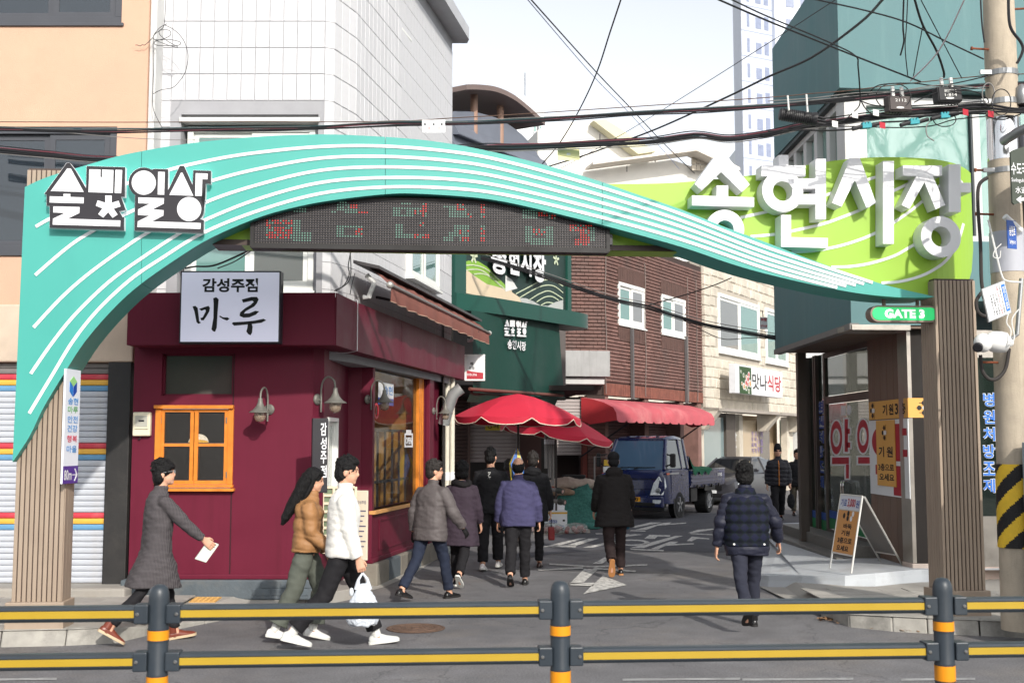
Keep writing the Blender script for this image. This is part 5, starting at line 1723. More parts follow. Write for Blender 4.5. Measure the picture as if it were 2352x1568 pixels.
for y in (172, 238, 305 + 90):
	z = at(2300, y, py_).z
	MB().lathe((px_, py_, z - .03), [(pr(z) + .008, 0), (pr(z) + .008, .055)], seg=24).build('band', galv, pole)
	MB().box((px_ - pr(z) - .09, py_ - .09, z - .02), (px_ - pr(z) + .02, py_ - .06, z + .02)).build('bracket', galv, pole)
for y, s_ in ((118, -1), (395, -1), (495, -1), (833, -1), (26, 1)):
	z = at(2300, y, py_).z
	MB().tube([(px_ + s_ * (pr(z) - .02), py_ - .05, z), (px_ + s_ * (pr(z) + .16), py_ - .08, z)], .011, 8).lathe((px_ + s_ * (pr(z) + .16), py_ - .08, z), [(.02, 0), (.02, .015)], seg=8, axis=(s_, 0, 0)).build('step_bolt', rust, pole)
z = at(2300, 325, py_).z
MB().lathe((px_, py_, z - .2), [(pr(z) + .004, 0), (pr(z) + .004, .42)], seg=28).build('steel_sleeve', M('mirror sleeve', (214, 214, 214), rough=0.12, metal=0.95, var=0.04), pole, smooth=True)
z = at(2300, 590, py_).z
MB().lathe((px_, py_, z - .16), [(pr(z) + .006, 0), (pr(z) + .006, .40)], seg=28).build('tape_band', M('tape grey', (176, 178, 186), rough=0.5, var=0.08), pole, smooth=True)
# steel conduit pipes on the pole's right
for k, (dx, r_, c) in enumerate(((.17, .035, M('conduit dark', (64, 66, 72), rough=0.5, var=0.1)), (.24, .028, M('conduit zinc', (170, 170, 166), rough=0.4, metal=0.4, var=0.1)))):
	MB().tube([(px_ + dx, py_ - .12, .15), (px_ + dx - .01, py_ - .12, 2.4), (px_ + dx - .03, py_ - .12, 4.9 + k * .3)], r_, 10).build('conduit', c, pole, smooth=True)
MB().lathe((px_ + .14, py_ - .12, 5.2), [(.05, 0), (.07, .08), (.06, .16), (.02, .2)], seg=12).build('cable_head', galv, pole, smooth=True)
# number plate
q = Pl((px_ + .02, py_ - .19, 0), (1, .12, 0))
z = at(2330, 888, py_).z
MB().pbox(q, .03, .16, z - .09, z + .11, 0, .004).build('number_plate', vwhite, pole)
m_ = MB()
text_into(m_, '6', q, (.11, z - .02, .145, z + .06), .006, .03)
m_.build('lettering', ink, pole)
# flexible hoses on the left side of the pole
hose = M('hose black', (52, 48, 46), rough=0.7, var=0.1)
for pts in ([(2268, 408), (2249, 425), (2246, 470), (2252, 560), (2254, 640), (2258, 668)], [(2258, 668), (2243, 690), (2246, 715), (2262, 726), (2285, 726)], [(2252, 815), (2256, 850), (2272, 870), (2292, 868), (2310, 845), (2318, 800)]):
	MB().tube(crv([at(x, y, py_ - .16) for x, y in pts], 6), .018, 8).build('hose', hose, pole, smooth=True)

# dome camera
cc = thing('cctv_camera', 'white dome cctv camera on an arm at the utility pole', 'camera', at(2285, 790, 10.7))
white_p = M('white housing', (226, 226, 224), rough=0.35, var=0.02)
c = at(2292, 785, 10.72)
MB().lathe(c, [(.02, -.115), (.07, -.10), (.098, -.05), (.102, .02), (.095, .07), (.05, .10), (.03, .14)], seg=24, axis=(.95, .1, -.05)).build('housing', white_p, cc, smooth=True)
MB().ell(at(2258, 787, 10.70), (.085, .085, .09)).build('dome', white_p, cc, smooth=True)
MB().lathe(at(2247, 796, 10.66), [(.045, 0), (.045, .03), (.03, .035)], seg=16, axis=(-.5, -.7, -.45)).build('lens', M('lens', (40, 40, 44), rough=0.1, var=0), cc)
MB().tube([at(2318, 780, 10.75), at(2336, 768, 10.8), at(2346, 640, 10.85)], .02, 8).build('arm', galv, cc)

# tilted cctv notice
nt_ = thing('notice_board', 'tilted white notice board about crime prevention cctv hanging on the utility pole', 'sign', at(2290, 735, 10.6))
pA, pB, pC = at(2254, 664, 10.62), at(2307, 643, 10.66), at(2271, 740, 10.62)
NP = Pl(pC, (pB - pA), (pA - pC))
hN = (pA - pC).length; wN = (pB - pA).length
MB().pbox(NP, 0, wN, 0, hN, -.02, 0).build('frame', galv, nt_)
MB().pbox(NP, .008, wN - .008, .008, hN - .008, .001, .004).build('face', vwhite, nt_)
m_ = MB()
# lines of print run along the board's long side
NR_ = Pl(NP.P(wN, 0, 0), NP.v, -NP.u)
m_.pbox(NR_, .03, hN - .03, .012, .052, .004, .0055, 1)
m_.build('heading_band', [ink, M('notice blue', (30, 110, 200), rough=0.4, var=0)], nt_)
m_ = MB()
text_into(m_, '방범용 CCTV 안내문', NR_, (.05, .018, hN - .05, .046), .008, .02, 2)
for k, (s_, c_i) in enumerate((('범죄예방 및 사건사고 증거 확보를 위하여', 0), ('반경 100m 이내 24시간 촬영', 1), ('녹화하고 있습니다', 0), ('경찰서 생활안전과', 0), ('구청 안전총괄과', 0))):
	y = .062 + k * .027
	text_into(m_, s_, NR_, (.03, y, hN - .03 - .05 * (k > 1), y + .018), .0058, .01, c_i)
m_.build('lettering', [ink, M('notice red', (200, 40, 60), rough=0.4, var=0), whitem], nt_)
# blue street name plate
bp = thing('street_plate', 'small blue street name plate on a bracket right of the pole', 'sign', at(2325, 545, 10.8))
BPl = Pl(at(2313, 545, 10.8), (1, .5, 0))
a0_, b1_ = BPl.hit(2313, 505); a1_, b0_ = BPl.hit(2336, 572)
BPl2 = Pl(BPl.o, BPl.u, (0, 0, 1))
MB().pbox(BPl2, a0_, a1_, b0_, b1_, -.01, 0).build('plate', M('plate blue', (46, 84, 160), rough=0.4, var=0.04), bp)
m_ = MB()
text_into(m_, '송현로', BPl2, (a0_ + .02, b0_ + .12, a1_ - .02, b1_ - .05), .004, .02)
text_into(m_, 'Songhyeon-ro', BPl2, (a0_ + .02, b0_ + .03, a1_ - .02, b0_ + .09), .004, .02)
m_.build('lettering', whitem, bp)
MB().tube([at(2308, 497, 10.85), at(2345, 530, 10.9)], .03, 10).build('tube', white_p, bp)
# brown tourist sign, cut by the frame
ts = thing('tourist_sign', 'dark green direction sign with white lettering and arrow at the right edge', 'sign', at(2345, 420, 10.3))
TS = Pl(at(2322, 410, 10.3), (1, .25, 0))
(a0_, b1_), (a1_, b0_) = TS.hit(2321, 345), TS.hit(2470, 478)
pts = [(a0_ + .02, b0_), (a1_, b0_ + .22), (a1_, b1_ + .22), (a0_ + .02, b1_), (a0_, b1_ - .02), (a0_, b0_ + .02)]
MB().prism(TS, pts, -.02, 0).build('plate', M('sign dark olive', (62, 70, 60), rough=0.45, var=0.05), ts)
m_ = MB()
text_px(m_, '수도국산', TS, 2322, 372, 2372, 404, .004, .02)
text_px(m_, 'Sudoguksan Museum', TS, 2323, 408, 2395, 424, .004, .01)
text_px(m_, '水道局山', TS, 2332, 428, 2385, 447, .004, .01)
m_.prism(TS, TS.hits([(2334, 458), (2346, 449), (2345, 455), (2360, 452), (2360, 459), (2345, 462), (2346, 468)], .004), .002, .004)
m_.build('lettering', vwhite, ts)
MB().tube([at(2305, 325, 10.9), at(2335, 305, 10.7), at(2400, 275, 10.5)], .045, 12).build('arm', galv, ts, smooth=True)
# grey cabinet against the pole, cut by the frame
gc = thing('steel_cabinet', 'pale grey steel cabinet standing at the right edge beside the pole', 'cabinet', at(2360, 1300, 10.6))
b_ = at(2336, 1400, 10.95) + V((.10, 0, 0))
MB().box((b_.x, 10.6, .15), (b_.x + .5, 10.95, at(2340, 1015, 10.7).z)).build('body', M('cabinet grey', (150, 164, 170), rough=0.5, var=0.05), gc, bevel=.01)
MB().box((b_.x + .02, 10.585, .25), (b_.x + .48, 10.599, 1.5)).build('door', M('cabinet grey', (150, 164, 170)), gc)
# ================================================================ THE LANE BEYOND THE ARCH
dgreen = M('sign dark green', (34, 54, 50), rough=0.5, var=0.06, scale=1.5)
mgreen = M('fascia green', (24, 72, 62), rough=0.4, var=0.05, scale=1.5)
curt = M('green tarpaulin', (14, 58, 49), rough=0.6, var=0.08, scale=2.5, bump=0.12, bscale=12)
# covered market gate: sign board, curved ledge, green curtain
gd = V((2.2, 3.6, 0)).normalized()
GP = Pl((-1.02, 21.0, 0), gd)
mg = thing('market_sign_board', 'dark green hillside sign board with white lettering over the covered market entrance', 'sign', GP.P(1.9, 4.4))
gz_ = lambda y, x=1175: GP.hit(x, y)[1]
ga_ = lambda x, y=700: GP.hit(x, y)[0]
z_b, z_t = 4.62, 7.0
x0g, x1g = ga_(1066), ga_(1299, 640)
MB().pbox(GP, x0g, x1g, z_b, z_t, -.18, 0).build('board', dgreen, mg)
MB().pbox(GP, x1g, x1g + .16, 4.55, z_t, -.3, .06).build('edge_post', mgreen, mg, bevel=.01)
MB().pbox(GP, x0g - .38, x0g, 4.55, z_t, -.3, .05).build('edge_post', mgreen, mg, bevel=.01)
# printed hills (flat print on the board)
q = MB()
def g6(x, y): return (588 + x * .2501, 392.2 + y * .2501)
def g7(x, y): return (1176 + x * .2501, 392.2 + y * .2501)
H_ = lambda pts, f, o: [GP.hit(*f(*p), o) for p in pts]
q.prism(GP, H_([(1868, 860), (1950, 825), (2040, 830), (2120, 880), (2351, 1110), (2351, 1200), (1868, 960)], g6, .003), .001, .003, 1, back=False)
q.prism(GP, H_([(1868, 905), (1910, 890), (2000, 960), (2120, 1040), (2351, 1100), (2351, 1215), (1868, 1108)], g6, .006), .004, .006, 2, back=False)
q.prism(GP, H_([(0, 1000), (50, 1080), (-60, 1110), (-60, 960)], g7, .009), .007, .009, 4, back=False)
q.prism(GP, H_([(-30, 1120), (0, 1115), (75, 1165), (140, 1230), (-30, 1218)], g7, .0065), .0045, .0065, 2, back=False)
q.prism(GP, H_([(70, 1168), (130, 1170), (200, 1200), (260, 1235), (330, 1240), (400, 1205), (470, 1185), (470, 1300), (300, 1265), (100, 1232)], g7, .0095), .0075, .0095, 3, back=False)
q.build('print', [dgreen, M('print leaf green', (128, 170, 66), rough=0.5, var=0.04), M('print sand', (206, 188, 162), rough=0.5, var=0.04), M('print grey', (176, 178, 176), rough=0.5, var=0.03), M('print white', (214, 214, 212), rough=0.5, var=0.02)], mg)
pale = M('line pale', (190, 200, 170), rough=0.5, var=0)
q = MB()
for f, pts in ((g6, [(1868, 880), (1990, 865), (2110, 900), (2230, 1000)]), (g6, [(1868, 930), (1990, 905), (2100, 930), (2250, 1060)]), (g6, [(2000, 950), (2080, 945), (2160, 980), (2290, 1090)]),
			   (g7, [(35, 1130), (150, 1070), (270, 1010), (370, 1005), (470, 1060)]), (g7, [(70, 1165), (200, 1090), (300, 1052), (390, 1060), (470, 1120)]), (g7, [(160, 1185), (260, 1125), (350, 1105), (470, 1175)]), (g7, [(225, 1205), (300, 1160), (370, 1155), (430, 1190)]), (g7, [(265, 1235), (320, 1208), (380, 1215)])):
	q.ribbon(GP, crv(H_(pts, f, .011), 5), .022, .0098, .0115)
	q.build('print_line', pale, mg); q = MB()
for f, cx, cy in ((g6, 2000, 790), (g7, 405, 815)):
	for t in range(5):
		a_, b_ = GP.hit(*f(cx, cy), .01)
		an = t * 1.256 + 1.57
		q.ribbon(GP, [(a_, b_), (a_ + .13 * math.cos(an), b_ + .13 * math.sin(an))], .05, .0098, .012)
	q.build('print_blossom', pale, mg); q = MB()
for ch, xx0, xx1, yy0, yy1 in (('송', 1128, 1165, 558, 634), ('현', 1168, 1193, 560, 634), ('시', 1196, 1221, 566, 636), ('장', 1224, 1254, 572, 652)):
	q = MB()
	vs_, fs_ = glyphs(ch, .04)
	for o in (.04, .16):
		text_px(q, ch, GP, xx0, yy0, xx1, yy1, o, bold=.04)
	n_ = len(q.v) // 2
	edges = {}
	for f in fs_:
		for i in range(len(f)):
			e = (f[i], f[(i + 1) % len(f)])
			edges[e] = 1
	q.add([], [])
	side = [(a, b, b + n_, a + n_) for (a, b) in edges if (b, a) not in edges]
	q.f += side; q.m += [0] * len(side)
	q.build('letter', whitem, mg)
# curved green ledge
q = MB()
led_pts = [(x0g - .4, .10), (x0g + .6, .32), (x1g - 1.2, .45), (x1g - .2, .50), (x1g + .22, .42), (x1g + .36, .2), (x1g + .38, -.1)]
cpts = crv(led_pts, 5)
q.loft([[GP.P(a, 4.30, o), GP.P(a, 4.60, o), GP.P(a, 4.62, o - .08), GP.P(a, 4.62, -.2), GP.P(a, 4.30, -.2)] for a, o in cpts])
q.build('ledge', mgreen, mg, smooth=True, angle=35)
# curtain
ct = thing('green_curtain', 'green tarpaulin curtain with white market logo hanging under the sign board', 'curtain', GP.P(1.9, 2.8))
ca0, ca1 = GP.hit(1082, 800, .25)[0], GP.hit(1283, 850, .25)[0]
rows = []
for j in range(13):
	z = 4.30 - (4.30 - 2.80) * j / 12
	rows.append([GP.P(ca0 + (ca1 - ca0) * i / 40 + (j / 12) * (.08 + .20 * i / 40), z, .25 + .02 * math.sin(i * .55) * (j / 12) + .015 * math.sin(i * .21 + j * .3)) for i in range(41)])
MB().loft(rows, closed=False, cap=False).build('cloth', curt, ct, smooth=True)
MB().tube([GP.P(ca0 - .08, 2.86, .27), GP.P(ca1 + .14, 2.86, .27)], .03, 8).build('bottom_bar', M('bar brown', (110, 70, 62), rough=0.5), ct)
q = MB()
for j in range(4):
	pass
rows = [[GP.P(ca0 + (ca1 - ca0) * i / 24 + .05, z, .22 - .05 * k) for i in range(25)] for k, z in enumerate((2.84, 2.72, 2.63))]
q.loft(rows, closed=False, cap=False).build('valance', curt, ct, smooth=True)
q = MB()
text_px(q, '송현시장', GP, 1166, 779, 1208, 806, .295, bold=.03)
lo_f = lambda p: (1157 + (p[0] - 405) * 55 / 1535, 731 + (p[1] + 72) * 45 / 640)
for p in W_:
	q.prism(GP, [GP.hit(*lo_f(pt), .292) for pt in p], .285, .294, back=False)
q.build('logo', whitem, ct)

# shop row at the back of the market mouth: shutters in the shade
bk = thing('market_shops', 'shaded row of market shop shutters under the covered market mouth', 'building', (0, 27, 0))
KB = Pl((0, 27.4, 0), (1, .1, 0))
ka = lambda x, y=1000: KB.hit(x, y)[0]
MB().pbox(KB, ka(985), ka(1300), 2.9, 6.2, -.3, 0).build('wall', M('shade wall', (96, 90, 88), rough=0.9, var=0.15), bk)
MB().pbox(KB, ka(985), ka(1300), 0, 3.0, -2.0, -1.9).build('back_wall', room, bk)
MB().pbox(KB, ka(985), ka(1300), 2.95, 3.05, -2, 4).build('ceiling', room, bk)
shg = M('shutter grey', (170, 160, 158), rough=0.5, var=0.1, scale=2, dirt=(120, 110, 108), dscale=1, damt=0.5)
def shutter(parent, pl, a0, a1, b0, b1, mat, pitch=.085, o=0.0):
	n = int((b1 - b0) / pitch)
	q = MB()
	p_ = (b1 - b0) / n
	q.loft([[pl.P(a, 0, o + d) + V((0, 0, z)) for d, z in ((0, .0), (.022, .01), (.022, p_ * .6), (0, p_ - .004), (-.02, p_ - .004), (-.02, 0))] for a in (a0, a1)])
	me = q.mesh('shutter_slat', (0, 0, 0)); me.materials.append(mat)
	rl = root_loc(parent)
	for i in range(n):
		inst('shutter_slat', me, parent, V((0, 0, b0 + i * p_)))
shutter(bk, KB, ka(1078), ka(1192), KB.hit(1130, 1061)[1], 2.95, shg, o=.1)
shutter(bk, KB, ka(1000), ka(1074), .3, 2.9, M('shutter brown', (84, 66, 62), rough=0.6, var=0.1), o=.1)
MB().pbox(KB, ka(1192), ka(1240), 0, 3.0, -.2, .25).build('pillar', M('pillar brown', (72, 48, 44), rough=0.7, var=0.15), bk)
MB().pbox(KB, ka(1074), ka(1079), 0, 3.0, -.1, .2).build('post', M('post brown', (100, 80, 74), rough=0.6), bk)
# clutter in the dark stall
for k in range(14):
	x = ka(1082) + .1 * k + R.uniform(0, .05)
	MB().box((x, 27.2, .0 + .2 * (k % 3)), (x + R.uniform(.1, .3), 27.8, R.uniform(.5, 1.25))).build('goods', M('goods %d' % (k % 4), [(70, 54, 46), (50, 60, 84), (90, 60, 50), (64, 70, 66)][k % 4], rough=0.8, var=0.2), bk)
ys = thing('shop_sign', 'small yellow shop sign reading 강화상회 under the first parasol', 'sign', KB.at(1148, 980, .3))
MB().pxbox(KB, 1115, 960, 1184, 988, .25, .30).build('board', M('board yellow', (196, 176, 60), rough=0.5), ys)
q = MB(); text_px(q, '강화상회', KB, 1118, 965, 1175, 984, .306, bold=.02); q.build('lettering', ink, ys)
# small red and white sign sticking out past the bar
hs_ = thing('projecting_sign', 'white and red projecting sign half hidden by the green curtain', 'sign', at(1078, 845, 20.9))
HP = Pl(at(1078, 870, 20.9), (1, .2, 0))
c_ = [(1067, 818), (1069, 815), (1112, 815), (1112, 872), (1069, 872), (1067, 868)]
MB().prism(HP, HP.hits([(1065.5, 817), (1068, 813.5), (1114, 813.5), (1114, 874), (1068, 874), (1065.5, 870)], 0), -.12, 0).build('case', white_p, hs_)
MB().prism(HP, HP.hits([(1072, 818), (1110, 818), (1110, 870), (1072, 870)], .002), .001, .004).build('face', vwhite, hs_)
MB().prism(HP, HP.hits([(1072, 850), (1085, 853), (1110, 856), (1110, 870), (1072, 870)], .006), .005, .007).build('red_band', redm, hs_)
q = MB()
text_px(q, '해', HP, 1080, 831, 1087, 840, .006, .02); text_px(q, '강화', HP, 1077, 841, 1090, 849, .006, .02)
text_px(q, '010-316', HP, 1073, 857, 1095, 863, .009, .02, 1)
q.build('lettering', [ink, whitem], hs_)

# ---------------------------------------------------------------- brick building at the bend of the lane
brickm = M('ribbed brick', (122, 92, 85), rough=0.75, var=0.22, scale=3.5, bump=0.3, bscale=50, rnd=0.2, dirt=(92, 82, 78), dscale=0.7, damt=0.75)
mortar = M('mortar dark', (62, 50, 47), rough=0.95, var=0.15)
bb = thing('brick_building', 'two storey building of ribbed brown brick at the bend of the lane', 'building', (2.6, 31, 0))
BX, BY = 2.50, 31.0
WB = Pl((BX, BY, 0), (.5, .866, 0))                    # lane front, running away to the right
WL = Pl((BX, BY, 0), (1, .18, 0))                      # left flank (a negative)
bw = WB.hit(1613, 800)[0]
z0b, z1b = 3.16, 7.6
wa = lambda x, y: WB.hit(x, y)
w1_ = (*[wa(1421, 700)[0], wa(1482, 700)[0]], wa(1421, 744)[1], wa(1421, 646)[1])
w2_ = (*[wa(1520, 720)[0], wa(1575, 720)[0]], wa(1521, 766)[1], wa(1521, 675)[1])
MB().pbox(WL, -2.6, 0, z0b, z1b, -.3, -.03).build('wall', mortar, bb)
q = MB(); wall_with_holes(q, WB, -.03, bw, z0b, z1b, [w1_, w2_], -.3, -.03); q.build('wall', mortar, bb)
BRW, BRH = .235, .098
qb = MB()
qb.loft([[V((x, -d, z)) for d, z in ((0, .006), (.030, .016), (.042, BRH * .5), (.030, BRH - .016), (0, BRH - .006))] for x in (.005, BRW - .005)], closed=True)
bme = qb.mesh('brick', (0, 0, 0)); bme.materials.append(brickm)
bulk = MB(); nb = 0
sold = []
for wi in (w1_, w2_):
	sold.append((wi[0] - .05, wi[1] + .05, wi[3], wi[3] + .42)); sold.append((wi[0] - .05, wi[1] + .05, wi[2] - .45, wi[2] - .06))
for pl, a0_, a1_ in ((WB, 0, bw), (WL, -2.55, 0)):
	nr = int((z1b - z0b - .36) / BRH)
	for r in range(nr):
		z = z0b + .36 + r * BRH
		a = a0_ - (BRW / 2 if r % 2 else 0)
		while a < a1_ - .03:
			x0, x1 = max(a, a0_), min(a + BRW, a1_)
			if x1 - x0 > .05:
				hit_ = False
				if pl is WB:
					for h in (w1_, w2_):
						if h[0] - .02 < (x0 + x1) / 2 < h[1] + .02 and h[2] - .08 < z + BRH / 2 < h[3]: hit_ = True
					for h in sold:
						if h[0] < (x0 + x1) / 2 < h[1] and h[2] < z + BRH / 2 < h[3]: hit_ = True
				if not hit_ and pl.P(x0, z).z < 7.4:
					if nb < 300 and x1 - x0 > BRW - .01 and pl is WB and 3.9 < z < 5.5 and a < 3.2:
						inst('brick', bme, bb, pl.P(x0, z, -.03 + R.uniform(-.006, .006)), (R.uniform(-.02, .02), 0, math.atan2(pl.u.y, pl.u.x)))
						nb += 1
					else:
						o = R.uniform(-.006, .006)
						bulk.loft([[pl.P(x, 0, d - .03 + o) + V((0, 0, z + zz)) for d, zz in ((0, .006), (.03, .016), (.042, BRH * .5), (.03, BRH - .016), (0, BRH - .006))] for x in (x0 + .005, x1 - .005)])
			a += BRW
tag(bulk.build('brickwork', brickm, bb), kind='stuff')
redbrick = M('soldier brick', (124, 78, 66), rough=0.8, var=0.25, scale=6, dirt=(80, 56, 50), dscale=2, damt=0.6)
q = MB()
k = 0.0
while k < bw - .03:
	q.pbox(WB, k + .004, k + .068, z0b, z0b + .33, -.03, .004 + R.uniform(-.004, .004)); k += .074
tag(q.build('soldier_course', redbrick, bb), kind='stuff')
dkbrick = M('soldier brick dark', (88, 66, 60), rough=0.8, var=0.2, scale=6)
for h in sold:
	q = MB(); k = h[0]
	while k < h[1] - .03:
		q.pbox(WB, k + .004, k + .066, h[2], h[3] - .005, -.03, .012 + R.uniform(-.004, .004)); k += .072
	tag(q.build('soldier_course', dkbrick, bb), kind='stuff')
for wi in (w1_, w2_):
	window(bb, WB, *wi, fr=.10, dep=.1, sashes=2, off=-.01, pms=[paneg, glass('screen grey', (120, 122, 124), mix=0.1)])
for k, x in enumerate((1447, 1572)):
	a = WB.hit(x, 880)[0]
	MB().pbox(WB, a, a + .09, 3.1, 5.1 + .1 * k, .02, .10).build('bracket_post', M('post grey', (92, 90, 90), rough=0.6, var=0.1), bb)
q = MB()
for x, f in ((1389, 0), (1480, 1), (1578, 2), (1598, 3)):
	a = WB.hit(x, 720)[0]
	q.tube([WB.P(a + .03 * math.sin(z * 3 + f), z, .03) for z in [3.2 + .3 * i for i in range(14)]], .012, 5)
q.build('wall_cable', M('wall cable', (130, 118, 112), rough=0.7, var=0.1), bb)
# street level of the brick building: dim shop fronts
dim = M('dim shopfront', (58, 46, 44), rough=0.8, var=0.2)
MB().pbox(WB, 0, bw, 0, 3.14, -.8, -.7).build('ground_wall', dim, bb)
for a0_, a1_ in ((.5, 2.7), (3.0, 5.4)):
	shutter(bb, WB, a0_, a1_, 1.5, 3.05, M('shutter maroon', (84, 56, 54), rough=0.55, var=0.12), o=-.5)
for a in (0, 2.75, 5.5, bw - .35):
	MB().pbox(WB, a, a + .3, 0, 3.15, -.6, -.05).build('pier', brickm, bb)
MB().pbox(WL, -2.6, 0, 0, 3.14, -1.2, -1.1).build('ground_wall', dim, bb)
shutter(bb, WL, -1.75, -.55, 1.55, 3.05, shg, o=-.2)
MB().pbox(WL, -.5, 0, 0, 3.15, -.3, -.03).build('pier', mortar, bb)
for r in range(30):
	MB().pbox(WL, -.48, .0, .05 + r * .1, .14 + r * .1, -.03, .012).build('brick', brickm, bb)
MB().pbox(WL, -.62, -.5, 0, 3.1, -.25, .0).build('post', M('post rust red', (120, 60, 52), rough=0.6), bb)
MB().pbox(WL, -2.3, -1.8, 0, 3.1, -.3, .0).build('pier', M('pillar brown', (72, 48, 44)), bb)
# zinc canopy on the left flank
zc = M('zinc sheet', (150, 150, 150), rough=0.45, metal=0.4, var=0.12, scale=2, dirt=(104, 100, 98), dscale=1, damt=0.5, streak=True)
MB().pbox(WL, -2.3, .0, 3.62, 4.30, .05, .55).build('zinc_canopy', zc, bb, bevel=.01)
MB().pbox(WL, -2.3, -.12, 3.42, 3.6, .05, .42).build('canopy_lip', M('lip white', (190, 190, 188), rough=0.5), bb, bevel=.02)

# red canvas awning on the brick front
ra = thing('red_awning', 'faded red canvas awning with scalloped edge on the brick building', 'awning', WB.P(3.2, 2.9, .8))
redc = M('red canvas', (178, 84, 92), rough=0.8, var=0.12, scale=2.5, bump=0.2, bscale=20, dirt=(206, 150, 146), dscale=0.9, damt=0.6)
aa0, aa1 = WB.hit(1404, 950, .9)[0], WB.hit(1638, 960, 1.0)[0]
rows = []
NA = 60
for i in range(NA + 1):
	a = aa0 + (aa1 - aa0) * i / NA
	w_ = .02 * math.sin(i * .8)
	sc_ = .05 * (1 if i % 5 == 0 else 0)
	rows.append([WB.P(a, 3.04, .05), WB.P(a, 3.0 + w_ * .6, .35), WB.P(a, 2.90 + w_, .70), WB.P(a, 2.78 + w_, .95), WB.P(a, 2.64 + w_ * .8, 1.04), WB.P(a, 2.40 + sc_, 1.06 + w_ * .8)])
MB().loft(rows, closed=False, cap=False).build('canvas', redc, ra, smooth=True)
for e in (0, -1):
	r_ = rows[e]
	MB().poly([r_[0], r_[1], r_[2], r_[3], r_[4], r_[5] + V((0, 0, .0)), WB.P(aa0 if e == 0 else aa1, 2.35, .3), WB.P(aa0 if e == 0 else aa1, 2.45, .05)]).build('end_flap', M('red canvas deep', (168, 44, 50), rough=0.8, var=0.15, scale=3), ra)
for a in (aa0 + 1.2, aa1 - .7):
	MB().tube([WB.P(a - .6, 1.5, -.3), WB.P(a, 2.5, 1.0)], .022, 6).build('strut', blackm, ra)

# ---------------------------------------------------------------- pale stone building
stone = M('split stone', (196, 188, 174), rough=0.85, var=0.12, scale=4, bump=0.9, bscale=14, rnd=0.1, dirt=(150, 142, 130), dscale=1.5, damt=0.5)
sb_ = thing('stone_building', 'pale split-stone building with large white windows beyond the brick building', 'building', WB.P(bw + 5, 0))
e0_, e1_ = bw + .01, WB.hit(1832, 860)[0]
zs0, zs1 = 3.0, 8.6
W1 = (WB.hit(1648, 760)[0], WB.hit(1742, 780)[0], WB.hit(1648, 808)[1], WB.hit(1648, 672)[1])
W2 = (WB.hit(1757, 770)[0], WB.hit(1806, 780)[0], WB.hit(1757, 832)[1], WB.hit(1757, 706)[1])
q = MB(); wall_with_holes(q, WB, e0_, e1_, zs0, zs1, [W1, W2], -.4, 0); q.build('wall', M('stone joint', (168, 160, 148), rough=0.95), sb_)
SWD, SHT = .62, .34
ns = 0
big = MB()
for r in range(int((zs1 - zs0) / SHT)):
	z = zs0 + r * SHT
	a = e0_ + .55 - (SWD / 2 if r % 2 else 0)
	while a < e1_:
		x0, x1 = max(a, e0_ + .55), min(a + SWD, e1_)
		if x1 - x0 > .1 and not any(h[0] - .06 < (x0 + x1) / 2 < h[1] + .06 and h[2] - .1 < z + SHT / 2 < h[3] + .1 for h in (W1, W2)):
			d = R.uniform(.02, .05)
			p8 = [WB.P(x, zz, o) for (x, zz, o) in ((x0 + .008, z + .008, .0), (x1 - .008, z + .008, 0), (x1 - .008, z + SHT - .008, 0), (x0 + .008, z + SHT - .008, 0),
												  (x0 + .04, z + .04, d), (x1 - .04, z + .04, d * .8), (x1 - .05, z + SHT - .04, d), (x0 + .04, z + SHT - .05, d * 1.1))]
			if r < 14 and ns < 240:
				MB().add(p8, [(4, 5, 6, 7), (0, 1, 5, 4), (1, 2, 6, 5), (2, 3, 7, 6), (3, 0, 4, 7)]).build('stone_block', stone, sb_); ns += 1
			else:
				big.add(p8, [(4, 5, 6, 7), (0, 1, 5, 4), (1, 2, 6, 5), (2, 3, 7, 6), (3, 0, 4, 7)])
		a += SWD
tag(big.build('stonework', stone, sb_), kind='stuff')
# quoins and corbels
for r in range(17):
	z = zs0 + r * .335
	MB().pbox(WB, e0_, e0_ + .52, z + .006, z + .33, -.1, .12 + R.uniform(-.02, .02)).build('quoin', stone, sb_, bevel=.03)
for a in (e0_ + .0, WB.hit(1755, 900)[0], e1_ - .6):
	MB().hexa([WB.P(a, 2.3, 0), WB.P(a + .4, 2.3, 0), WB.P(a + .4, 2.3, -.3), WB.P(a, 2.3, -.3), WB.P(a, 3.0, .6), WB.P(a + .4, 3.0, .6), WB.P(a + .4, 3.0, -.3), WB.P(a, 3.0, -.3)]).build('corbel', stone, sb_, bevel=.02)
MB().pbox(WB, e0_, e1_, 2.9, 3.0, -.1, .55).build('slab', M('slab grey', (150, 142, 134), rough=0.8, var=0.1), sb_)
for wi, n_, p_ in ((W1, 2, [glass('pane grey', (120, 122, 122)), paneg]), (W2, 2, [paneg, paneg])):
	window(sb_, WB, *wi, fr=.12, dep=.12, sashes=n_, off=.05, pms=p_)
	q = MB()
	for i in range(28):
		z = wi[2] + .25 + i * (wi[3] - wi[2] - .4) / 28
		q.pbox(WB, (wi[0] * .45 + wi[1] * .55) if wi is W1 else wi[0] + .2, wi[1] - .2, z, z + .035, -.14, -.12)
	tag(q.build('blind', M('blind mint', (120, 176, 168), rough=0.6, var=0.05), sb_), kind='stuff')
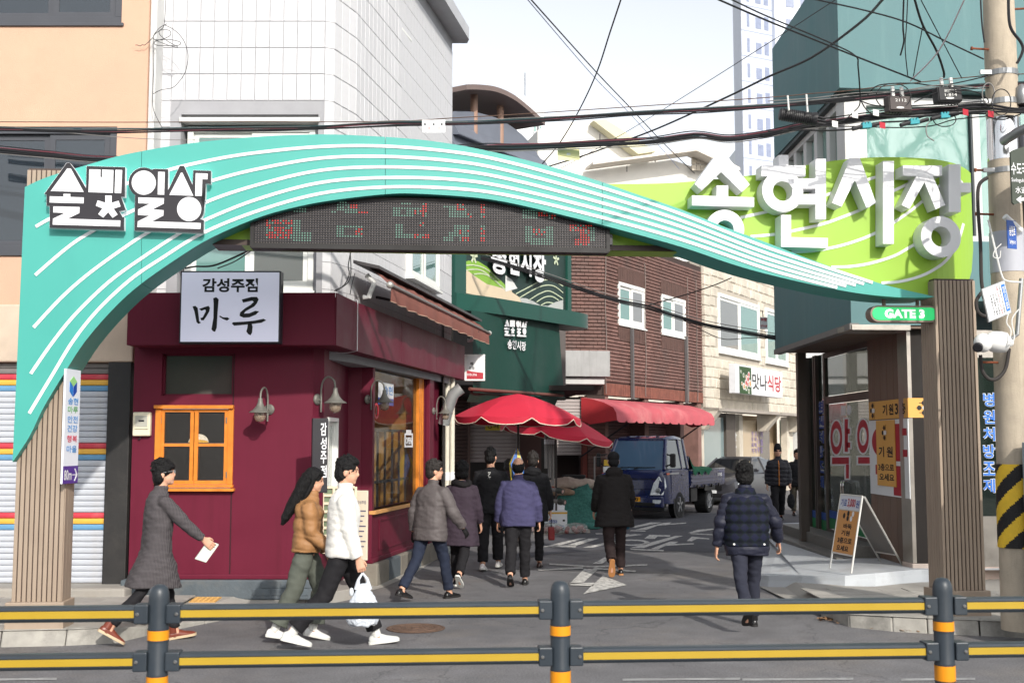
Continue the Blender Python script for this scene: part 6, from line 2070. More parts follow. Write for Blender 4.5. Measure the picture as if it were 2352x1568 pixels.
# ground floor of the stone building
for a0_, a1_, m_ in ((e0_, e0_ + .7, stone), (WB.hit(1690, 1000)[0] - .25, WB.hit(1700, 1000)[0] + .25, bronze), (WB.hit(1722, 1000)[0] - .4, WB.hit(1722, 1000)[0], stone), (e1_ - .8, e1_, stone)):
	MB().pbox(WB, a0_, a1_, 0, 2.9, -.5, -.25).build('pier', m_, sb_)
MB().pbox(WB, e0_, e1_, 0, 2.9, -1.0, -.9).build('ground_wall', M('warm interior', (172, 150, 120), rough=0.8, var=0.15), sb_)
MB().pbox(WB, e0_ + .7, WB.hit(1685, 1000)[0], .3, 2.75, -.36, -.35).build('pane', glass('pane milky', (132, 150, 152), rough=0.2, mix=0.08), sb_)
MB().pbox(WB, WB.hit(1688, 1000)[0], WB.hit(1706, 1000)[0], .1, 2.75, -.36, -.35).build('pane', paneb, sb_)
MB().pbox(WB, WB.hit(1722, 1000)[0], WB.hit(1764, 1000)[0], .3, 2.7, -.36, -.35).build('pane', glass('pane warm', (190, 170, 140), rough=0.1, mix=0.25), sb_)
MB().pbox(WB, WB.hit(1766, 1000)[0], WB.hit(1788, 1000)[0], .1, 2.7, -.36, -.35).build('pane', paneb, sb_)
q = MB()
text_px(q, '맛', WB, 1682, 992, 1692, 1013, -.34, .05); text_px(q, '나', WB, 1682, 1017, 1692, 1037, -.34, .05)
q.build('lettering', vwhite, sb_)
q = MB()
for k, wd_ in enumerate(('된장찌개', '김치찌개', '순두부', '비빔밥')):
	vtext_px(q, wd_, WB, 1726 + k * 7, 990, 1731 + k * 7, 1040, -.34, .02)
q.build('lettering', M('menu violet', (110, 90, 140), rough=0.5), sb_)
rs = thing('restaurant_sign', 'white restaurant sign with food photo and lettering 맛나식당 on the stone building', 'sign', WB.at(1745, 915, .7))
RP = Pl(WB.P(0, 0, .72), WB.u)
MB().pxbox(RP, 1690, 835, 1797, 914, -.25, 0).build('box', M('box white', (206, 208, 212), rough=0.4), rs, bevel=.02)
ra0, rb1 = RP.hit(1697, 836); ra1, rb0 = RP.hit(1797, 914)
RP2 = Pl(RP.P(0, 0, .004), RP.u)
fa0, fa1 = RP.hit(1698, 870)[0], RP.hit(1796, 870)[0]
fb0, fb1 = RP.hit(1745, 905)[1], RP.hit(1745, 850)[1]
fb0, fb1 = RP.hit(1698, 906)[1] + .05, RP.hit(1698, 836)[1] - .06
MB().pbox(RP, fa0, fa1, fb0, fb1, .001, .004).build('face', M('face white', (224, 224, 226), rough=0.4, var=0.02), rs)
hb = fb1 - fb0; wb_ = fa1 - fa0
q = MB().pbox(RP, fa0, fa0 + wb_ * .26, fb0, fb1, .005, .006)
for k in range(14):
	x, z, r_ = fa0 + wb_ * R.uniform(.03, .23), fb0 + hb * R.uniform(.1, .9), R.uniform(.05, .13)
	for j, (f, c) in enumerate(((1, 1), (.75, 2 + k % 3))):
		q.prism(RP, [(x + r_ * f * math.cos(t * .45), z + r_ * f * math.sin(t * .45)) for t in range(14)], .006, .0075 + k * .0006 + j * .0003, c, back=False)
q.build('food_print', [M('print dark green', (46, 74, 40), rough=0.6, var=0.4, scale=9), vwhite, M('print chili', (176, 50, 40), rough=0.6, var=0.3, scale=12), M('print ochre', (190, 140, 80), rough=0.6, var=0.3, scale=12), M('print olive', (120, 130, 80), rough=0.6, var=0.3)], rs)
q = MB()
text_into(q, '맛나', RP, (fa0 + wb_ * .28, fb0 + hb * .2, fa0 + wb_ * .62, fb0 + hb * .82), .006, .02, 0)
text_into(q, '식당', RP, (fa0 + wb_ * .63, fb0 + hb * .2, fa0 + wb_ * .97, fb0 + hb * .85), .006, .03, 1)
q.build('lettering', [ink, redm], rs)
# next, mint fronted house
mh_ = thing('mint_building', 'narrow pale shopfront building between the stone building and the pharmacy', 'building', WB.P(e1_ + 3, 0))
MB().pbox(WB, e1_ + .02, e1_ + 7, 2.8, 7.5, -.4, .1).build('wall', whitepaint, mh_)
MB().pbox(WB, e1_ + .02, e1_ + 7, 0, 2.8, -.8, -.7).build('ground_wall', M('mint wall', (176, 206, 194), rough=0.6, var=0.08), mh_)
for k in range(4):
	MB().pbox(WB, e1_ + .1 + k * 1.5, e1_ + .3 + k * 1.5, 0, 2.8, -.5, -.1).build('pier', bronze if k % 2 else whitepaint, mh_)
	MB().pbox(WB, e1_ + .3 + k * 1.5, e1_ + 1.6 + k * 1.5, .2, 2.6, -.4, -.39).build('pane', paneg, mh_)

# ---------------------------------------------------------------- above and behind: arched roof building, white house, stone parapet, apartment tower, faint blocks
wl2 = M('louvre grey', (112, 117, 128), rough=0.5, var=0.08, metal=0.2)
av = thing('arched_hall', 'grey louvred hall with an arched roof showing behind the white building', 'building', (0, 26, 0))
AVp = Pl((-1.5, 25.6, 0), gd)
a_l, a_r = AVp.hit(1040, 350)[0], AVp.hit(1252, 390)[0]
def arch_z(a, lift=0):
	p0, p1, p2 = AVp.hit(1046, 298), AVp.hit(1110, 258 + 50), AVp.hit(1252, 392)
	return interp(crv([AVp.hit(*p) for p in ((1030, 256), (1075, 256), (1110, 262), (1155, 278), (1205, 315), (1240, 362), (1268, 400))], 5), a) + lift
na = 26
q = MB(); rf_ = MB()
for i in range(na):
	a0_, a1_ = a_l + (a_r - a_l) * i / na, a_l + (a_r - a_l) * (i + 1) / na
	z0_, z1_ = arch_z(a0_), arch_z(a1_)
	q.hexa([AVp.P(a0_, 4.5, 0), AVp.P(a1_, 4.5, 0), AVp.P(a1_, 4.5, -.1), AVp.P(a0_, 4.5, -.1), AVp.P(a0_, z0_, 0), AVp.P(a1_, z1_, 0), AVp.P(a1_, z1_, -.1), AVp.P(a0_, z0_, -.1)])
q.build('wall', wl2, av)
for r in range(10):
	z = 8.9 - r * .42
	a_hi = a_r
	for t in range(60):
		a = a_l + (a_r - a_l) * t / 60
		if arch_z(a) < z + .15: a_hi = a; break
	MB().hexa([AVp.P(a_l, z, .0), AVp.P(a_hi, z, 0), AVp.P(a_hi, z + .28, 0), AVp.P(a_l, z + .28, 0), AVp.P(a_l, z - .02, .16), AVp.P(a_hi, z - .02, .16), AVp.P(a_hi, z, .17), AVp.P(a_l, z, .17)]).build('louvre', wl2, av)
rd = crv([AVp.hit(*p) for p in ((1030, 214), (1060, 214), (1100, 219), (1140, 236), (1175, 262), (1200, 284), (1213, 294))], 5)
ro_ = MB()
ro_.loft([[AVp.P(a, z, .5), AVp.P(a, z + .12, .5), AVp.P(a, z + .12, -3), AVp.P(a, z, -3)] for a, z in rd])
ro_.build('roof', M('roof brown', (110, 96, 92), rough=0.6, var=0.1), av, smooth=True, angle=30)
for x, y0, y1 in ((1093, 222, 258), (1153, 248, 290)):
	a, zt2_ = AVp.hit(x, y0); zb2_ = AVp.hit(x, y1)[1]
	MB().tube([AVp.P(a, zb2_ - .6, -.05), AVp.P(a, zt2_ + .1, -.05)], .09, 10).build('column', M('column brown', (150, 120, 104), rough=0.6), av, smooth=True)
MB().pbox(AVp, a_l, AVp.hit(1200, 300)[0], 8.0, 10.2, -2.6, -2.5).build('rear_wall', M('rear grey', (190, 196, 196), rough=0.7), av)
MB().pbox(AVp, a_r + .0, a_r + .5, 4.5, AVp.hit(1255, 385)[1], -.3, .05).build('end_wall', M('end red', (96, 48, 48), rough=0.7, var=0.15), av)
vp = Pl((0, 45, 0), (1, .25, 0))
wh = thing('white_house', 'white house with a slanting roof slab behind the arch', 'building', vp.P(3, 0))
q = MB().prism(vp, vp.hits([(1235, 600), (1235, 300), (1262, 282), (1400, 278), (1480, 345), (1640, 400), (1660, 600)], 0), -8, 0)
q.build('wall', M('house white', (216, 214, 208), rough=0.8, var=0.04), wh)
q = MB().prism(vp, vp.hits([(1363, 277), (1391, 274), (1506, 348), (1466, 354)], .6), .05, .6)
q.build('roof_slab', M('roof cream', (196, 192, 164), rough=0.8, var=0.06), wh)
q = MB().prism(vp, vp.hits([(1362, 378), (1362, 372), (1590, 342), (1606, 336), (1640, 352), (1700, 385), (1700, 392), (1630, 360), (1600, 346)], 1.2), .2, 1.2)
q.build('parapet', M('parapet pale', (206, 198, 188), rough=0.8, var=0.08), wh)
for k in range(4):
	for j in range(3):
		MB().pxbox(vp, 1590 + k * 10, 350 + j * 14, 1599 + k * 10, 363 + j * 14, .3, .42).build('stone_block', stone, wh)
q = MB()
for x, y in ((1378, 322), (1440, 395), (1505, 372)):
	q.tube([vp.at(x, y, .3), vp.at(x, y - 14, .3)], .02, 5)
q.build('roof_bracket', blackm, wh)
hp = Pl((0, 85, 0), (1, .3, 0))
hz_m = M('far block white', (222, 226, 228), rough=0.9, var=0.03)
fb_ = thing('far_house', 'pale far apartment block with a row of balcony windows behind the arched hall', 'building', hp.P(1, 0))
MB().pxbox(hp, 1180, 290, 1262, 520, -8, 0).build('wall', hz_m, fb_)
for x0, x1, y0, y1 in ((1226, 1245, 288, 312), (1246, 1265, 292, 318)):
	f_ = MB().pxbox(hp, x0, y0, x1, y1, .02, .12).build('window', whitepaint, fb_)
	for k in range(3):
		w__ = (x1 - x0) / 3
		MB().pxbox(hp, x0 + k * w__ + 1, y0 + 2, x0 + (k + 1) * w__ - 1, y0 + 14, .125, .14).build('pane', paneb if k == 1 else paneg, f_)
		MB().pxbox(hp, x0 + k * w__ + 1, y0 + 15, x0 + (k + 1) * w__ - 1, y1 - 1, .125, .16).build('railing', M('rail grey', (170, 174, 180), rough=0.6), f_)
up = Pl((0, 160, 0), (1, .4, 0))
fa_ = thing('far_block', 'very pale far apartment block fading into the bright sky above the arched hall', 'building', up.P(2, 0))
MB().prism(up, up.hits([(1165, 600), (1165, 230), (1185, 220), (1212, 222), (1250, 240), (1250, 600)], 0), -20, 0).build('wall', hz_m, fa_)
for i in range(6):
	MB().pxbox(up, 1168, 232 + i * 12, 1205, 233 + i * 12, .02, .2).build('storey_line', M('line grey', (200, 206, 210), rough=0.9, var=0), fa_)
MB().tube([up.at(1206, 222, -2), up.at(1206, 168, -2)], .12, 5).build('mast', M('mast', (150, 154, 160), rough=0.7, var=0), fa_)
# apartment tower
tp = Pl(V((at(1712, 600, 125).x, 125, 0)), (1, .5, 0))
tw = thing('apartment_tower', 'tall blue-grey apartment tower rising between the sky and the teal building', 'building', tp.P(0, 0))
towm = M('tower panel', (178, 184, 197), rough=0.8, var=0.03, scale=0.15)
tw_d = M('tower dark window', (128, 136, 158), rough=0.3, var=0.1)
a1t = tp.hit(1778, 300)[0]
ztop = 62
p0_, p1_ = tp.P(0, 0), tp.P(a1t, 0)
MB().prism(XY, [(p0_.x, p0_.y), (p1_.x, p1_.y), (p1_.x + 6, p1_.y + 14), (p0_.x + 7, p0_.y + 20)], 0, ztop).build('wall', towm, tw)
MB().pbox(tp, a1t, a1t + .9, 0, ztop, -4, .5).build('fin', M('tower fin', (206, 212, 224), rough=0.8, var=0.03), tw)
tp2 = Pl(tp.P(a1t + .9, 0, .5), (1, .2, 0))
MB().pbox(tp2, 0, 9, 0, ztop, -14, -.02).build('wall', M('tower white', (216, 220, 228), rough=0.8, var=0.03), tw)
fl_h = abs(tp.hit(1740, 172)[1] - tp.hit(1740, 98)[1]) / 1
zref = tp.hit(1740, 20)[1]
for fl in range(-4, 22):
	zz = ztop - 3 - fl * 2.9 - 8
	if zz < 8 or zz > ztop - 2: continue
	for f0, f1, hgt_ in ((.18, .26, 1.6), (.46, .64, 1.25), (.74, .88, 1.5)):
		MB().pbox(tp, a1t * f0, a1t * f1, zz, zz + hgt_, -.05, .03).build('window', tw_d, tw)
	q = MB().pbox(tp, 0, a1t, zz - .5, zz - .44, .0, .025)
	q.build('storey_joint', M('joint blue', (136, 146, 168), rough=0.9, var=0), tw)
	MB().pbox(tp2, .6, 1.6, zz, zz + 1.5, -.02, .05).build('window', tw_d, tw)
	MB().pbox(tp2, 2.4, 4.4, zz - .2, zz + 1.6, -.02, .05).build('window', tw_d, tw)
lf_ = Pl((0, 200, 0), (1, 0, 0))
lb_ = thing('far_tower', 'pale far tower low behind the big lettering left of the apartment tower', 'building', lf_.P(35, 0))
MB().pxbox(lf_, 1692, 340, 1712, 700, -15, 0).build('wall', hz_m, lb_)
# houses closing the end of the lane
cl = thing('lane_end_house', 'shaded house closing the view at the far end of the lane', 'building', (14, 62, 0))
MB().box((2, 66, 0), (40, 74, 8.5)).build('wall', M('render warm', (190, 180, 168), var=0.1), cl)
# ================================================================ GUARD FENCE in the foreground
fence = thing('guard_fence', 'low black guard fence with yellow striped double rails and orange banded posts in the foreground', 'fence', (0, 5.9, 0))
navy = M('fence navy', (46, 54, 62), rough=0.42, var=0.06, scale=5, spec=0.45, dirt=(74, 78, 80), dscale=2, damt=0.3)
ylw = M('reflective yellow', (172, 143, 42), rough=0.45, var=0.05, scale=3)
org = M('reflective orange', (222, 142, 24), rough=0.4, var=0.05)
boltm = M('bolt steel', (150, 150, 148), rough=0.3, metal=0.8, var=0.05)
Y1, dY = 5.75, .139
FP = [V(((x - CX) / F * (Y1 + i * dY), Y1 + i * dY, 0)) for i, x in enumerate((378, 1285, 2150))]
fu = (FP[2] - FP[0]).normalized()
FPl = Pl(FP[0], fu)
sp_ = (FP[1] - FP[0]).length
RZ = (1.066, .838)
for k in range(3):
	p = FP[k]
	r = .0495
	prof = [(r, 0), (r, .60), (r + .002, .605), (r + .002, .615), (r, .62), (r, 1.14), (r * .96, 1.165), (r * .82, 1.187), (r * .55, 1.201), (.008, 1.206)]
	MB().lathe(p, prof, seg=28).build('post', navy, fence, smooth=True)
	for z0_, z1_ in ((.940, .986), (.690, .765)):
		MB().lathe(p, [(r + .0025, z0_), (r + .0025, z1_)], seg=28).build('reflective_band', org, fence, smooth=True)
		for zz in (z0_ - .006, z1_ + .006):
			MB().lathe(p, [(r + .002, zz - .003), (r + .002, zz + .003)], seg=28).build('groove_ring', navy, fence, smooth=True)
	for z in RZ:
		for s in (-1, 1):
			a = k * sp_ + s * (r + .028)
			b_ = MB().pbox(FPl, a - .034, a + .034, z - .046, z + .046, -.05, .042).build('bracket', navy, fence, bevel=.006)
			MB().lathe(FPl.P(a + s * .016, z, .042), [(.009, 0), (.009, .004), (.006, .007)], seg=12, axis=FPl.n).build('bolt', boltm, b_)
for k in range(-1, 3):
	a0_, a1_ = k * sp_ + .05 + .05, (k + 1) * sp_ - .05 - .05
	for z in RZ:
		q = MB()
		prof = [(-.03, -.038), (.012, -.038), (.026, -.033), (.034, -.022), (.030, -.0190), (.030, .0190), (.034, .022), (.026, .033), (.012, .038), (-.03, .038)]
		q.loft([[FPl.P(a, z + zz, o) for o, zz in prof] for a in (a0_, a1_)])
		q.build('rail', navy, fence, smooth=True, angle=30)
		MB().pbox(FPl, a0_ + .001, a1_ - .001, z - .0172, z + .0172, .028, .0325).build('yellow_strip', ylw, fence)

# ================================================================ OVERHEAD CABLES
cblk = M('cable black', (28, 28, 31), rough=0.55, var=0)
cgry = M('cable grey', (120, 118, 116), rough=0.6, var=0)
crust = M('messenger rusty', (92, 70, 60), rough=0.8, var=0)
cpink = M('cable dark red', (110, 56, 66), rough=0.6, var=0)
cteal = M('cable dark teal', (36, 66, 70), rough=0.6, var=0)


def span(pts, Ya, Yb, jit=0.0, off=(0, 0)):
	"""px points along a cable whose distance runs from Ya to Yb"""
	x0, x1 = pts[0][0], pts[-1][0]
	L = [0]
	for p, q in zip(pts, pts[1:]): L.append(L[-1] + math.hypot(q[0] - p[0], q[1] - p[1]))
	return crv([at(x + off[0], y + off[1] + R.uniform(-jit, jit), Ya + (Yb - Ya) * l / L[-1]) for (x, y), l in zip(pts, L)], 5)


def bundle(label, members, cat='cables'):
	o = None
	b = None
	for i, (pts, Ya, Yb, r, m_, jit, off) in enumerate(members):
		path = span(pts, Ya, Yb, jit, off)
		if b is None:
			b = thing('cable_bundle', label, cat, path[0])
		MB().tube(path, r, 6, cap=True).build('cable', m_, b, smooth=True)
	return b


def cable(label, pts, Ya, Yb, r=.008, m_=None):
	MB().tube(span(pts, Ya, Yb), r, 6).build('overhead_cable', m_ or cblk, smooth=True, label=label, cat='cable', group='single cables crossing the sky and the teal building')


A_main = [(-120, 294), (0, 295), (125, 299), (266, 300), (410, 297.6), (588, 295), (723, 293), (813, 287.6), (913, 282.6), (1045, 282.6), (1176, 277.6), (1318, 269), (1463, 259), (1606, 252.6), (1764, 242.6), (1864, 235), (1979, 222.6), (2139, 207.6), (2264, 195), (2420, 190)]
A_mess = [(-120, 280), (0, 280), (300, 281), (588, 280), (723, 280), (913, 279), (1045, 271), (1176, 264), (1446, 246), (1764, 224), (1864, 215), (1944, 209), (2039, 197.6), (2254, 175), (2420, 168)]
YA, YB = 12.9, 11.05
bundle('upper lashed bundle of black cables running across above the arch to the pole',
	   [(A_mess, YA, YB, .005, crust, .4, (0, 0))] + [(A_main, YA, YB, r, m_, 1.8, (0, o)) for r, m_, o in ((.009, cblk, 0), (.008, cblk, 3.5), (.006, cteal, -2.5), (.006, cpink, 2), (.007, cblk, 5.5), (.005, cgry, -4), (.006, cblk, 1))])
B_main = [(-120, 333), (0, 344), (120, 356), (250, 366), (600, 372), (900, 352), (1096, 339), (1176, 337.6), (1276, 335), (1426, 327.6), (1501, 322.6), (1576, 312), (1613, 311), (1676, 318), (1764, 307), (1839, 290), (1889, 282.6), (2039, 262.6), (2164, 252.6), (2264, 246), (2420, 248)]
bundle('lower thick bundle of black cables passing behind the arch at yellow tag height',
	   [(B_main, 12.9, 11.05, r, m_, 1.6, (0, o)) for r, m_, o in ((.013, cblk, 0), (.011, cblk, 4), (.008, cblk, -3), (.007, cpink, -5), (.006, cteal, 2), (.008, cblk, 6), (.006, cgry, 9), (.006, cblk, -8))])
bundle('loose wavy cables sagging between the splice closure and the pole',
	   [([(1764, 302), (1839, 298), (1900, 300), (1964, 296), (2014, 282), (2084, 278), (2150, 262), (2264, 262)], 11.2, 11.05, .009, cblk, 1, (0, 0)),
		([(1764, 312), (1864, 292), (1964, 290), (2064, 294), (2139, 290), (2190, 276), (2264, 268)], 11.25, 11.05, .006, cblk, 1, (0, 0)),
		([(1900, 232), (1960, 228), (2000, 240), (2040, 245), (2100, 243), (2200, 238), (2264, 232)], 11.2, 11.05, .006, cblk, 1, (0, 0)),
		([(1976, 228), (1990, 252), (2014, 266), (2060, 262), (2139, 256)], 11.2, 11.1, .006, cblk, 1, (0, 0)),
		([(1990, 222), (2010, 200), (2040, 193), (2100, 192), (2150, 198), (2200, 190), (2264, 176)], 11.2, 11.05, .006, cblk, .5, (0, 0)),
		([(1764, 232), (1864, 226), (1964, 214), (2064, 210), (2164, 196), (2264, 205)], 11.2, 11.05, .005, cgry, 1, (0, 0)),
		([(2100, 235), (2150, 214), (2230, 210), (2270, 230), (2250, 250), (2200, 244)], 11.1, 11.05, .006, cblk, 1, (0, 0)),
		([(2200, 245), (2262, 240), (2340, 250), (2420, 240)], 11.05, 10.9, .012, cblk, 1, (0, 0)), ([(2200, 250), (2262, 248), (2340, 256), (2420, 252)], 11.05, 10.9, .012, cblk, 1, (0, 0)),
		([(2000, 262), (2064, 268), (2164, 264), (2264, 256), (2420, 262)], 11.15, 10.9, .010, cblk, 1, (0, 0)),
		([(2140, 275), (2128, 290), (2130, 312), (2146, 324)], 11.05, 11.0, .006, cgry, 0, (0, 0)),
		([(1976, 215), (1974, 242), (1960, 258), (1940, 275), (1910, 285)], 11.2, 11.2, .006, cblk, 0, (0, 0)),
		([(2264, 264), (2280, 272), (2310, 274), (2345, 262)], 10.85, 10.8, .007, cblk, 0, (0, 0))])
bundle('curled cable loops hanging on the line between the closure boxes and the pole',
	   [([(2270 + 14 * math.cos(t), 215 + 24 * math.sin(t)) for t in [k * .5 for k in range(14)]], 10.9, 10.85, .006, cgry, 0, (0, 0)),
		([(2300 + 22 * math.cos(t), 235 + 30 * math.sin(t)) for t in [k * .5 for k in range(14)]], 10.82, 10.8, .005, cblk, 0, (0, 0)),
		([(2052 + 40 * math.cos(t), 222 + 30 * math.sin(t)) for t in [k * .5 + 2 for k in range(12)]], 11.15, 11.1, .005, cblk, 0, (0, 0)),
		([(2170 + 26 * math.cos(t), 275 + 16 * math.sin(t)) for t in [k * .5 for k in range(14)]], 11.05, 11.05, .005, cblk, 0, (0, 0))])
cable('thin black cable from the top of the sky down right to the big white lettering', [(1205, -20), (1220, 0), (1371, 167.6), (1446, 246), (1521, 326), (1595, 398)], 16, 30, .012)
cable('pale blue thin wire just left of the thin black diagonal over the sky', [(1195, -20), (1360, 172), (1440, 254), (1520, 342), (1560, 388)], 16, 30, .008, M('wire pale blue', (150, 160, 190), rough=0.6, var=0))
cable('curved black cable dropping from the top of the sky to the yellow tag', [(1432, -20), (1426, 0), (1401, 75), (1371, 166), (1331, 252), (1286, 328), (1246, 376)], 14, 20, .011)
cable('thick black cable rising from behind the yellow tag across the tower', [(1255, 384), (1333, 360), (1401, 336), (1511, 295), (1668, 224), (1764, 177), (1864, 132.5), (1974, 54), (2027, 0), (2040, -15)], 22, 10, .014)
cable('thin wire rising from the lower bundle across the tower to the top edge', [(1288, 387), (1401, 325), (1526, 250), (1764, 100), (1919, 0), (1945, -16)], 22, 11, .005)
cable('black cable entering top left of the tower and ending over the closure box', [(1640, -5), (1651, 0), (1764, 48.8), (1901, 104), (1976, 134), (2114, 188)], 9, 11.1, .008)
cable('second black cable of the pair across the tower top, bending down to the lines', [(1670, -5), (1681, 0), (1764, 38.8), (1901, 96), (1964, 128), (1971, 155), (1976, 222)], 9, 11.1, .007)
cable('black cable running down right over the upper teal wall to the pole', [(1860, -5), (1876, 0), (1989, 25), (2084, 52.5), (2170, 94), (2259, 136)], 9.5, 10.95, .007)
cable('thick black cable hanging down over the teal wall right of centre', [(2098, -15), (2101, 0), (2119, 57), (2151, 117), (2167, 163), (2168, 178)], 10, 11.1, .011)
cable('short loose cable end dangling over the teal wall', [(2076, -10), (2074, 60), (2076, 95), (2068, 128)], 10.5, 10.8, .008)
cable('thin cable dangling beside the loose cable end on the teal wall', [(2085, -10), (2082, 60), (2079, 110), (2085, 175)], 10.5, 11.1, .005)
cable('white rope slanting down over the teal wall to the lines', [(2222, -15), (2215, 0), (2157, 116), (2091, 186)], 10, 11.1, .007, M('rope white', (210, 196, 200), rough=0.8, var=0))
cable('thin straight wire slanting down right over the teal wall', [(2108, -12), (2115, 0), (2209, 180)], 10, 11.1, .005)
cable('thin wire slanting down left from the thick hanging cable', [(2120, 58), (2108, 120), (2098, 176)], 10.5, 11.1, .005)
cable('black cable running down along the left side of the pole', [(2252, -10), (2255, 50), (2261, 98)], 10.85, 10.85, .008)
cable('black cable curving into the cable head at the right of the pole', [(2316, -10), (2320, 60), (2345, 98), (2349, 118), (2336, 146)], 10.8, 10.85, .014)
cable('thin pale wire crossing the peach window towards the white building', [(150, 305), (333, 319), (500, 322), (600, 316)], 13, 13, .004, cgry)
# lane line under the arch
L_main = [(1105, 590), (1176, 610), (1251, 634), (1401, 684), (1486, 703), (1538, 720), (1621, 745), (1738, 767), (1805, 778)]
bundle('bundle of black cables slanting under the arch from the green sign to the teal building',
	   [(L_main, 21.0, 18.9, r, m_, .8, (0, o)) for r, m_, o in ((.014, cblk, 0), (.012, cblk, 3), (.009, cblk, -2.5), (.007, cgry, -8), (.008, cblk, 6))] +
	   [([(1486, 702), (1580, 675), (1640, 655), (1680, 638)], 20.0, 19.5, .010, cblk, 0, (0, 0)), ([(1560, 728), (1600, 752), (1660, 778), (1720, 776), (1801, 776)], 19.8, 18.9, .007, cblk, 0, (0, 0))])
bundle('two black wires hanging down the white wall beside the brown awning', [([(806, 576), (800, 610), (802, 630), (790, 655), (768, 668)], 13.9, 13.7, .007, cblk, 0, (0, 0)), ([(804, 576), (806, 625), (798, 650), (772, 667)], 13.9, 13.7, .007, cblk, 0, (0, 0)), ([(815, 628), (808, 655), (804, 676)], 14.0, 13.9, .006, cblk, 0, (0, 0))])
bundle('short ragged cable under the beam left of the LED board', [([(425, 616), (450, 612), (490, 610), (540, 590), (585, 568)], 12.2, 12.0, .010, cblk, 0, (0, 0)), ([(500, 616), (540, 600), (585, 570)], 12.2, 12.0, .006, cblk, 0, (0, 0))])

# fittings on the lines
splm = M('closure black', (38, 38, 40), rough=0.5, var=0.06)
p0, p1 = at(1790, 262, 11.2), at(1868, 274, 11.2)
ax_ = (p1 - p0).normalized()
LL = (p1 - p0).length
prof = [(.05, 0), (.062, .01)]
for k in range(14):
	z = .03 + k * (LL - .05) / 14
	prof += [(.058, z), (.066, z + .004), (.066, z + .010), (.058, z + .014)]
sp = thing('splice_closure', 'black ribbed cylinder splice closure hanging on the cables left of the closure boxes', 'cable closure', p0)
MB().lathe(p0, prof + [(.07, LL), (.07, LL + .03), (.02, LL + .035)], seg=20, axis=ax_).build('body', splm, sp, smooth=True, angle=30)
for k in range(3):
	MB().tube([p1 + V((0, 0, .03 - k * .03)), p1 + ax_ * .12 + V((0, 0, .025 - k * .028))], .012, 8).build('port', splm, sp)
tie = M('tie white', (214, 214, 210), rough=0.5, var=0.03)
for x, y0, y1 in ((1809, 220, 254), (1852, 217, 258)):
	a_, b_ = at(x, y0, 11.1), at(x + 3, y1, 11.1)
	MB().tube([a_, b_], .009, 6).build('clip', tie, sp)
def cbox(x0, y0, x1, y1, label, tilt, mat, txt):
	c = at((x0 + x1) / 2, (y0 + y1) / 2, 11.1)
	t = thing('closure_box', label, 'cable closure', c, 'black closure boxes on the cables by the pole')
	pl = Pl(c, (1, .25, tilt), V((0, 0, 1)) - V((1, 0, 0)) * tilt)
	w_, h_ = (x1 - x0) / F * 11.1 / 2, (y1 - y0) / F * 11.1 / 2
	MB().pbox(pl, -w_, w_, -h_, h_, -.10, .0).build('body', mat, t, bevel=.012)
	MB().pbox(pl, -w_ * .94, w_ * .94, -h_ * .82, h_ * .9, .001, .012).build('lid', mat, t, bevel=.008)
	MB().lathe(pl.P(0, h_ * .95, .01), [(.018, 0), (.014, .01)], seg=10, axis=pl.n).build('latch', splm, t)
	for k in range(7): MB().tube([pl.P(-w_ * .8 + k * w_ * .26, -h_, -.04), pl.P(-w_ * .8 + k * w_ * .26, -h_ - .02, -.04)], .008, 6).build('gland', splm, t)
	for k in (-.5, .3): MB().pbox(pl, w_ * k, w_ * k + .03, h_, h_ + .10, -.05, -.03).build('strap', tie, t)
	q = MB()
	for i, s_ in enumerate(txt):
		text_into(q, s_, pl, (-w_ * .5, h_ * (.2 - .5 * i), w_ * .5, h_ * (.55 - .5 * i)), .014, .0)
	q.build('lettering', tie, t)
	q = MB().prism(pl, [(-w_ * .1 + w_ * .35 * math.cos(k), -h_ * .55 + h_ * .13 * math.sin(k)) for k in [i * .45 for i in range(14)]], .0125, .0135)
	q.build('sticker', tie, t)
cbox(2038, 219, 2098, 257, 'brownish black closure box hanging lower on the cables', .05, M('closure brown', (70, 62, 60), rough=0.4, var=0.06), ('2112',))
cbox(2150, 198, 2214, 235, 'black closure box with white numerals nearest the pole', .08, splm, ('8920211 2', '1-814'))
conn = M('connector teal', (40, 140, 150), rough=0.5, var=0.08)
for i, (x, y, lb) in enumerate(((1990, 290, 'teal cable connector farthest from the pole'), (2100, 281, 'teal cable connector below the brownish closure box'), (2170, 267, 'teal cable connector below the closure box nearest the pole'))):
	c = at(x, y, 11.05)
	t = thing('cable_connector', lb, 'connector', c, 'teal connectors on the cables')
	pl = Pl(c, (1, .2, .12))
	MB().pbox(pl, -.05, .05, -.022, .022, -.04, .02).build('body', conn, t, bevel=.005)
	for k in range(3): MB().pbox(pl, -.045 + k * .032, -.025 + k * .032, .022, .038, -.03, .015).build('clamp', conn, t)
	MB().tube([pl.P(-.15, -.02, 0), pl.P(-.05, 0, 0)], .02, 8).tube([pl.P(.05, 0, 0), pl.P(.15, .02, 0)], .02, 8).build('boot', splm, t)
tg = thing('cable_tag', 'white cable tag with three round holes over the white building', 'tag', at(996, 290, 12.0))
pl = Pl(at(996, 290, 12.05), (1, .1, .03))
w_, h_ = 27 / F * 12.05, 15 / F * 12.05
MB().pbox(pl, -w_, w_, -h_, h_, -.004, 0).build('plate', vwhite, tg)
for k in (-.75, 0, .7): MB().lathe(pl.P(w_ * k, h_ * .3, .0), [(.012, 0), (.012, .002)], seg=12, axis=pl.n).build('hole', blackm, tg)
q = MB(); text_into(q, '통신선로', pl, (-w_ * .5, -h_ * .5, w_ * .6, -h_ * .15), .003); q.build('lettering', M('tag red', (200, 120, 120), var=0), tg)
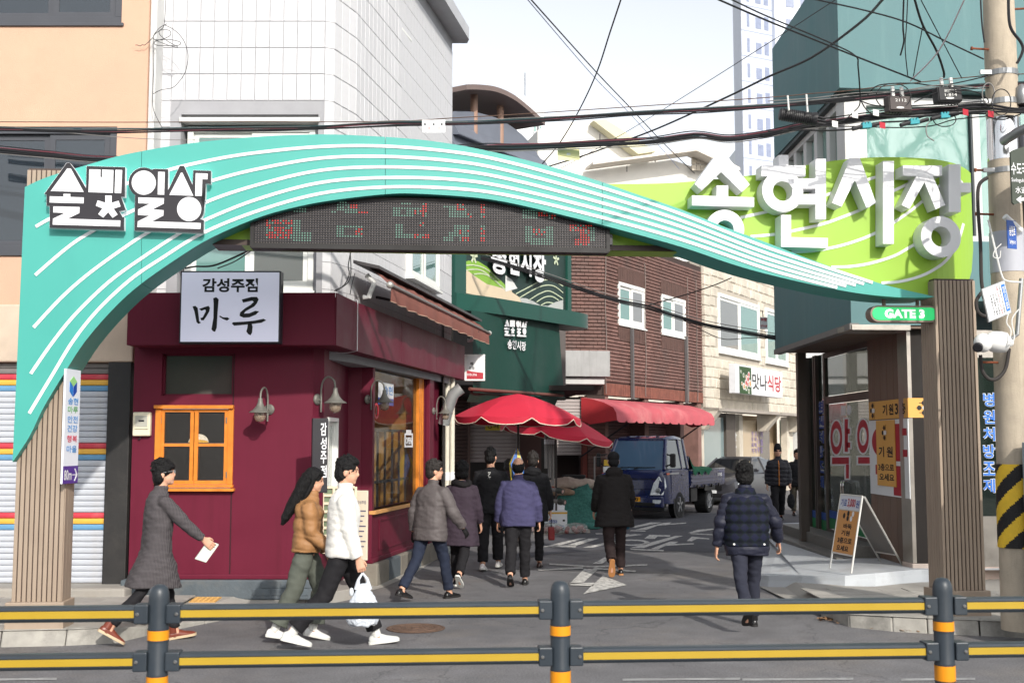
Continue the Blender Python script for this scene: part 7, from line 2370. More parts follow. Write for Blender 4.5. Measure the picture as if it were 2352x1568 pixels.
tg = thing('cable_tag', 'blank pale yellow tag hanging on the lower bundle over the arch', 'tag', at(1306, 354, 11.95))
pl = Pl(at(1306, 354, 11.95), (1, .1, 0))
MB().pbox(pl, -26 / F * 11.95, 26 / F * 11.95, -15 / F * 11.95, 15 / F * 11.95, -.004, 0).build('plate', M('tag yellow', (222, 216, 160), rough=0.6, var=0.03), tg)
MB().pbox(pl, -.02, .02, -.012, .012, .001, .003).build('label', vwhite, tg)
for x, y, lb, m_ in ((2027, 288, 'small red tag hanging between the teal connectors', redm), (2218, 258, 'small red tag right of the last teal connector', redm), (2276, 262, 'small red tag against the pole', redm), (1918, 285, 'small white tag right of the splice closure', tie), (1964, 264, 'white tag left of the brownish closure box', tie), (2012, 259, 'white tag just below and left of the brownish box', tie)):
	c = at(x, y, 11.0 if x < 2260 else 10.84)
	pl = Pl(c, (1, .3, -.1))
	MB().pbox(pl, -.032, .032, -.03, .03, -.003, 0).build('cable_tag', m_, label=lb, cat='tag')
wp = thing('height_sign', 'small white warning panel with red lettering 위험 4.5M hanging on the lane cables', 'sign', at(1754, 742, 18.8))
pl = Pl(at(1754, 742, 18.8), (1, .2, 0))
w_, h_ = 9.5 / F * 18.8, 14 / F * 18.8
MB().pbox(pl, -w_, w_, -h_, h_, -.005, 0).build('plate', vwhite, wp)
q = MB(); text_into(q, '위험', pl, (-w_ * .75, h_ * .3, w_ * .75, h_ * .85), .004, .03); text_into(q, '높이4.5M', pl, (-w_ * .8, -h_ * .7, w_ * .8, -h_ * .2), .004, .01); q.build('lettering', redm, wp)
MB().tube([pl.P(0, h_, -.002), at(1752, 768, 18.9) + V((0, 0, .4)), at(1750, 768, 18.95)], .004, 5).build('hanger', cblk, wp)
# ================================================================ PEOPLE
skinm = M('skin', (206, 158, 132), rough=0.5, var=0.06, scale=20, sub=0.12)
eyem = M('eye dark', (30, 24, 22), rough=0.25, var=0)
lipm = M('lip', (168, 96, 88), rough=0.5, var=0)
hairb = M('hair black', (16, 15, 16), rough=0.55, var=0.25, scale=60, bump=1.0, bscale=130, spec=0.25)
hairg = M('hair greying', (38, 33, 31), rough=0.6, var=0.4, scale=60, bump=0.7, bscale=160)


def fuse(mb, voxel, smooth=2, dec=1.0):
	"""one continuous skin over overlapping solids"""
	me = mb.mesh('fuse', (0, 0, 0))
	o = bpy.data.objects.new('fuse', me)
	m_ = o.modifiers.new('r', 'REMESH')
	m_.mode = 'VOXEL'
	m_.voxel_size = voxel
	if smooth:
		s_ = o.modifiers.new('s', 'SMOOTH')
		s_.factor, s_.iterations = .5, smooth
	if dec < 1:
		d_ = o.modifiers.new('d', 'DECIMATE')
		d_.ratio = dec
	out = evaluated(o)
	bpy.data.objects.remove(o)
	bpy.data.meshes.remove(me)
	return out


def place(me, name, mats, parent, org, disp=None, label=None):
	"""link a fused mesh (world coordinates) under its parent, with an optional displacement along the normals"""
	me.name = name
	for m_ in mats: me.materials.append(m_)
	if disp:
		nn = [v.normal.copy() for v in me.vertices]
		for v, n in zip(me.vertices, nn):
			v.co += n * disp(v.co)
	me.transform(Matrix.Translation(-V(org)))
	me.polygons.foreach_set('use_smooth', [True] * len(me.polygons))
	o = bpy.data.objects.new(name, me)
	col.objects.link(o)
	if parent is not None: o.parent = parent
	else: o.location = org
	if label: o['label'] = label
	return o


def person(label, xy, head, Hh, legs, arms, top, low, shoe, hair, lean=4, yaw=0, pitch=0, build=1.0, near=True, gz0=0.0):
	"""legs {side: (thigh, knee, foot)} degrees; arms {side: (swing, out, elbow)}; top/low dicts of clothing; head = direction walked"""
	s = Hh / 1.72
	f = V((head[0], head[1], 0)).normalized()
	r = V((f.y, -f.x, 0))
	vox = .011 if near else .016
	hip, kn, an, ft = {}, {}, {}, {}
	low_z = 9
	for sd, sg in (('L', -1), ('R', 1)):
		a, k, p = (rad(t) for t in legs[sd])
		h = V((sg * .088 * s, 0, 0))
		q = h + V((sg * .005, math.sin(a), -math.cos(a))) * (.43 * s)
		w_ = q + V((-sg * .005, math.sin(a - k), -math.cos(a - k))) * (.42 * s)
		hip[sd], kn[sd], an[sd] = h, q, w_
		fd, fu_ = V((0, math.cos(p), -math.sin(p))), V((0, math.sin(p), math.cos(p)))
		ft[sd] = (fd, fu_)
		low_z = min(low_z, *[(w_ + fd * (y * s) - fu_ * (.083 * s)).z for y in (-.07, .1, .19)])
	hz = -low_z
	def W(p): return V((xy[0], xy[1], gz0)) + r * p.x + f * p.y + V((0, 0, p.z))
	up = V((0, 0, hz))
	l_ = rad(lean)
	sp = V((0, math.sin(l_), math.cos(l_)))
	sy = V((0, math.cos(l_), -math.sin(l_)))
	def S(x, t, y=0): return up + V((x * s, 0, 0)) + sp * (t * s) + sy * (y * s)
	# arms
	sh, el, wr, hd = {}, {}, {}, {}
	for sd, sg in (('L', -1), ('R', 1)):
		sw, out, eb = (rad(t) for t in arms[sd][:3])
		sh[sd] = S(sg * .166 * build, .448)
		d1 = V((sg * math.sin(out), math.sin(sw) * math.cos(out), -math.cos(sw) * math.cos(out)))
		el[sd] = sh[sd] + d1 * (.285 * s)
		d2 = V((sg * math.sin(out) * .4, math.sin(sw + eb) * math.cos(out), -math.cos(sw + eb) * math.cos(out))).normalized()
		wr[sd] = el[sd] + d2 * (.25 * s)
		hd[sd] = d2
	# ---- head
	nk = S(0, .535)
	hc = nk + sp * (.10 * s) + V((0, .02 * s, .075 * s))
	rot = Matrix.Rotation(rad(-yaw), 3, 'Z') @ Matrix.Rotation(rad(pitch), 3, 'X')
	hs = s * 1.06
	def Hd(x, y, z): return W(hc + rot @ V((x * hs, y * hs, z * hs)))
	RW_ = Matrix((r, f, V((0, 0, 1)))).transposed() @ rot
	def he(mb, c, rr): mb.ell(Hd(*c), tuple(q * hs for q in rr), RW_, 16, 10)
	b = MB()
	he(b, (0, -.008, .018), (.075, .093, .100)); he(b, (0, .022, -.045), (.060, .068, .068)); he(b, (0, .062, -.088), (.026, .022, .020))
	he(b, (0, .088, -.022), (.012, .017, .020)); he(b, (0, .083, .004), (.009, .012, .026)); he(b, (0, .078, .028), (.045, .014, .010))
	for sg in (-1, 1): he(b, (sg * .076, -.006, -.016), (.009, .020, .030))
	b.tube([W(S(0, .49)), W(nk), Hd(0, -.012, -.05)], [.064 * s, .057 * s, .056 * s], 14)
	# trunk and limbs under the clothes
	def ringp(t, wx, dy, cy=0, n=18): return [W(S(wx * math.cos(2 * math.pi * k / n), t, cy + dy * math.sin(2 * math.pi * k / n))) for k in range(n)]
	b.loft([ringp(-.06, .12, .09), ringp(.1, .125, .085), ringp(.3, .145, .09), ringp(.44, .15, .085), ringp(.50, .09, .07), ringp(.53, .05, .05)])
	for sd, sg in (('L', -1), ('R', 1)):
		b.tube([W(up + hip[sd] + V((0, 0, .02))), W(up + kn[sd]), W(up + an[sd])], [.075 * s, .05 * s, .038 * s], 12)
		fd, fu_ = ft[sd]
		b.tube([W(up + an[sd]), W(up + an[sd] + fd * .03 * s - fu_ * .05 * s), W(up + an[sd] + fd * .13 * s - fu_ * .06 * s)], [.038 * s, .036 * s, .03 * s], 10)
		b.tube([W(sh[sd]), W(el[sd]), W(wr[sd])], [.045 * s, .038 * s, .027 * s], 12)
	# hands: palm, four bent fingers, thumb
	hands = MB()
	for sd, sg in (('L', -1), ('R', 1)):
		d = hd[sd].normalized()
		pn = V((-sg, 0, 0))
		pn = (pn - d * pn.dot(d)).normalized()          # palm faces the thigh
		ac = d.cross(pn).normalized()                   # across the palm
		if ac.y < 0: ac = -ac                           # towards the thumb
		w0 = wr[sd]
		P_ = lambda a, c, n: W(w0 + d * (a * s) + ac * (c * s) + pn * (n * s))
		tgt = hands
		tgt.loft([[P_(a, wx * math.cos(q), th * math.sin(q)) for q in [2 * math.pi * k / 12 for k in range(12)]] for a, wx, th in ((-.03, .026, .022), (.0, .028, .02), (.03, .036, .017), (.07, .041, .015), (.088, .040, .013))])
		curl = 32 if len(arms[sd]) < 4 else arms[sd][3]
		for j, (c, ln) in enumerate(((.030, .068), (.010, .076), (-.011, .070), (-.030, .056))):
			pts = [(.070, 0)]; an_ = rad(curl * .5); a0, n0 = .086, 0
			pts.append((a0, 0))
			for fr_ in (.45, .32, .28):
				a0 += ln * fr_ * math.cos(an_); n0 += ln * fr_ * math.sin(an_); an_ += rad(curl)
				pts.append((a0, n0))
			tgt.tube([P_(a, c * (1 + .1 * i / 4), n) for i, (a, n) in enumerate(pts)], [.009 * s, .0095 * s, .0088 * s, .008 * s, .0065 * s], 8)
		tgt.tube([P_(.012, .022, .004), P_(.042, .046, .014), P_(.068, .053, .024), P_(.088, .048, .030)], [.012 * s, .011 * s, .0095 * s, .007 * s], 8)
	me1 = fuse(b, .0065 if near else .010, 2, .35)
	me2 = fuse(hands, .0042 if near else .006, 1, .6)
	bm = bmesh.new()
	bm.from_mesh(me1); n1_ = len(bm.faces); bm.from_mesh(me2)
	if top.get('gloves'):
		for f_ in list(bm.faces)[n1_:]: f_.material_index = 3
	ex = MB()
	for sg in (-1, 1):
		ex.ell(Hd(sg * .030, .080, .006), (.009 * s, .006 * s, .004 * s), RW_, 8, 6, 1)
		ex.ell(Hd(sg * .031, .084, .028), (.016 * s, .005 * s, .0025 * s), RW_, 8, 5, 1)
	ex.ell(Hd(0, .082, -.060), (.020 * s, .008 * s, .0055 * s), RW_, 8, 5, 2)
	mex = ex.mesh('ex', (0, 0, 0))
	bm.from_mesh(mex)
	me = bpy.data.meshes.new('person')
	bm.to_mesh(me); bm.free()
	org = V((xy[0], xy[1], gz0))
	P = place(me, 'person', [skinm, eyem, lipm, leath], None, org)
	tag(P, label, 'person')
	for m_ in (me1, me2, mex): bpy.data.meshes.remove(m_)
	# ---- trousers
	q = MB()
	fit = low.get('fit', 1.0)
	q.ell(W(up + V((0, 0, .03 * s))), (.150 * s * build, .108 * s * build, .12 * s), RW_ if False else Matrix((r, f, V((0, 0, 1)))).transposed(), 18, 10)
	for sd in 'LR':
		hem = kn[sd].lerp(an[sd], low.get('len', .93))
		q.tube([W(up + hip[sd] + V((0, 0, .05))), W(up + hip[sd].lerp(kn[sd], .3)), W(up + kn[sd]), W(up + kn[sd].lerp(hem, .6)), W(up + hem)], [.080 * s * build, .086 * s * (1 + fit) / 2 * build, .066 * s * fit, .062 * s * fit, .060 * s * fit * low.get('hem', 1)], 16)
	def wrk(co): return .008 * mnoise.noise(co * 9) + .008 * mnoise.noise(V((co.x * 14 + co.z * 5, co.y * 14, co.z * 19)))
	place(fuse(q, vox, 2), 'trousers', [low['m']], P, org, wrk)
	# ---- top garment
	q = MB()
	hem = top.get('hem', -.10)
	lg = top.get('loose', 1.0) * build
	n = 24
	def rg(t, wx, dy, cy=0):
		return [W(S(wx * lg * math.copysign(abs(math.cos(a)) ** .85, math.cos(a)), t, cy + dy * lg * math.copysign(abs(math.sin(a)) ** .85, math.sin(a)))) for a in [2 * math.pi * k / n for k in range(n)]]
	fl = top.get('flare', 1.0)
	rows = []
	if hem < -.2:
		for t in (hem, hem * .75, hem * .45): rows.append(rg(t, .208 * (1 + (fl - 1) * t / hem), .135 * (1 + (fl * top.get('stride', 1) - 1) * t / hem), -.0))
	else: rows.append(rg(hem, .190 * fl, .130 * fl))
	rows += [rg(-.02, .196, .134), rg(.12, .180, .126), rg(.28, .186, .130), rg(.38, .182, .126), rg(.44, .158, .110, -.008), rg(.485, .112, .090, -.012), rg(.525, .076, .076, -.006)]
	col_h = top.get('collar', .045)
	rows += [rg(.545, .068 / lg, .068 / lg), rg(.545 + col_h, .066 / lg, .068 / lg, .006)]
	q.loft(rows)
	sr = top.get('sleeve', 1.0)
	for sd in 'LR':
		wj = wr[sd].lerp(el[sd], .06)
		q.tube([W(S((-.11 if sd == 'L' else .11) * build, .452)), W(sh[sd]), W(sh[sd].lerp(el[sd], .35)), W(el[sd]), W(el[sd].lerp(wj, .5)), W(wj)], [.058 * s * sr, .068 * s * sr, .070 * s * sr, .062 * s * sr, .055 * s * sr, .044 * s * sr * top.get('cuff', 1)], 16)
	if top.get('hood'):
		q.ell(W(S(0, .535, -.085)), (.135 * s, .075 * s, .085 * s), Matrix((r, f, V((0, 0, 1)))).transposed(), 16, 10)
		q.ell(W(S(0, .55, -.03)), (.115 * s, .095 * s, .055 * s), Matrix((r, f, V((0, 0, 1)))).transposed(), 16, 10)
	puff = top.get('puff', 0)
	zc = org.z + hz
	def dsp(co):
		d = .010 * mnoise.noise(co * 7) + .008 * mnoise.noise(V((co.x * 12 + co.z * 8, co.y * 12, co.z * 24))) + .003 * mnoise.noise(co * 40)
		if puff:
			ph_ = abs(math.sin(math.pi * (co.z - zc + .035 * mnoise.noise(V((co.x * 3, co.y * 3, co.z)))) / puff))
			d += .016 * (ph_ ** .55) - .010
		return d * top.get('amp', 1)
	jk = place(fuse(q, vox, 3), top.get('name', 'jacket'), [top['m']], P, org, dsp)
	if top.get('vest'):
		q = MB()
		k_ = 1.08
		q.loft([rg(-.05, .178 * k_, .132 * k_), rg(.05, .180 * k_, .132 * k_), rg(.2, .184 * k_, .134 * k_), rg(.33, .186 * k_, .134 * k_), rg(.41, .170 * k_, .12 * k_), rg(.465, .128 * k_, .098 * k_, -.008), rg(.515, .088, .084, -.005), rg(.56, .074, .078)])
		puff_ = .095
		def dv(co):
			ph_ = abs(math.sin(math.pi * (co.z - zc) / puff_))
			return .018 * ph_ ** .5 - .008 + .004 * mnoise.noise(co * 14)
		place(fuse(q, vox, 2), 'vest', [top['vest']], P, org, dv)
		q = MB()
		for x in (-.15, .15): q.lathe(W(S(x * build, -.03, -.125 * build - .02)), [(.011, 0), (.011, .006)], seg=10, axis=-f)
		q.build('snap_button', tie, P)
	# ---- shoes
	for sd, sg in (('L', -1), ('R', 1)):
		fd, fu_ = ft[sd]
		a0 = an[sd]
		q = MB()
		def SP(x, y, z): return W(up + a0 + V((x * s, 0, 0)) + fd * (y * s) + fu_ * ((z - .083) * s))
		st = ((-.075, .022, .055), (-.062, .034, .075), (-.02, .038, .098), (.03, .039, .088), (.09, .046, .062), (.145, .046, .048), (.178, .036, .040), (.196, .018, .032))
		q.loft([[SP(w_ * math.cos(t), y, .018 + (h_ - .018) * max(0, math.sin(t)) ** .8) for t in [math.pi * k / 9 for k in range(10)]] + [SP(-w_ * .9, y, .012), SP(w_ * .9, y, .012)] for y, w_, h_ in st], 0)
		if shoe.get('boot'): q.tube([SP(0, -.02, .06), SP(0, -.02, .13)], [.045 * s, .044 * s], 12, 0)
		q.loft([[SP(w_ * 1.06, y, .0), SP(w_ * 1.06, y, .024), SP(-w_ * 1.06, y, .024), SP(-w_ * 1.06, y, .0)] for y, w_, h_ in ((-.082, .020, 0), (-.066, .034, 0), (.0, .036, 0), (.09, .047, 0), (.15, .046, 0), (.184, .036, 0), (.203, .016, 0))], 1)
		q.build('shoe', [shoe['m'], shoe['sole']], P, smooth=True, angle=50)
		if shoe.get('sock'):
			MB().tube([W(up + a0 + V((0, 0, .0)) - fu_ * .02 * s), W(up + a0.lerp(kn[sd], .22))], [.044 * s, .044 * s], 12).build('sock', shoe['sock'], P, smooth=True)
	# ---- hair or hat
	q = MB()
	st = hair['style']
	hm = hair.get('m', hairb)
	if st == 'short':
		he(q, (0, -.014, .034), (.083, .098, .097)); he(q, (0, -.046, -.026), (.077, .068, .080)); he(q, (0, .045, .085), (.066, .048, .036))
	elif st == 'full':
		he(q, (0, -.012, .040), (.089, .099, .100)); he(q, (0, -.040, -.030), (.086, .070, .085)); he(q, (0, .050, .080), (.075, .050, .040))
		for sg in (-1, 1): he(q, (sg * .068, -.015, -.01), (.022, .048, .07))
	elif st == 'bald':
		he(q, (0, -.036, -.016), (.082, .074, .084))
		for sg in (-1, 1): he(q, (sg * .064, -.012, .01), (.020, .050, .045))
	elif st == 'long':
		he(q, (0, -.012, .036), (.086, .096, .096)); he(q, (0, .04, .07), (.07, .05, .04))
		pts = [Hd(0, -.04, .03), Hd(0, -.075, -.05), Hd(0, -.115, -.16), Hd(0, -.17, -.28), Hd(.01, -.215, -.40), Hd(.01, -.235, -.47)]
		q.tube(pts, [.085 * s, .086 * s, .078 * s, .064 * s, .045 * s, .016 * s], 14)
		q.tube([Hd(.06, .0, .03), Hd(.073, -.01, -.06), Hd(.075, -.045, -.15), Hd(.06, -.09, -.25)], [.03 * s, .026 * s, .024 * s, .012 * s], 10)
		q.tube([Hd(-.06, .0, .03), Hd(-.073, -.01, -.06), Hd(-.075, -.045, -.15), Hd(-.06, -.09, -.25)], [.03 * s, .026 * s, .024 * s, .012 * s], 10)
	elif st == 'bob':
		he(q, (0, -.014, .034), (.096, .102, .102)); he(q, (0, -.03, -.05), (.098, .082, .085)); he(q, (0, .05, .07), (.075, .05, .045))
	elif st == 'bowl':
		he(q, (0, -.012, .034), (.088, .100, .100)); he(q, (0, -.045, -.035), (.082, .062, .095)); he(q, (0, .06, .055), (.070, .045, .045))
		for sg in (-1, 1): he(q, (sg * .066, -.035, -.02), (.024, .04, .07)); he(q, (sg * .066, .03, .03), (.02, .035, .035))
	elif st == 'cap':
		he(q, (0, -.012, .048), (.086, .098, .084)); q.loft([[Hd(x, y, .045 - .02 * (y > .1)) for x, y in ((-.06, .07), (.06, .07), (.045, .15), (-.045, .15))], [Hd(x, y, .055 - .02 * (y > .1)) for x, y in ((-.06, .07), (.06, .07), (.045, .15), (-.045, .15))]])
		he(q, (0, -.044, -.02), (.079, .066, .07))
	elif st == 'beanie':
		he(q, (0, -.008, .060), (.088, .098, .105)); he(q, (0, -.008, .015), (.091, .101, .035)); he(q, (0, -.01, .14), (.06, .07, .05))
	if st in ('short', 'full', 'bowl', 'bob'):
		for k in range(46):
			an_, ph_ = R.uniform(0, 6.283), R.uniform(.05, 1.75)
			x_, y_, z_ = math.sin(ph_) * math.cos(an_), math.sin(ph_) * math.sin(an_), math.cos(ph_)
			if y_ > .35 and z_ < .62: continue
			kx = .083 if st == 'short' else .090
			he(q, (x_ * kx, y_ * (kx + .010) - .012, z_ * .1 + .036), (R.uniform(.006, .012), R.uniform(.010, .024), R.uniform(.010, .022)))
	amp = hair.get('amp', .006)
	def dh(co): return amp * mnoise.noise(co * 38) + amp * .8 * mnoise.noise(V((co.x * 90, co.y * 90, co.z * 26)))
	place(fuse(q, .0055 if near else .009, 2), 'cap' if st == 'cap' else 'beanie' if st == 'beanie' else 'hair', [hm], P, org, dh)
	if hair.get('glasses'):
		q = MB()
		for sg in (-1, 1):
			q.tube([Hd(sg * .033 + .021 * math.cos(t), .097, .006 + .015 * math.sin(t)) for t in [k * .52 for k in range(13)]], .0016 * s, 5)
			q.tube([Hd(sg * .057, .096, .012), Hd(sg * .078, .05, .012), Hd(sg * .082, -.005, .006)], .0022 * s, 5)
		q.tube([Hd(-.01, .1, .01), Hd(.01, .1, .01)], .0025 * s, 5)
		q.build('glasses', hair['glasses'], P)
	if top.get('scarf'):
		q = MB()
		q.tube([W(S(.105 * math.cos(t), .515 + .02 * math.sin(t * 2), .095 * math.sin(t) - .01)) for t in [k * math.pi / 10 for k in range(21)]], .052 * s, 12)
		place(fuse(q, vox, 2), 'fur_collar', [top['scarf']], P, org, lambda co: .010 * mnoise.noise(co * 60))
	if top.get('zip'):
		MB().tube([W(S(0, t, .134 * lg + .012)) for t in (-.08, .1, .28, .42)] + [W(S(0, .5, .1))], .009, 6).build('zip', top['zip'], P)
	return {'P': P, 'W': W, 'wr': wr, 'hd': hd, 's': s, 'S': S, 'Hd': Hd, 'f': f, 'r': r}


def cloth(name, c, v=.10, **k): return M(name, c, rough=k.pop('rough', .85), var=v, scale=k.pop('scale', 6), bump=k.pop('bump', .25), bscale=k.pop('bscale', 180), spec=.25, **k)
jblack = cloth('cloth black', (27, 27, 30), .15)
pblack = cloth('trouser black', (30, 29, 32), .15)
solew = M('sole white', (214, 214, 208), rough=0.6, var=0.05)
soleb = M('sole black', (32, 30, 30), rough=0.7, var=0.1)
leath = M('shoe black leather', (26, 25, 26), rough=0.25, var=0.08)
# fine check of the long coat, soft fleece, tartan
def checks(name, a, b_, c, sx, plaid=False):
	m_ = cloth(name, a, .1)
	N, L = m_.node_tree.nodes, m_.node_tree.links
	tc = N.new('ShaderNodeTexCoord')
	ws = []
	for ax in ((1, 0, 0), (0, 0, 1)):
		mp = N.new('ShaderNodeMapping')
		wv = N.new('ShaderNodeTexWave')
		wv.wave_type = 'BANDS'
		wv.bands_direction = 'X' if ax[0] else 'Z'
		wv.inputs['Scale'].default_value = sx
		wv.inputs['Distortion'].default_value = .3
		L.new(tc.outputs['Object'], wv.inputs['Vector'])
		ws.append(wv)
	ad = N.new('ShaderNodeMath'); ad.operation = 'ADD'
	L.new(ws[0].outputs['Fac'], ad.inputs[0]); L.new(ws[1].outputs['Fac'], ad.inputs[1])
	cr = N.new('ShaderNodeValToRGB')
	e = cr.color_ramp.elements
	e[0].position, e[0].color = .25, rgb(*a)
	e[1].position, e[1].color = .62, rgb(*c)
	k = cr.color_ramp.elements.new(.42); k.color = rgb(*b_)
	mh = N.new('ShaderNodeMath'); mh.operation = 'MULTIPLY'; mh.inputs[1].default_value = .5
	L.new(ad.outputs[0], mh.inputs[0]); L.new(mh.outputs[0], cr.inputs[0])
	L.new(cr.outputs[0], N['Principled BSDF'].inputs['Base Color'])
	return m_
coatc = checks('coat check', (50, 46, 50), (70, 66, 69), (88, 84, 85), 26)
tartan = checks('tartan', (13, 17, 28), (15, 25, 26), (22, 25, 46), 3.2)
fleece = cloth('white fleece', (222, 220, 214), .04, bump=.8, bscale=120, rough=.95, sheen=.2)

def foot_at(x, y, z=0): g = gnd(x, y, z); return (g.x, g.y)
# the man with the long grey coat
p = person('person in long grey checked coat and glasses striding past the bar with a book', (at(358, 1300, 11.2).x, 11.2), (.86, .5), 1.70,
		   {'R': (-20, 22, 32), 'L': (18, 6, -6)}, {'R': (40, 10, 10), 'L': (-12, 6, 8)},
		   dict(m=coatc, name='coat', hem=-.38, flare=1.06, stride=1.8, loose=1.04, collar=.05, amp=.9), dict(m=pblack, fit=.92), dict(m=M('boot brown', (112, 54, 40), rough=0.35, var=0.12), sole=M('sole tan', (190, 170, 140), rough=0.7), boot=True), dict(style='bowl', glasses=M('glasses grey', (150, 150, 150), var=0), amp=.004), lean=3, yaw=20, pitch=6)
bk_ = p['W'](p['wr']['R'] + p['hd']['R'] * .10 + V((-.03, 0, 0)))
fw_ = p['f']
b0 = thing('book', 'pale grey green book held in the hand of the person in the long coat', 'book', bk_)
d1 = (V((0, 0, -1)) * .75 - fw_ * .55).normalized()
bp_ = Pl(bk_, fw_ * .8 + V((0, 0, -.3)), d1 * -1)
MB().pbox(bp_, -.055, .055, -.17, .04, -.014, .014).build('cover', M('book cover', (196, 206, 194), rough=0.5), b0, bevel=.004)
MB().pbox(bp_, -.05, .058, -.165, .035, -.011, .011).build('pages', M('pages', (226, 226, 216), rough=0.8), b0)
# the couple
person('person with long black hair in brown puffer jacket and wide green grey trousers', (at(703, 1300, 11.25).x, 11.25), (1, .12), 1.60,
	   {'R': (-16, 10, 8), 'L': (20, 30, 12)}, {'R': (6, 6, 50), 'L': (10, 6, 20)},
	   dict(m=cloth('brown puffer', (150, 110, 72), .08, rough=.5), hem=-.02, loose=1.14, sleeve=1.22, puff=.15, collar=.06, cuff=1.2), dict(m=cloth('olive trousers', (88, 92, 84), .1), fit=1.42, hem=1.35, len=.86), dict(m=M('shoe white', (222, 222, 220), rough=0.5), sole=solew, sock=solew), dict(style='long', amp=.004), lean=4, yaw=0, pitch=-8)
p = person('person in white fleece and black trousers carrying a white plastic bag', (at(785, 1300, 10.95).x, 10.95), (1, .22), 1.77,
		   {'R': (-22, 20, 14), 'L': (25, 4, -6)}, {'R': (8, 5, 10, 62), 'L': (-10, 6, 12)},
		   dict(m=fleece, hem=-.06, loose=1.14, sleeve=1.2, collar=.06, cuff=1.15, amp=.75), dict(m=pblack, fit=1.2, hem=1.1, len=.88), dict(m=M('shoe pale grey', (204, 206, 202), rough=0.5), sole=solew, sock=solew), dict(style='short', amp=.006), lean=2, yaw=12, pitch=-6)
hb_ = p['W'](p['wr']['R'] + p['hd']['R'] * .13)
bag = thing('plastic_bag', 'white plastic bag hanging from the hand of the person in white fleece', 'bag', hb_ - V((0, 0, .5)))
bagm = M('white plastic', (198, 204, 212), rough=0.35, var=0.04, bump=.5, bscale=22, sub=0)
q = MB()
rr_ = []
for z, rx, ry in ((-.10, .035, .02), (-.16, .07, .045), (-.24, .115, .075), (-.34, .15, .095), (-.42, .155, .1), (-.47, .13, .085), (-.48, .03, .02)):
	rr_.append([hb_ + p['f'] * (rx * math.cos(t) + .01) + p['r'] * (ry * math.sin(t)) + V((0, 0, z + .012 * math.sin(3 * t))) for t in [2 * math.pi * k / 22 for k in range(22)]])
q.loft(rr_)
me = q.mesh('x', (0, 0, 0))
place(fuse(q, .009, 1), 'bag_body', [bagm], bag, hb_ - V((0, 0, .5)), lambda co: .016 * mnoise.noise(V((co.x * 20, co.y * 20, co.z * 4))) + .008 * mnoise.noise(co * 40))
for k, dx in enumerate((-.025, .03)):
	MB().tube([hb_ + V((0, 0, .0)), hb_ + p['f'] * dx * 1.5 + V((0, 0, -.06)), hb_ + p['f'] * dx * 2 + V((0, 0, -.15))], [.010, .014, .030], 8).build('handle', bagm, bag, smooth=True)
MB().ell(hb_ + p['f'] * -.10 + V((0, 0, -.17)), (.022, .022, .04)).build('bottle_neck', M('clear plastic', (200, 206, 210), rough=0.1), bag, smooth=True)
# group walking up the lane
person('person with short greying hair, glasses, grey padded jacket, dark jeans and black gloves', (at(988, 1300, 14.2).x, 14.2), (.62, .8), 1.67,
	   {'L': (-22, 16, 14), 'R': (22, 8, 0)}, {'L': (-16, 16, 22), 'R': (12, 26, 22)},
	   dict(m=cloth('grey padded', (88, 82, 82), .08, rough=.55), hem=-.16, loose=1.16, sleeve=1.22, puff=.26, amp=.8, collar=.05, cuff=1.1, gloves=True), dict(m=cloth('dark jeans', (36, 42, 58), .15), fit=1.05), dict(m=leath, sole=soleb), dict(style='short', m=hairg, glasses=blackm, amp=.004), lean=5, yaw=38, build=1.04)
person('person with black bobbed hair, fur collar and long dark plum coat', (at(1058, 1300, 15.5).x, 15.5), (.22, 1), 1.60,
	   {'L': (8, 4, 0), 'R': (-16, 28, 40)}, {'L': (-4, 8, 6), 'R': (10, 12, 12)},
	   dict(m=cloth('plum coat', (56, 46, 56), .08), name='coat', hem=-.36, flare=1.14, stride=1.15, loose=1.16, sleeve=1.16, collar=.03, scarf=cloth('fur black', (24, 22, 24), .3)), dict(m=pblack, fit=1.15), dict(m=leath, sole=solew), dict(style='bob'), lean=4)
p = person('person with short black hair in black top with small white print below the neck', (at(1126, 1300, 17.4).x, 17.4), (.12, 1), 1.75,
		   {'L': (-8, 6, 8), 'R': (18, 8, 0)}, {'L': (-6, 10, 10), 'R': (22, 14, 60)},
		   dict(m=jblack, hem=-.12, loose=1.12, sleeve=1.18, collar=.015), dict(m=pblack, fit=1.3, hem=1.0), dict(m=M('trainer white', (220, 214, 212), rough=0.5), sole=solew), dict(style='short', amp=.005), lean=3, yaw=12, build=1.06)
q = MB()
tpl = Pl(p['W'](p['S'](0, .44, -.150)), p['r'], V((0, 0, 1)))
for k in range(5): q.pbox(tpl, -.018 + .01 * (k % 2), .022 - .012 * (k % 3), .03 - k * .022, .042 - k * .022, -.012, .002)
q.build('back_print', tie, p['P'])
person('person with bald crown in violet blue fleece jacket and black trousers', (at(1190, 1300, 15.6).x, 15.6), (.06, 1), 1.655,
	   {'L': (-12, 26, 28), 'R': (8, 2, 0)}, {'L': (-2, 16, 16), 'R': (4, 16, 14)},
	   dict(m=cloth('violet fleece', (68, 66, 98), .06, bump=.6, bscale=110, rough=.95), hem=-.12, loose=1.18, sleeve=1.2, collar=.05, cuff=1.1), dict(m=pblack, fit=1.18), dict(m=leath, sole=soleb), dict(style='bald', amp=.003), lean=4, build=1.08)
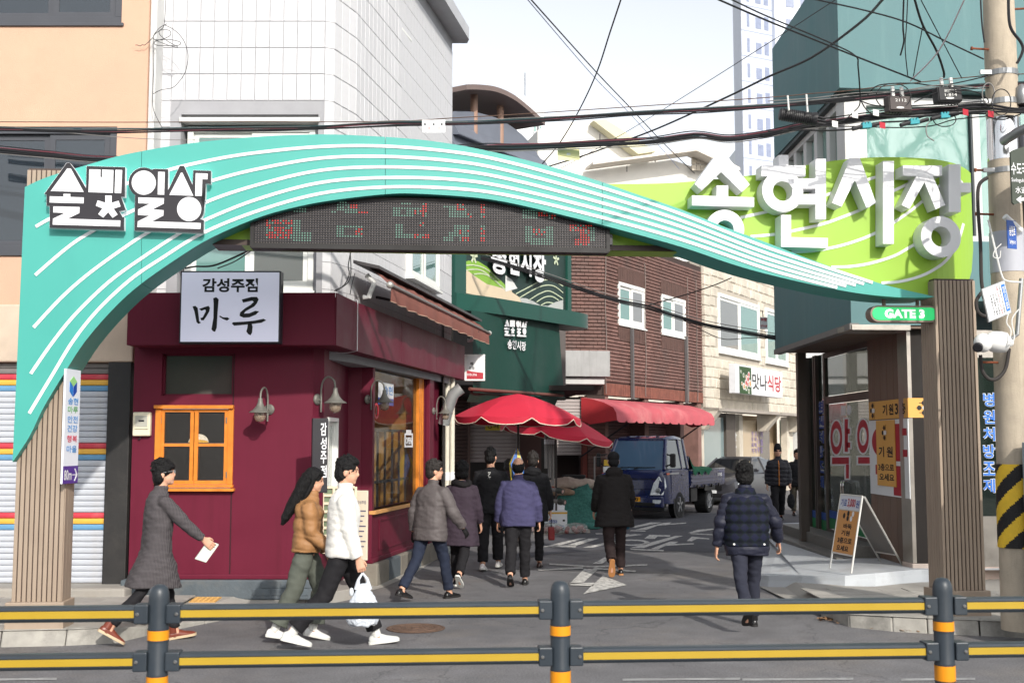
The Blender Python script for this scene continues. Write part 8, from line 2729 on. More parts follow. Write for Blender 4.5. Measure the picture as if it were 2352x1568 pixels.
p = person('person with thinning hair in long black padded coat walking ahead of the violet fleece', (at(1224, 1300, 17.7).x, 17.7), (.10, 1), 1.71,
		   {'L': (-20, 40, 40), 'R': (10, 4, 0)}, {'L': (6, 8, 40), 'R': (6, 14, 8)},
		   dict(m=jblack, hem=-.22, loose=1.16, sleeve=1.2, collar=.04, hood=True), dict(m=pblack, fit=1.1), dict(m=M('shoe dark brown', (62, 40, 34), rough=0.3, var=0.1), sole=soleb), dict(style='short', m=hairg), lean=4)
hb_ = p['W'](p['wr']['R'] + p['hd']['R'] * .12)
rb = thing('red_bag', 'small dark red bag carried low beside the black padded coat', 'bag', hb_ - V((0, 0, .35)))
MB().box((hb_.x - .05, hb_.y - .1, hb_.z - .32), (hb_.x + .05, hb_.y + .1, hb_.z - .12)).build('body', M('bag red', (124, 34, 36), rough=0.5), rb, bevel=.02)
MB().tube([hb_ + V((0, -.05, -.13)), hb_, hb_ + V((0, .05, -.13))], .007, 6).build('handle', leath, rb)
p = person('person in black hooded parka and black cap facing the parked blue truck', (at(1412, 1300, 16.8).x, 16.8), (-.02, 1), 1.71,
		   {'L': (-14, 34, 62), 'R': (4, 2, 0)}, {'L': (6, 14, 30), 'R': (10, 14, 40)},
		   dict(m=cloth('parka black', (34, 31, 31), .1), name='parka', hem=-.24, loose=1.18, sleeve=1.26, hood=True, flare=1.1, collar=.04), dict(m=cloth('brown black trousers', (42, 32, 32), .1), fit=1.2), dict(m=leath, sole=M('gum sole', (176, 122, 74), rough=0.6, var=0.08)), dict(style='cap', m=jblack, amp=.001), lean=5, build=1.08)
hb_ = p['W'](p['S'](.19, -.17, .06))
bb_ = thing('carrier_bag', 'blue and green carrier bag half hidden beside the black parka', 'bag', hb_ - V((0, 0, .2)))
q = MB().ell(hb_, (.06, .05, .11))
place(fuse(q, .012, 1), 'bag_body', [M('bag teal', (40, 100, 130), rough=0.4, var=0.2, scale=10)], bb_, hb_ - V((0, 0, .2)), lambda co: .012 * mnoise.noise(co * 25))
person('person in dark tartan quilted vest over a navy jacket walking away up the lane', (at(1716, 1300, 12.05).x, 12.05), (.03, 1), 1.66,
	   {'L': (-20, 34, 34), 'R': (16, 8, 0)}, {'L': (-4, 20, 10), 'R': (10, 30, 14)},
	   dict(m=cloth('navy quilt', (36, 38, 52), .1, rough=.5), hem=-.15, loose=1.14, sleeve=1.18, puff=.13, collar=.05, vest=tartan), dict(m=cloth('navy trousers', (44, 46, 58), .08), fit=1.05), dict(m=leath, sole=soleb, boot=True), dict(style='full', amp=.008), lean=5, build=1.06)
p = person('person in black beanie and black puffer with orange zip walking towards the viewer', (at(1789, 1190, 28.3).x, 28.3), (-.1, -1), 1.76,
		   {'L': (-12, 10, 10), 'R': (14, 6, 0)}, {'L': (4, 12, 14), 'R': (-6, 12, 16)},
		   dict(m=cloth('puffer black', (40, 40, 46), .1, rough=.5), hem=-.1, loose=1.2, sleeve=1.2, puff=.10, collar=.06, zip=M('zip orange', (214, 130, 50), rough=.5)), dict(m=pblack, fit=1.25), dict(m=leath, sole=soleb), dict(style='beanie', m=jblack, amp=.001), lean=2, near=False, build=1.1)
hb_ = p['W'](p['wr']['L'] + p['hd']['L'] * .12)
kb_ = thing('black_bag', 'limp black bag in the hand of the person with the black beanie', 'bag', hb_ - V((0, 0, .45)))
q = MB().ell(hb_ - V((0, 0, .28)), (.10, .06, .18)).tube([hb_, hb_ - V((0, 0, .2))], .025, 8)
place(fuse(q, .014, 1), 'bag_body', [jblack], kb_, hb_ - V((0, 0, .45)), lambda co: .015 * mnoise.noise(co * 15))
person('person in dark jacket and olive trousers half hidden by the pharmacy post', (at(1833, 1183, 30).x, 30), (-.15, -1), 1.66,
	   {'L': (12, 6, 0), 'R': (-10, 8, 8)}, {'L': (0, 10, 20), 'R': (4, 10, 20)},
	   dict(m=jblack, hem=-.14, loose=1.18, sleeve=1.2, collar=.05), dict(m=cloth('olive drab trousers', (104, 98, 86), .1), fit=1.15), dict(m=leath, sole=soleb), dict(style='short'), lean=3, near=False)
person('person with dark wavy hair stooping at the market stall behind the black top', (at(1163, 1200, 23.6).x, 23.6), (.25, 1), 1.52,
	   {'L': (4, 6, 0), 'R': (-6, 6, 0)}, {'L': (20, 8, 40), 'R': (40, 10, 70)},
	   dict(m=cloth('stall jacket', (60, 46, 50), .1), hem=-.12, loose=1.15, sleeve=1.15), dict(m=pblack), dict(m=leath, sole=soleb), dict(style='bob', m=hairg), lean=16, near=False)
# ================================================================ VEHICLES
def vframe(o, ang):
	"""vehicle axes: x to its left side (our right), y forward; returns a point function; ang = heading of the tail off the depth axis"""
	back = V((math.sin(ang), math.cos(ang), 0))
	fwd = -back
	lft = V((math.cos(ang), -math.sin(ang), 0))       # the vehicle's left flank, towards the lane
	return lambda x, y, z: V(o) + lft * x + fwd * y + V((0, 0, z))


def loftv(W, secs, mats, name, parent, smooth=True, angle=35, bevel=0):
	return MB().loft([[W(*p) for p in s_] for s_ in secs]).build(name, mats, parent, smooth=smooth, angle=angle, bevel=bevel)


def wheel(W, parent, x, y, r, wd, sgn, rim):
	c, ax = W(x, y, r), (W(x + sgn, y, r) - W(x, y, r))
	w_ = MB().lathe(c - ax * wd, [(r * .62, 0), (r * .93, 0), (r, .02), (r, wd - .02), (r * .94, wd), (r * .64, wd - .005), (r * .62, wd - .03)], seg=28, axis=ax).build('tyre', M('tyre', (30, 30, 31), rough=0.8, var=0.15), parent, smooth=True, angle=30)
	q = MB().lathe(c - ax * .05, [(r * .62, 0), (r * .6, .03), (r * .5, .02), (r * .2, .035), (.02, .04)], seg=20, axis=ax)
	for k in range(5):
		a = k * 1.2566
		up, sd = V((0, 0, 1)), ax.cross(V((0, 0, 1)))
		d = up * math.cos(a) + sd * math.sin(a)
		t = -up * math.sin(a) + sd * math.cos(a)
		q.hexa([c + d * r * .12 - t * .03, c + d * r * .58 - t * .022, c + d * r * .58 + t * .022, c + d * r * .12 + t * .03] + [p_ + ax * .012 for p_ in (c + d * r * .12 - t * .03, c + d * r * .58 - t * .022, c + d * r * .58 + t * .022, c + d * r * .12 + t * .03)])
	q.build('rim', rim, w_, smooth=True, angle=30)
	return w_


paintb = M('truck navy paint', (17, 29, 76), rough=0.28, var=0.04, scale=2, spec=0.5, coat=0.6)
vglass = glass('car glass', (84, 112, 140), rough=0.03, mix=0.18)  # light blue reflection on the truck windscreen put into the tint
vdark = glass('car glass dark', (20, 24, 30), rough=0.03, mix=0.1)
alloy = M('alloy', (170, 172, 176), rough=0.3, metal=0.8, var=0.05)
trim = M('trim black', (26, 26, 28), rough=0.5, var=0.08)
lampc = M('lamp clear', (216, 222, 226), rough=0.15, var=0.2, scale=18, metal=0.1, coat=0.6)
truck = thing('blue_truck', 'dark blue cab-over pickup truck parked nose towards the viewer under the red awning', 'truck', (3.0, 28.9, 0))
o_ = V((3.0, 28.88, 0))
TW_ = vframe(o_, rad(28))
hw = .86
# cab: stations from the nose back, each a section (y, z) mirrored; lower body then glasshouse
def sect(y, z0, z1, w0, w1, w2=None):
	w2 = w2 or w1
	return [(-w0, y, z0), (-w1, y, z0 + (z1 - z0) * .35), (-w2, y, z1 - .05), (-w2 + .05, y, z1), (w2 - .05, y, z1), (w2, y, z1 - .05), (w1, y, z0 + (z1 - z0) * .35), (w0, y, z0)]
loftv(TW_, [sect(.0, .42, 1.12, .72, .74, .70), sect(-.05, .40, 1.20, .80, .83, .79), sect(-.18, .38, 1.24, .85, .86, .83), sect(-.45, .38, 1.24, hw, hw, .85), sect(-1.72, .38, 1.24, hw, hw, .85)], paintb, 'body', truck)
# upper cab shell posts and roof
roof = [[(-.66, -.55, 1.93), (-.60, -.55, 2.0), (.60, -.55, 2.0), (.66, -.55, 1.93)], [(-.70, -.75, 1.97), (-.62, -.75, 2.045), (.62, -.75, 2.045), (.70, -.75, 1.97)], [(-.72, -1.2, 1.98), (-.64, -1.2, 2.06), (.64, -1.2, 2.06), (.72, -1.2, 1.98)], [(-.70, -1.72, 1.95), (-.62, -1.72, 2.02), (.62, -1.72, 2.02), (.70, -1.72, 1.95)]]
loftv(TW_, roof, paintb, 'roof', truck)
for x in (-.4, -.13, .13, .4):
	loftv(TW_, [[(x - .05, y, z), (x + .05, y, z), (x + .04, y, z + .014), (x - .04, y, z + .014)] for y, z in ((-.7, 2.035), (-1.2, 2.052), (-1.68, 2.018))], paintb, 'roof_rib', truck)
def bar(p0, p1, w_, d_, nm='pillar', mt=None):
	a, b = TW_(*p0), TW_(*p1)
	MB().tube([a, b], w_, 8).build(nm, mt or paintb, truck, smooth=True)
for sg in (-1, 1):
	bar((sg * .78, -.14, 1.22), (sg * .66, -.58, 1.96), .05, .05)
	bar((sg * .82, -1.30, 1.22), (sg * .70, -1.30, 1.97), .035, .04)
	bar((sg * .82, -1.70, 1.22), (sg * .68, -1.69, 1.97), .05, .05)
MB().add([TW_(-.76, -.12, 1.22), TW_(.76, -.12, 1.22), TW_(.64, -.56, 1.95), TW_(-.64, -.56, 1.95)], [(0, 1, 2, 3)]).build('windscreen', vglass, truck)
for sg in (-1, 1):
	for y0, y1, nm in ((-.24, -1.28, 'side_window'), (-1.33, -1.67, 'quarter_window')):
		MB().add([TW_(sg * .825, y0, 1.24), TW_(sg * .825, y1, 1.24), TW_(sg * .70, y1, 1.95), TW_(sg * .70, min(y0, -.58), 1.95)], [(0, 1, 2, 3)]).build(nm, vdark, truck)
MB().add([TW_(-.8, -1.72, 1.2), TW_(.8, -1.72, 1.2), TW_(.68, -1.7, 1.98), TW_(-.68, -1.7, 1.98)], [(0, 1, 2, 3)]).build('rear_panel', paintb, truck)
loftv(TW_, [[(-.74, -.25, 1.2), (.74, -.25, 1.2), (.74, -.5, 1.25), (-.74, -.5, 1.25)], [(-.74, -.3, 1.3), (.74, -.3, 1.3), (.74, -.5, 1.3), (-.74, -.5, 1.3)]], trim, 'dashboard', truck)
for x in (-.38, .38):
	loftv(TW_, [[(x - .24, -1.25, 1.1), (x + .24, -1.25, 1.1), (x + .24, -1.4, 1.1), (x - .24, -1.4, 1.1)], [(x - .2, -1.32, 1.68), (x + .2, -1.32, 1.68), (x + .2, -1.42, 1.68), (x - .2, -1.42, 1.68)]], trim, 'seat', truck)
MB().hexa([TW_(x, y, z) for z in (1.30, 1.335) for x, y in ((-.1, -.3), (.3, -.3), (.3, -.44), (-.1, -.44))]).build('papers', M('papers', (200, 214, 220), rough=.7), truck)
# nose details
def plate(x0, x1, z0, z1, y0, y1, nm, mt, sl=0, bev=.01):
	MB().hexa([TW_(x0, y1, z0), TW_(x1, y1, z0), TW_(x1, y0, z0), TW_(x0, y0, z0), TW_(x0, y1 - sl, z1), TW_(x1, y1 - sl, z1), TW_(x1, y0, z1), TW_(x0, y0, z1)]).build(nm, mt, truck, bevel=bev)
plate(-.70, .70, .99, 1.005, -.02, .012, 'panel_seam', trim, 0, 0)
plate(-.52, .52, .74, .97, -.02, .014, 'grille_panel', paintb, .01)
plate(-.80, .80, .30, .58, -.12, .06, 'bumper', paintb, .02, .04)
plate(-.60, .60, .33, .42, 0, .066, 'air_intake', trim)
plate(-.84, .84, .22, .31, -.15, .03, 'lower_skirt', trim)
for sg in (-1, 1):
	a, b = (.50, .80) if sg > 0 else (-.80, -.50)
	zz = 0
	hp_ = ((.47, .06, .60), (.79, -.01, .60), (.84, -.07, .80), (.81, -.09, 1.05), (.69, .02, 1.06), (.57, .055, .90))
	hl = MB().loft([[TW_(sg * x, y - dy, z) for x, y, z in hp_] for dy in (0, .10)])
	ho = hl.build('headlight', lampc, truck, bevel=.012)
	MB().lathe(TW_(sg * .68, .045, .72), [(.07, -.02), (.06, .01), (.02, .014)], seg=16, axis=TW_(0, 1, 0) - TW_(0, 0, 0)).build('reflector', alloy, ho, smooth=True)
	MB().hexa([TW_(sg * x, y, z) for z in (.40, .49) for x, y in ((.55, .064), (.76, .05), (.76, 0), (.55, 0))]).build('fog_lamp', lampc, truck)
	# mirrors on arms
	MB().hexa([TW_(sg * x, y, z) for z in (1.28, 1.62) for x, y in ((.93, -.12), (1.06, -.16), (1.06, -.24), (.93, -.2))]).build('mirror', trim, truck, bevel=.03)
	bar((sg * .80, -.2, 1.3), (sg * .96, -.17, 1.36), .018, .02, 'mirror_arm', trim)
	bar((sg * .80, -.3, 1.6), (sg * .96, -.17, 1.56), .018, .02, 'mirror_arm', trim)
	# door with handle and seams
	MB().hexa([TW_(sg * x, y, z) for z in (.50, 1.21) for x, y in ((hw - .01, -.42), (hw + .006, -.42), (hw + .006, -1.36), (hw - .01, -1.36))]).build('door', paintb, truck, bevel=.004)
	MB().hexa([TW_(sg * x, y, z) for z in (1.06, 1.09) for x, y in ((hw, -1.14), (hw + .03, -1.14), (hw + .03, -1.30), (hw, -1.30))]).build('door_handle', paintb, truck, bevel=.006)
	MB().hexa([TW_(sg * x, y, z) for z in (1.10, 1.14) for x, y in ((hw, -.30), (hw + .012, -.30), (hw + .012, -.95), (hw, -.95))]).build('side_trim', alloy, truck)
	MB().hexa([TW_(sg * x, y, z) for z in (1.10, 1.14) for x, y in ((hw, -.1), (hw + .012, -.1), (hw + .012, -.29), (hw, -.29))]).build('indicator', M('indicator', (210, 90, 40), rough=.3), truck)
	# dark wheel arch
	MB().lathe(TW_(sg * (hw - .03), -.98, .36), [(.40, 0), (.42, .035), (.02, .036)], seg=24, axis=(TW_(sg, 0, 0) - TW_(0, 0, 0))).build('wheel_arch', trim, truck)
	wheel(TW_, truck, sg * (hw + .015), -.98, .33, .2, sg, alloy)
	wheel(TW_, truck, sg * (hw - .02), -3.45, .33, .34, sg, alloy)
plate(-.22, .22, .44, .55, .05, .072, 'number_plate', M('plate amber', (226, 160, 36), rough=.4), 0, 0)
q = MB()
text_into(q, '70', Pl(TW_(0, .0745, 0), TW_(1, 0, 0) - TW_(0, 0, 0)), (.02, .455, .17, .535), .0, .03)
q.build('lettering', ink, truck)
for x0, x1 in ((-.45, .1), (.0, .55)):
	MB().tube([TW_(x0, -.10, 1.235), TW_(x0 + .1, -.13, 1.27), TW_(x1, -.15, 1.275)], .012, 6).build('wiper', trim, truck)
# load bed with drop sides
BZ = .78
def tb_(x0, x1, y0, y1, z0, z1, nm, mt, bev=.008): MB().hexa([TW_(x, y, z) for z in (z0, z1) for x, y in ((x0, y0), (x1, y0), (x1, y1), (x0, y1))]).build(nm, mt, truck, bevel=bev)
tb_(-.84, .84, -1.86, -4.7, BZ - .05, BZ, 'bed_floor', paintb)
for sg in (-1, 1):
	tb_(sg * .82, sg * .87, -1.86, -4.7, BZ, BZ + .38, 'bed_side', paintb)
	for z in (.06, .16, .30): tb_(sg * .87, sg * .885, -1.9, -4.66, BZ + z, BZ + z + .045, 'side_rib', paintb, .004)
	tb_(sg * .81, sg * .89, -1.86, -4.7, BZ + .38, BZ + .41, 'side_cap', M('cap grey', (120, 122, 126), rough=.5), .004)
	for y in (-2.3, -2.9, -3.5, -4.1): tb_(sg * .86, sg * .90, y, y - .06, BZ - .09, BZ, 'hinge', trim, .003)
	tb_(sg * .6, sg * .78, -2.1, -2.6, .35, .70, 'frame_box', trim)
	tb_(sg * .82, sg * .85, -3.02, -3.9, .60, .74, 'mudguard', trim)
	q = MB()
	pl_ = Pl(TW_(sg * .8875, 0, 0), (TW_(0, -1, 0) - TW_(0, 0, 0)) * sg)
	text_into(q, '적재함', Pl(TW_(.8865, 0, 0), TW_(0, -1, 0) - TW_(0, 0, 0)), (4.0, BZ + .19, 4.4, BZ + .28), .0, .01)
	if sg > 0: q.build('lettering', tie, truck)
tb_(-.84, .84, -4.68, -4.73, BZ, BZ + .38, 'tailgate', paintb)
tb_(-.8, .8, -1.84, -1.90, BZ, BZ + .75, 'headboard', paintb)
tb_(-.35, -.25, -.4, -4.6, .45, .62, 'chassis', trim); tb_(.25, .35, -.4, -4.6, .45, .62, 'chassis', trim)
# green net thrown over the bed rail
net = thing('green_net', 'dark green net draped over the side of the blue truck bed', 'net', TW_(.6, -2.4, BZ))
rows = []
for i in range(15):
	y = -1.95 - i * .11
	h_ = .46 + .34 * math.exp(-i * .45) + .02 * math.sin(i * 1.7)
	rows.append([TW_(.3, y, BZ + h_ - .1 + .03 * math.sin(i)), TW_(.62, y, BZ + h_ + .02 * math.sin(i * 2)), TW_(.80, y, BZ + .45 + .3 * math.exp(-i * .6)), TW_(.90, y, BZ + .41), TW_(.915, y, BZ + .30 - .06 * math.sin(i * 1.3))])
MB().loft(rows, closed=False, cap=False).build('net_sheet', cloth('net green', (30, 92, 66), .3, scale=30, bump=1.0, bscale=60), net, smooth=True)

# grey saloon car behind the truck
car = thing('grey_car', 'dark grey saloon car parked behind the blue truck', 'car', (6.3, 36, 0))
CW = vframe(V((5.95, 35.1, 0)), rad(33))
paintg = M('car graphite', (50, 50, 55), rough=0.3, var=0.04, spec=0.5, coat=0.6)
def cs(y, z0, z1, w_, tw, zt): return [(-w_, y, z0), (-w_, y, z0 + (z1 - z0) * .6), (-w_ * .95, y, z1), (-tw, y, zt), (tw, y, zt), (w_ * .95, y, z1), (w_, y, z0 + (z1 - z0) * .6), (w_, y, z0)]
loftv(CW, [cs(.0, .28, .62, .62, .5, .66), cs(-.12, .24, .70, .80, .6, .75), cs(-.4, .22, .76, .88, .66, .84), cs(-1.0, .22, .84, .90, .7, .93), cs(-1.35, .22, .90, .90, .72, .97), cs(-3.4, .22, .92, .90, .72, 1.0), cs(-4.2, .24, .90, .88, .68, 1.0), cs(-4.5, .3, .86, .78, .6, .94)], paintg, 'body', car)
gh = [(-1.2, .96, .70, .66), (-1.95, 1.36, .58, .54), (-2.3, 1.44, .56, .50), (-3.0, 1.44, .55, .50), (-3.6, 1.30, .57, .52), (-4.1, 1.0, .66, .60)]
loftv(CW, [[(-w0, y, min(z, 1.40) - .02), (-w1, y, z), (w1, y, z), (w0, y, min(z, 1.40) - .02)] for y, z, w0, w1 in gh[1:5]], paintg, 'roof', car)
MB().add([CW(-.70, -1.18, .95), CW(.70, -1.18, .95), CW(.56, -1.97, 1.37), CW(-.56, -1.97, 1.37)], [(0, 1, 2, 3)]).build('windscreen', vdark, car)
for sg in (-1, 1):
	MB().add([CW(sg * x, y, z) for x, y, z in ((.80, -1.45, .94), (.82, -2.5, .95), (.60, -2.5, 1.40), (.59, -2.05, 1.36))], [(0, 1, 2, 3)]).build('side_window', vdark, car)
	MB().add([CW(sg * x, y, z) for x, y, z in ((.82, -2.56, .95), (.80, -3.55, .97), (.60, -3.4, 1.34), (.60, -2.56, 1.40))], [(0, 1, 2, 3)]).build('side_window', vdark, car)
	for a, b in (((.82, -1.25, .93), (.58, -2.0, 1.38)), ((.83, -2.53, .94), (.60, -2.53, 1.42)), ((.82, -3.6, .96), (.58, -3.45, 1.34))):
		MB().tube([CW(sg * a[0], a[1], a[2]), CW(sg * b[0], b[1], b[2])], .035, 8).build('pillar', paintg, car, smooth=True)
	MB().loft([[CW(sg * x, y + dy, z) for x, y, z in ((.48, -.03, .60), (.76, -.13, .58), (.84, -.34, .66), (.80, -.42, .76), (.6, -.14, .72))] for dy in (.03, -.06)]).build('headlight', lampc, car, bevel=.01)
	MB().hexa([CW(sg * x, y, z) for z in (.98, 1.10) for x, y in ((.9, -1.35), (1.04, -1.38), (1.04, -1.46), (.9, -1.46))]).build('mirror', paintg, car, bevel=.03)
	MB().hexa([CW(sg * x, y, z) for z in (.80, .825) for x, y in ((.9, -2.25), (.925, -2.25), (.925, -2.45), (.9, -2.45))]).build('door_handle', alloy, car)
	wheel(CW, car, sg * .90, -.85, .31, .2, sg, alloy)
	wheel(CW, car, sg * .90, -3.5, .31, .2, sg, alloy)
MB().hexa([CW(x, y, z) for z in (.46, .60) for x, y in ((-.42, .02), (.42, .02), (.42, -.05), (-.42, -.05))]).build('grille', trim, car)
MB().hexa([CW(x, y, z) for z in (.24, .36) for x, y in ((-.55, .03), (.55, .03), (.55, -.05), (-.55, -.05))]).build('air_intake', trim, car)
MB().hexa([CW(x, y, z) for z in (.37, .46) for x, y in ((-.24, .05), (.24, .05), (.24, 0), (-.24, 0))]).build('number_plate', vwhite, car)

# ================================================================ MARKET STALL at the bend
redp = M('parasol red', (196, 40, 64), rough=0.7, var=0.06, scale=2, bump=.08, bscale=12)
redu = M('parasol trim', (226, 214, 196), rough=0.7, var=0.04)
def parasol(c, rx, z_rim, z_top, label, rot, tilt=(0, 0)):
	t = thing('parasol', label, 'parasol', (c[0], c[1], 0), 'red market parasols')
	n = 8
	def rp(k, fr, dz=0):
		a = rot + 2 * math.pi * k / n
		x, y = c[0] + rx * fr * math.cos(a), c[1] + rx * fr * math.sin(a)
		z = z_rim + (z_top - z_rim) * (1 - fr ** 1.5) + dz + tilt[0] * rx * fr * math.cos(a) + tilt[1] * rx * fr * math.sin(a)
		return V((x, y, z))
	for k in range(n):
		rows = []
		for fr in (.02, .25, .5, .75, 1.0):
			rows.append([rp(k + j / 6, fr * (1 - .035 * math.sin(math.pi * j / 6) * fr), -.05 * math.sin(math.pi * j / 6) * fr * fr) for j in range(7)])
		rows.append([rp(k + j / 6, 1.0 * (1 - .035 * math.sin(math.pi * j / 6)), -.05 * math.sin(math.pi * j / 6) - (.05 + .075 * math.sin(math.pi * min(1, max(0, j / 6))) ** .35 if 0 < j < 6 else .03)) for j in range(7)])
		MB().loft(rows, closed=False, cap=False).build('canopy_panel', redp, t, smooth=True)
		MB().tube(rows[-1], .009, 5).build('edge_piping', redu, t)
		MB().tube([rp(k, .05, -.05), rp(k, .98, -.03)], .010, 5).build('rib', M('rib steel', (150, 148, 146), rough=.4, metal=.6), t)
	MB().tube([V((c[0], c[1], .05)), V((c[0], c[1], z_top))], .022, 8).build('pole', M('pole dark', (60, 52, 50), rough=.5), t, smooth=True)
	MB().lathe((c[0], c[1], .0), [(.25, 0), (.25, .05), (.05, .08)], seg=16).build('base', trim, t)
	return t
pa_ = at(1190, 945, 21.6)
parasol((pa_.x, pa_.y), 1.20, 2.36, 2.80, 'larger red parasol in front with white piped scalloped edge', .2, (-.02, .0))
pb_ = at(1277, 985, 25.2)
parasol((pb_.x, pb_.y), 1.25, 2.10, 2.58, 'smaller red parasol behind and to the right, lower than the first', .5, (-.16, 0))
ub = thing('folded_umbrella', 'blue and yellow folded umbrella hanging under the front parasol', 'umbrella', (pa_.x, pa_.y - .05, 1.2))
q = MB(); q2 = MB()
cz = at(1188, 1040, 21.5)
for k in range(8):
	a0_, a1_ = k * .785, (k + 1) * .785
	tgt_ = q if k % 2 else q2
	tgt_.add([V((cz.x + rr * math.cos(a), cz.y - .05 + rr * .7 * math.sin(a), z)) for rr, z, a in ((.02, cz.z + .08, a0_), (.02, cz.z + .08, a1_), (.15 - .03 * (k % 2), cz.z - .2, a1_), (.13 + .02 * (k % 3), cz.z - .2, a0_), (.12 + .03 * (k % 3), cz.z - .62, a1_), (.09, cz.z - .5, a0_))], [(0, 1, 2, 3), (3, 2, 4, 5)])
q.build('blue_panel', M('umbrella blue', (60, 110, 190), rough=.5, var=.1), ub)
q2.build('yellow_panel', M('umbrella yellow', (214, 190, 50), rough=.5, var=.1), ub)
# gas pipes with valves
gpipe = M('pipe grey', (124, 120, 118), rough=.5, metal=.3, var=.1)
dp2 = thing('gas_pipes', 'three grey upright pipes with valve outlets beside the stall', 'pipe', at(1262, 1150, 24.4))
for k, x in enumerate((1254, 1262, 1269.5)):
	b_ = at(x, 1060, 24.4 + .05 * k)
	zend = (1.35, 1.15, 1.0)[k]
	MB().tube([V((b_.x, b_.y, 3.3)), V((b_.x, b_.y, zend))], .034, 10).build('pipe', gpipe, dp2, smooth=True)
	MB().lathe((b_.x, b_.y, 1.86), [(.037, 0), (.037, .10)], seg=10).build('collar', whitem, dp2)
for x0, y0, x1, y1, nm in ((1264, 1122, 1290, 1128, 0), (1262, 1148, 1295, 1153, 1)):
	a, b = at(x0, y0, 24.3), at(x1, y1, 24.1)
	MB().tube(crv([a + V((-.03, .05, .14)), a, (a + b) / 2, b], 4), .045, 10).build('elbow', gpipe, dp2, smooth=True)
	d = (b - a).normalized()
	MB().lathe(b, [(.03, -.14), (.065, -.12), (.065, -.05), (.05, -.04), (.05, 0), (.062, .0), (.062, .03), (.03, .03)], seg=14, axis=d).build('valve', M('valve dark', (70, 72, 68), rough=.5, metal=.4), dp2, smooth=True, angle=30)
	MB().lathe(b + d * .031, [(.035, 0), (.03, .004)], seg=12, axis=d).build('outlet', M('outlet pink', (190, 150, 140), rough=.5), dp2)
# green mesh heap, sacks, box, bags of produce
mesh_g = cloth('mesh tarpaulin', (62, 112, 104), .35, scale=26, bump=1.2, bscale=50)
def heap(name, label, cat, c, r_, mat, amp=.05, base=True, group=None, fr=5):
	q = MB().ell(V(c) + V((0, 0, r_[2] * .55)), r_, None, 20, 12)
	me = fuse(q, .02, 1)
	o = place(me, name, [mat], None, V(c), lambda co: amp * mnoise.noise(co * fr) + amp * .4 * mnoise.noise(co * fr * 3.2))
	for v in o.data.vertices: v.co.z = max(v.co.z, .005)
	tag(o, label, cat, group)
	return o
def G(x, y, Y): a = at(x, y, Y); return (a.x, a.y, 0)
gh_ = G(1328, 1190, 26.2)
q = MB()
q.hexa([V(gh_) + V(p_) for p_ in ((-.62, -.5, 0), (.62, -.45, 0), (.62, .5, 0), (-.6, .5, 0), (-.45, -.25, .72), (.22, -.2, 1.0), (.25, .35, 1.0), (-.4, .35, .75))])
o = place(fuse(q, .03, 8), 'covered_heap', [mesh_g], None, V(gh_), lambda co: .04 * mnoise.noise(co * 4) + .015 * mnoise.noise(co * 14))
tag(o, 'stall goods heaped under a green mesh sheet beside the white box', 'heap')
heap('mesh_bundle', 'low green mesh bundle at the foot of the covered heap', 'bundle', G(1352, 1196, 25.6), (.28, .2, .10), mesh_g, .03)
linen = cloth('sack linen', (176, 160, 148), .12, bump=.5, bscale=40)
o = heap('long_sack', 'long pale sack lying across the heap behind the pipes', 'sack', (gh_[0] - .15, gh_[1] + .05, .86), (.62, .22, .16), linen, .04)
o = heap('folded_sack', 'folded brown sacking on the heap left of the long sack', 'sack', (gh_[0] - .42, gh_[1] - .20, .72), (.34, .2, .10), cloth('sack brown', (138, 116, 98), .2), .04)
heap('red_net_bag', 'orange red net bag behind the folded sacking', 'bag', (gh_[0] - .62, gh_[1] + .05, .70), (.26, .2, .18), cloth('net red', (170, 84, 66), .35, scale=22), .04)
bxp = G(1281, 1190, 25.3)
bx = thing('cardboard_box', 'white cardboard box with yellow tape and blue lettering in front of the heap', 'box', bxp)
cw2 = M('carton white', (214, 216, 220), rough=.7, var=.05)
bl = Pl(V(bxp) + V((0, -.2, 0)), (1, .12, 0))
MB().pbox(bl, -.24, .20, .0, .42, -.36, 0).build('carton', cw2, bx, bevel=.006)
MB().pbox(bl, -.24, .20, .42, .425, -.36, 0).build('flap', cw2, bx)
MB().hexa([bl.P(-.24, .42, -.36), bl.P(.20, .42, -.36), bl.P(.20, .42, -.37), bl.P(-.24, .42, -.37), bl.P(-.26, .60, -.40), bl.P(.22, .58, -.40), bl.P(.22, .58, -.41), bl.P(-.26, .60, -.41)]).build('flap', cw2, bx)
MB().pbox(bl, -.24, .20, .36, .40, .001, .003).build('tape', M('tape yellow', (206, 164, 60), rough=.4), bx)
q = MB(); text_into(q, '신화청과', bl, (-.2, .16, -.02, .24), .004, .02); text_into(q, '20', bl, (.05, .05, .13, .12), .004, .02); q.build('lettering', vblue, bx)
MB().pbox(bl, .10, .15, .20, .24, .001, .003).build('hand_hole', trim, bx)
onion = M('onion red', (150, 92, 88), rough=.5, var=.2, scale=14)
clearb = glass('thin clear bag', (230, 228, 226), rough=.15, mix=.78)
for k, (x, Y_, lb) in enumerate(((1240, 24.6, 'clear bag of red onions farthest left before the white box'), (1268, 24.3, 'clear bag of red onions in the middle before the white box'), (1322, 24.3, 'clear bag of brown onions right of the white box'))):
	c = G(x, 1195, Y_)
	t = thing('onion_bag', lb, 'bag', c, 'clear bags of onions on the ground')
	for j in range(14):
		MB().ell(V(c) + V((R.uniform(-.19, .19), R.uniform(-.1, .1), R.uniform(.05, .13))), (.055, .05, .05), None, 8, 6).build('onion', onion, t, smooth=True)
	q = MB().ell(V(c) + V((0, 0, .10)), (.27, .17, .13), None, 18, 10)
	place(fuse(q, .02, 1), 'bag_film', [clearb], t, V(c), lambda co: .02 * mnoise.noise(co * 14))
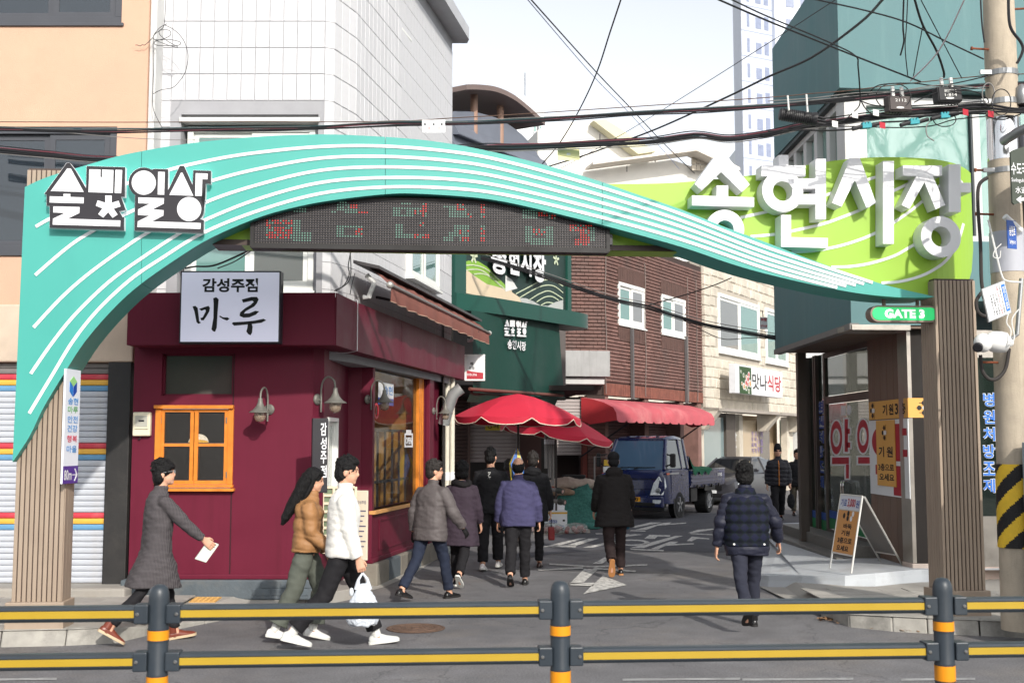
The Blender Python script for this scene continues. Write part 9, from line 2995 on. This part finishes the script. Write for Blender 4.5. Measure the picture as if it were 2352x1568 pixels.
MB().prism(XY, [(G(1225, 1200, 24.0)[0], 24.0), (G(1355, 1200, 24.6)[0], 24.5), (G(1350, 1200, 27)[0], 27), (G(1225, 1200, 27)[0], 27)], .004, .014).build('ground_mat', cloth('mat grey', (150, 142, 134), .15), label='flat grey mat spread under the stall goods', cat='mat')
# black panel and clothes rail, cool box
MB().box((G(1290, 1150, 27)[0], 26.9, .35), (G(1345, 1150, 27)[0], 26.96, 1.15)).build('leaning_board', M('panel black', (26, 26, 27), rough=.6), label='black board leaning behind the long pale sack', cat='board', bevel=.05)
rk = thing('steel_rack', 'thin grey steel rack standing left of the blue truck', 'rack', G(1370, 1190, 28))
c = G(1366, 1190, 27.6)
MB().tube([V(c), V(c) + V((0, 0, 1.55)), V(c) + V((.32, .05, 1.55)), V(c) + V((.32, .05, 0))], .022, 8).build('frame', gpipe, rk, smooth=True)
MB().tube([V(c) + V((0, 0, .4)), V(c) + V((.32, .05, .4))], .018, 8).build('crossbar', gpipe, rk)
pk = thing('package_stack', 'white and yellow packets hanging on the steel rack', 'packets', V(c) + V((.2, -.05, .8)))
for j in range(5):
	MB().box((c[0] + .14 + .02 * j, c[1] - .08, .7 + .16 * j), (c[0] + .36, c[1] - .02, .84 + .16 * j)).build('packet', [vwhite, M('packet yellow', (206, 170, 60), rough=.5), vblue][j % 3], pk, bevel=.01)
# items in the bar's entrance: lattice board and menu stand
ms = thing('menu_stand', 'cream menu stand with printed lines beside the barred shop window', 'menu stand', at(835, 1290, 14.0))
mpl = Pl(at(832, 1290, 13.95), (1, -.25, 0))
z0m, z1m = mpl.hit(832, 1290)[1], mpl.hit(832, 1126)[1]
MB().pbox(mpl, -.09, .06, max(.02, z0m), z1m, -.03, 0).build('board', M('menu cream', (212, 200, 180), rough=.6, var=.04), ms, bevel=.006)
q = MB()
text_into(q, '감성주점', mpl, (-.07, z1m - .16, .04, z1m - .12), .003, .01)
for k in range(9): q.pbox(mpl, -.07, .04 - .02 * (k % 3), z1m - .25 - k * .06, z1m - .235 - k * .06, .001, .003)
q.build('print', M('menu ink', (90, 84, 110), rough=.6), ms)
lt = thing('lattice_panel', 'cream lattice panel with green panes behind the couple', 'panel', at(750, 1300, 13.9))
lpl = Pl(at(752, 1300, 13.75), (1, .3, 0))
z0l, z1l = .15, lpl.hit(752, 1118)[1]
creamw = M('lattice cream', (214, 196, 170), rough=.6, var=.05)
for k in range(4): MB().pbox(lpl, -.08 + k * .13, -.05 + k * .13, z0l, z1l, -.03, 0).build('stile', creamw, lt)
for k in range(9): MB().pbox(lpl, -.05, .31, z0l + k * (z1l - z0l) / 8.2, z0l + k * (z1l - z0l) / 8.2 + .03, -.028, -.002).build('rail', creamw, lt)
MB().pbox(lpl, -.06, .32, z0l, z1l, -.04, -.03).build('panes', M('lattice pane', (110, 124, 100), rough=.3, var=.2), lt)
op = thing('open_sign', 'white OPEN sign hanging inside the barred shop window', 'sign', SW.P(wn_[1] - .55, 2.0, -.06))
opl = Pl(SW.P(0, 0, -.05), SW.u)
oa = opl.hit(937.5, 1010)
a0_, a1_ = opl.hit(929, 1010)[0], opl.hit(947, 1010)[0]
z1o, z0o = opl.hit(938, 990)[1], opl.hit(938, 1027)[1]
q = MB()
q.pbox(opl, a0_, a1_, z0o, z0o + .03, 0, .01).pbox(opl, a0_, a1_, z1o - .06, z1o - .03, 0, .01).pbox(opl, a0_, a0_ + .04, z0o, z1o - .03, 0, .0095).pbox(opl, a1_ - .04, a1_, z0o, z1o - .03, 0, .0095).pbox(opl, a0_ + .1, a1_ - .1, z1o - .03, z1o + .02, 0, .009)
q.build('frame', whitem, op)
q = MB(); text_into(q, 'OPEN', opl, (a0_ + .05, z0o + .05, a1_ - .05, z1o - .09), .006, .06); q.build('lettering', whitem, op)
nt2 = thing('window_notice', 'small white and blue notice behind the lamp in the barred shop window', 'notice', SW.P(.4, 2.75, -.06))
a0_, a1_ = opl.hit(869, 900)[0], opl.hit(903, 900)[0]
z1o, z0o = opl.hit(886, 879)[1], opl.hit(886, 914)[1]
MB().pbox(opl, a0_, a1_, z0o, z1o, 0, .006).build('sheet', vwhite, nt2)
MB().pbox(opl, a0_, a1_, z0o - .10, z0o, 0, .007).build('blue_band', vblue, nt2)
q = MB(); text_into(q, '송현', opl, (a0_ + .25, z0o + .05, a1_ - .05, z1o - .04), .008, .02); q.build('lettering', M('notice ink', (70, 130, 190), rough=.5), nt2)
sp3 = thing('speed_sticker', 'round red rimmed sticker with a 3 low left in the shop window', 'sticker', SW.P(.1, 2.2, -.05))
ca, cz2 = opl.hit(859, 943)
MB().ring(opl, (ca + .1, cz2), .11, .08, .0, .008).build('rim', redm, sp3)
q = MB(); text_into(q, '3', opl, (ca + .06, cz2 - .05, ca + .14, cz2 + .05), .006, .04); q.build('lettering', ink, sp3)
# stray paper and cable ties on the pole
tw_ = MB()
tw_.tube(crv([at(x, y, 10.75) for x, y in ((2270, 505), (2285, 570), (2300, 630), (2312, 645), (2345, 648))], 5), .009, 6)
tw_.tube(crv([at(x, y, 10.6) for x, y in ((2318, 715), (2312, 740), (2322, 760), (2318, 790), (2330, 775), (2324, 735), (2340, 710))], 5), .006, 6)
tw_.tube(crv([at(x, y, 10.75) for x, y in ((2300, 560), (2285, 575), (2282, 590), (2296, 592), (2298, 576))], 5), .005, 6)
tw_.build('knotted_rope', tie, smooth=True, label='white rope and straps knotted round the utility pole above the notice board', cat='rope')
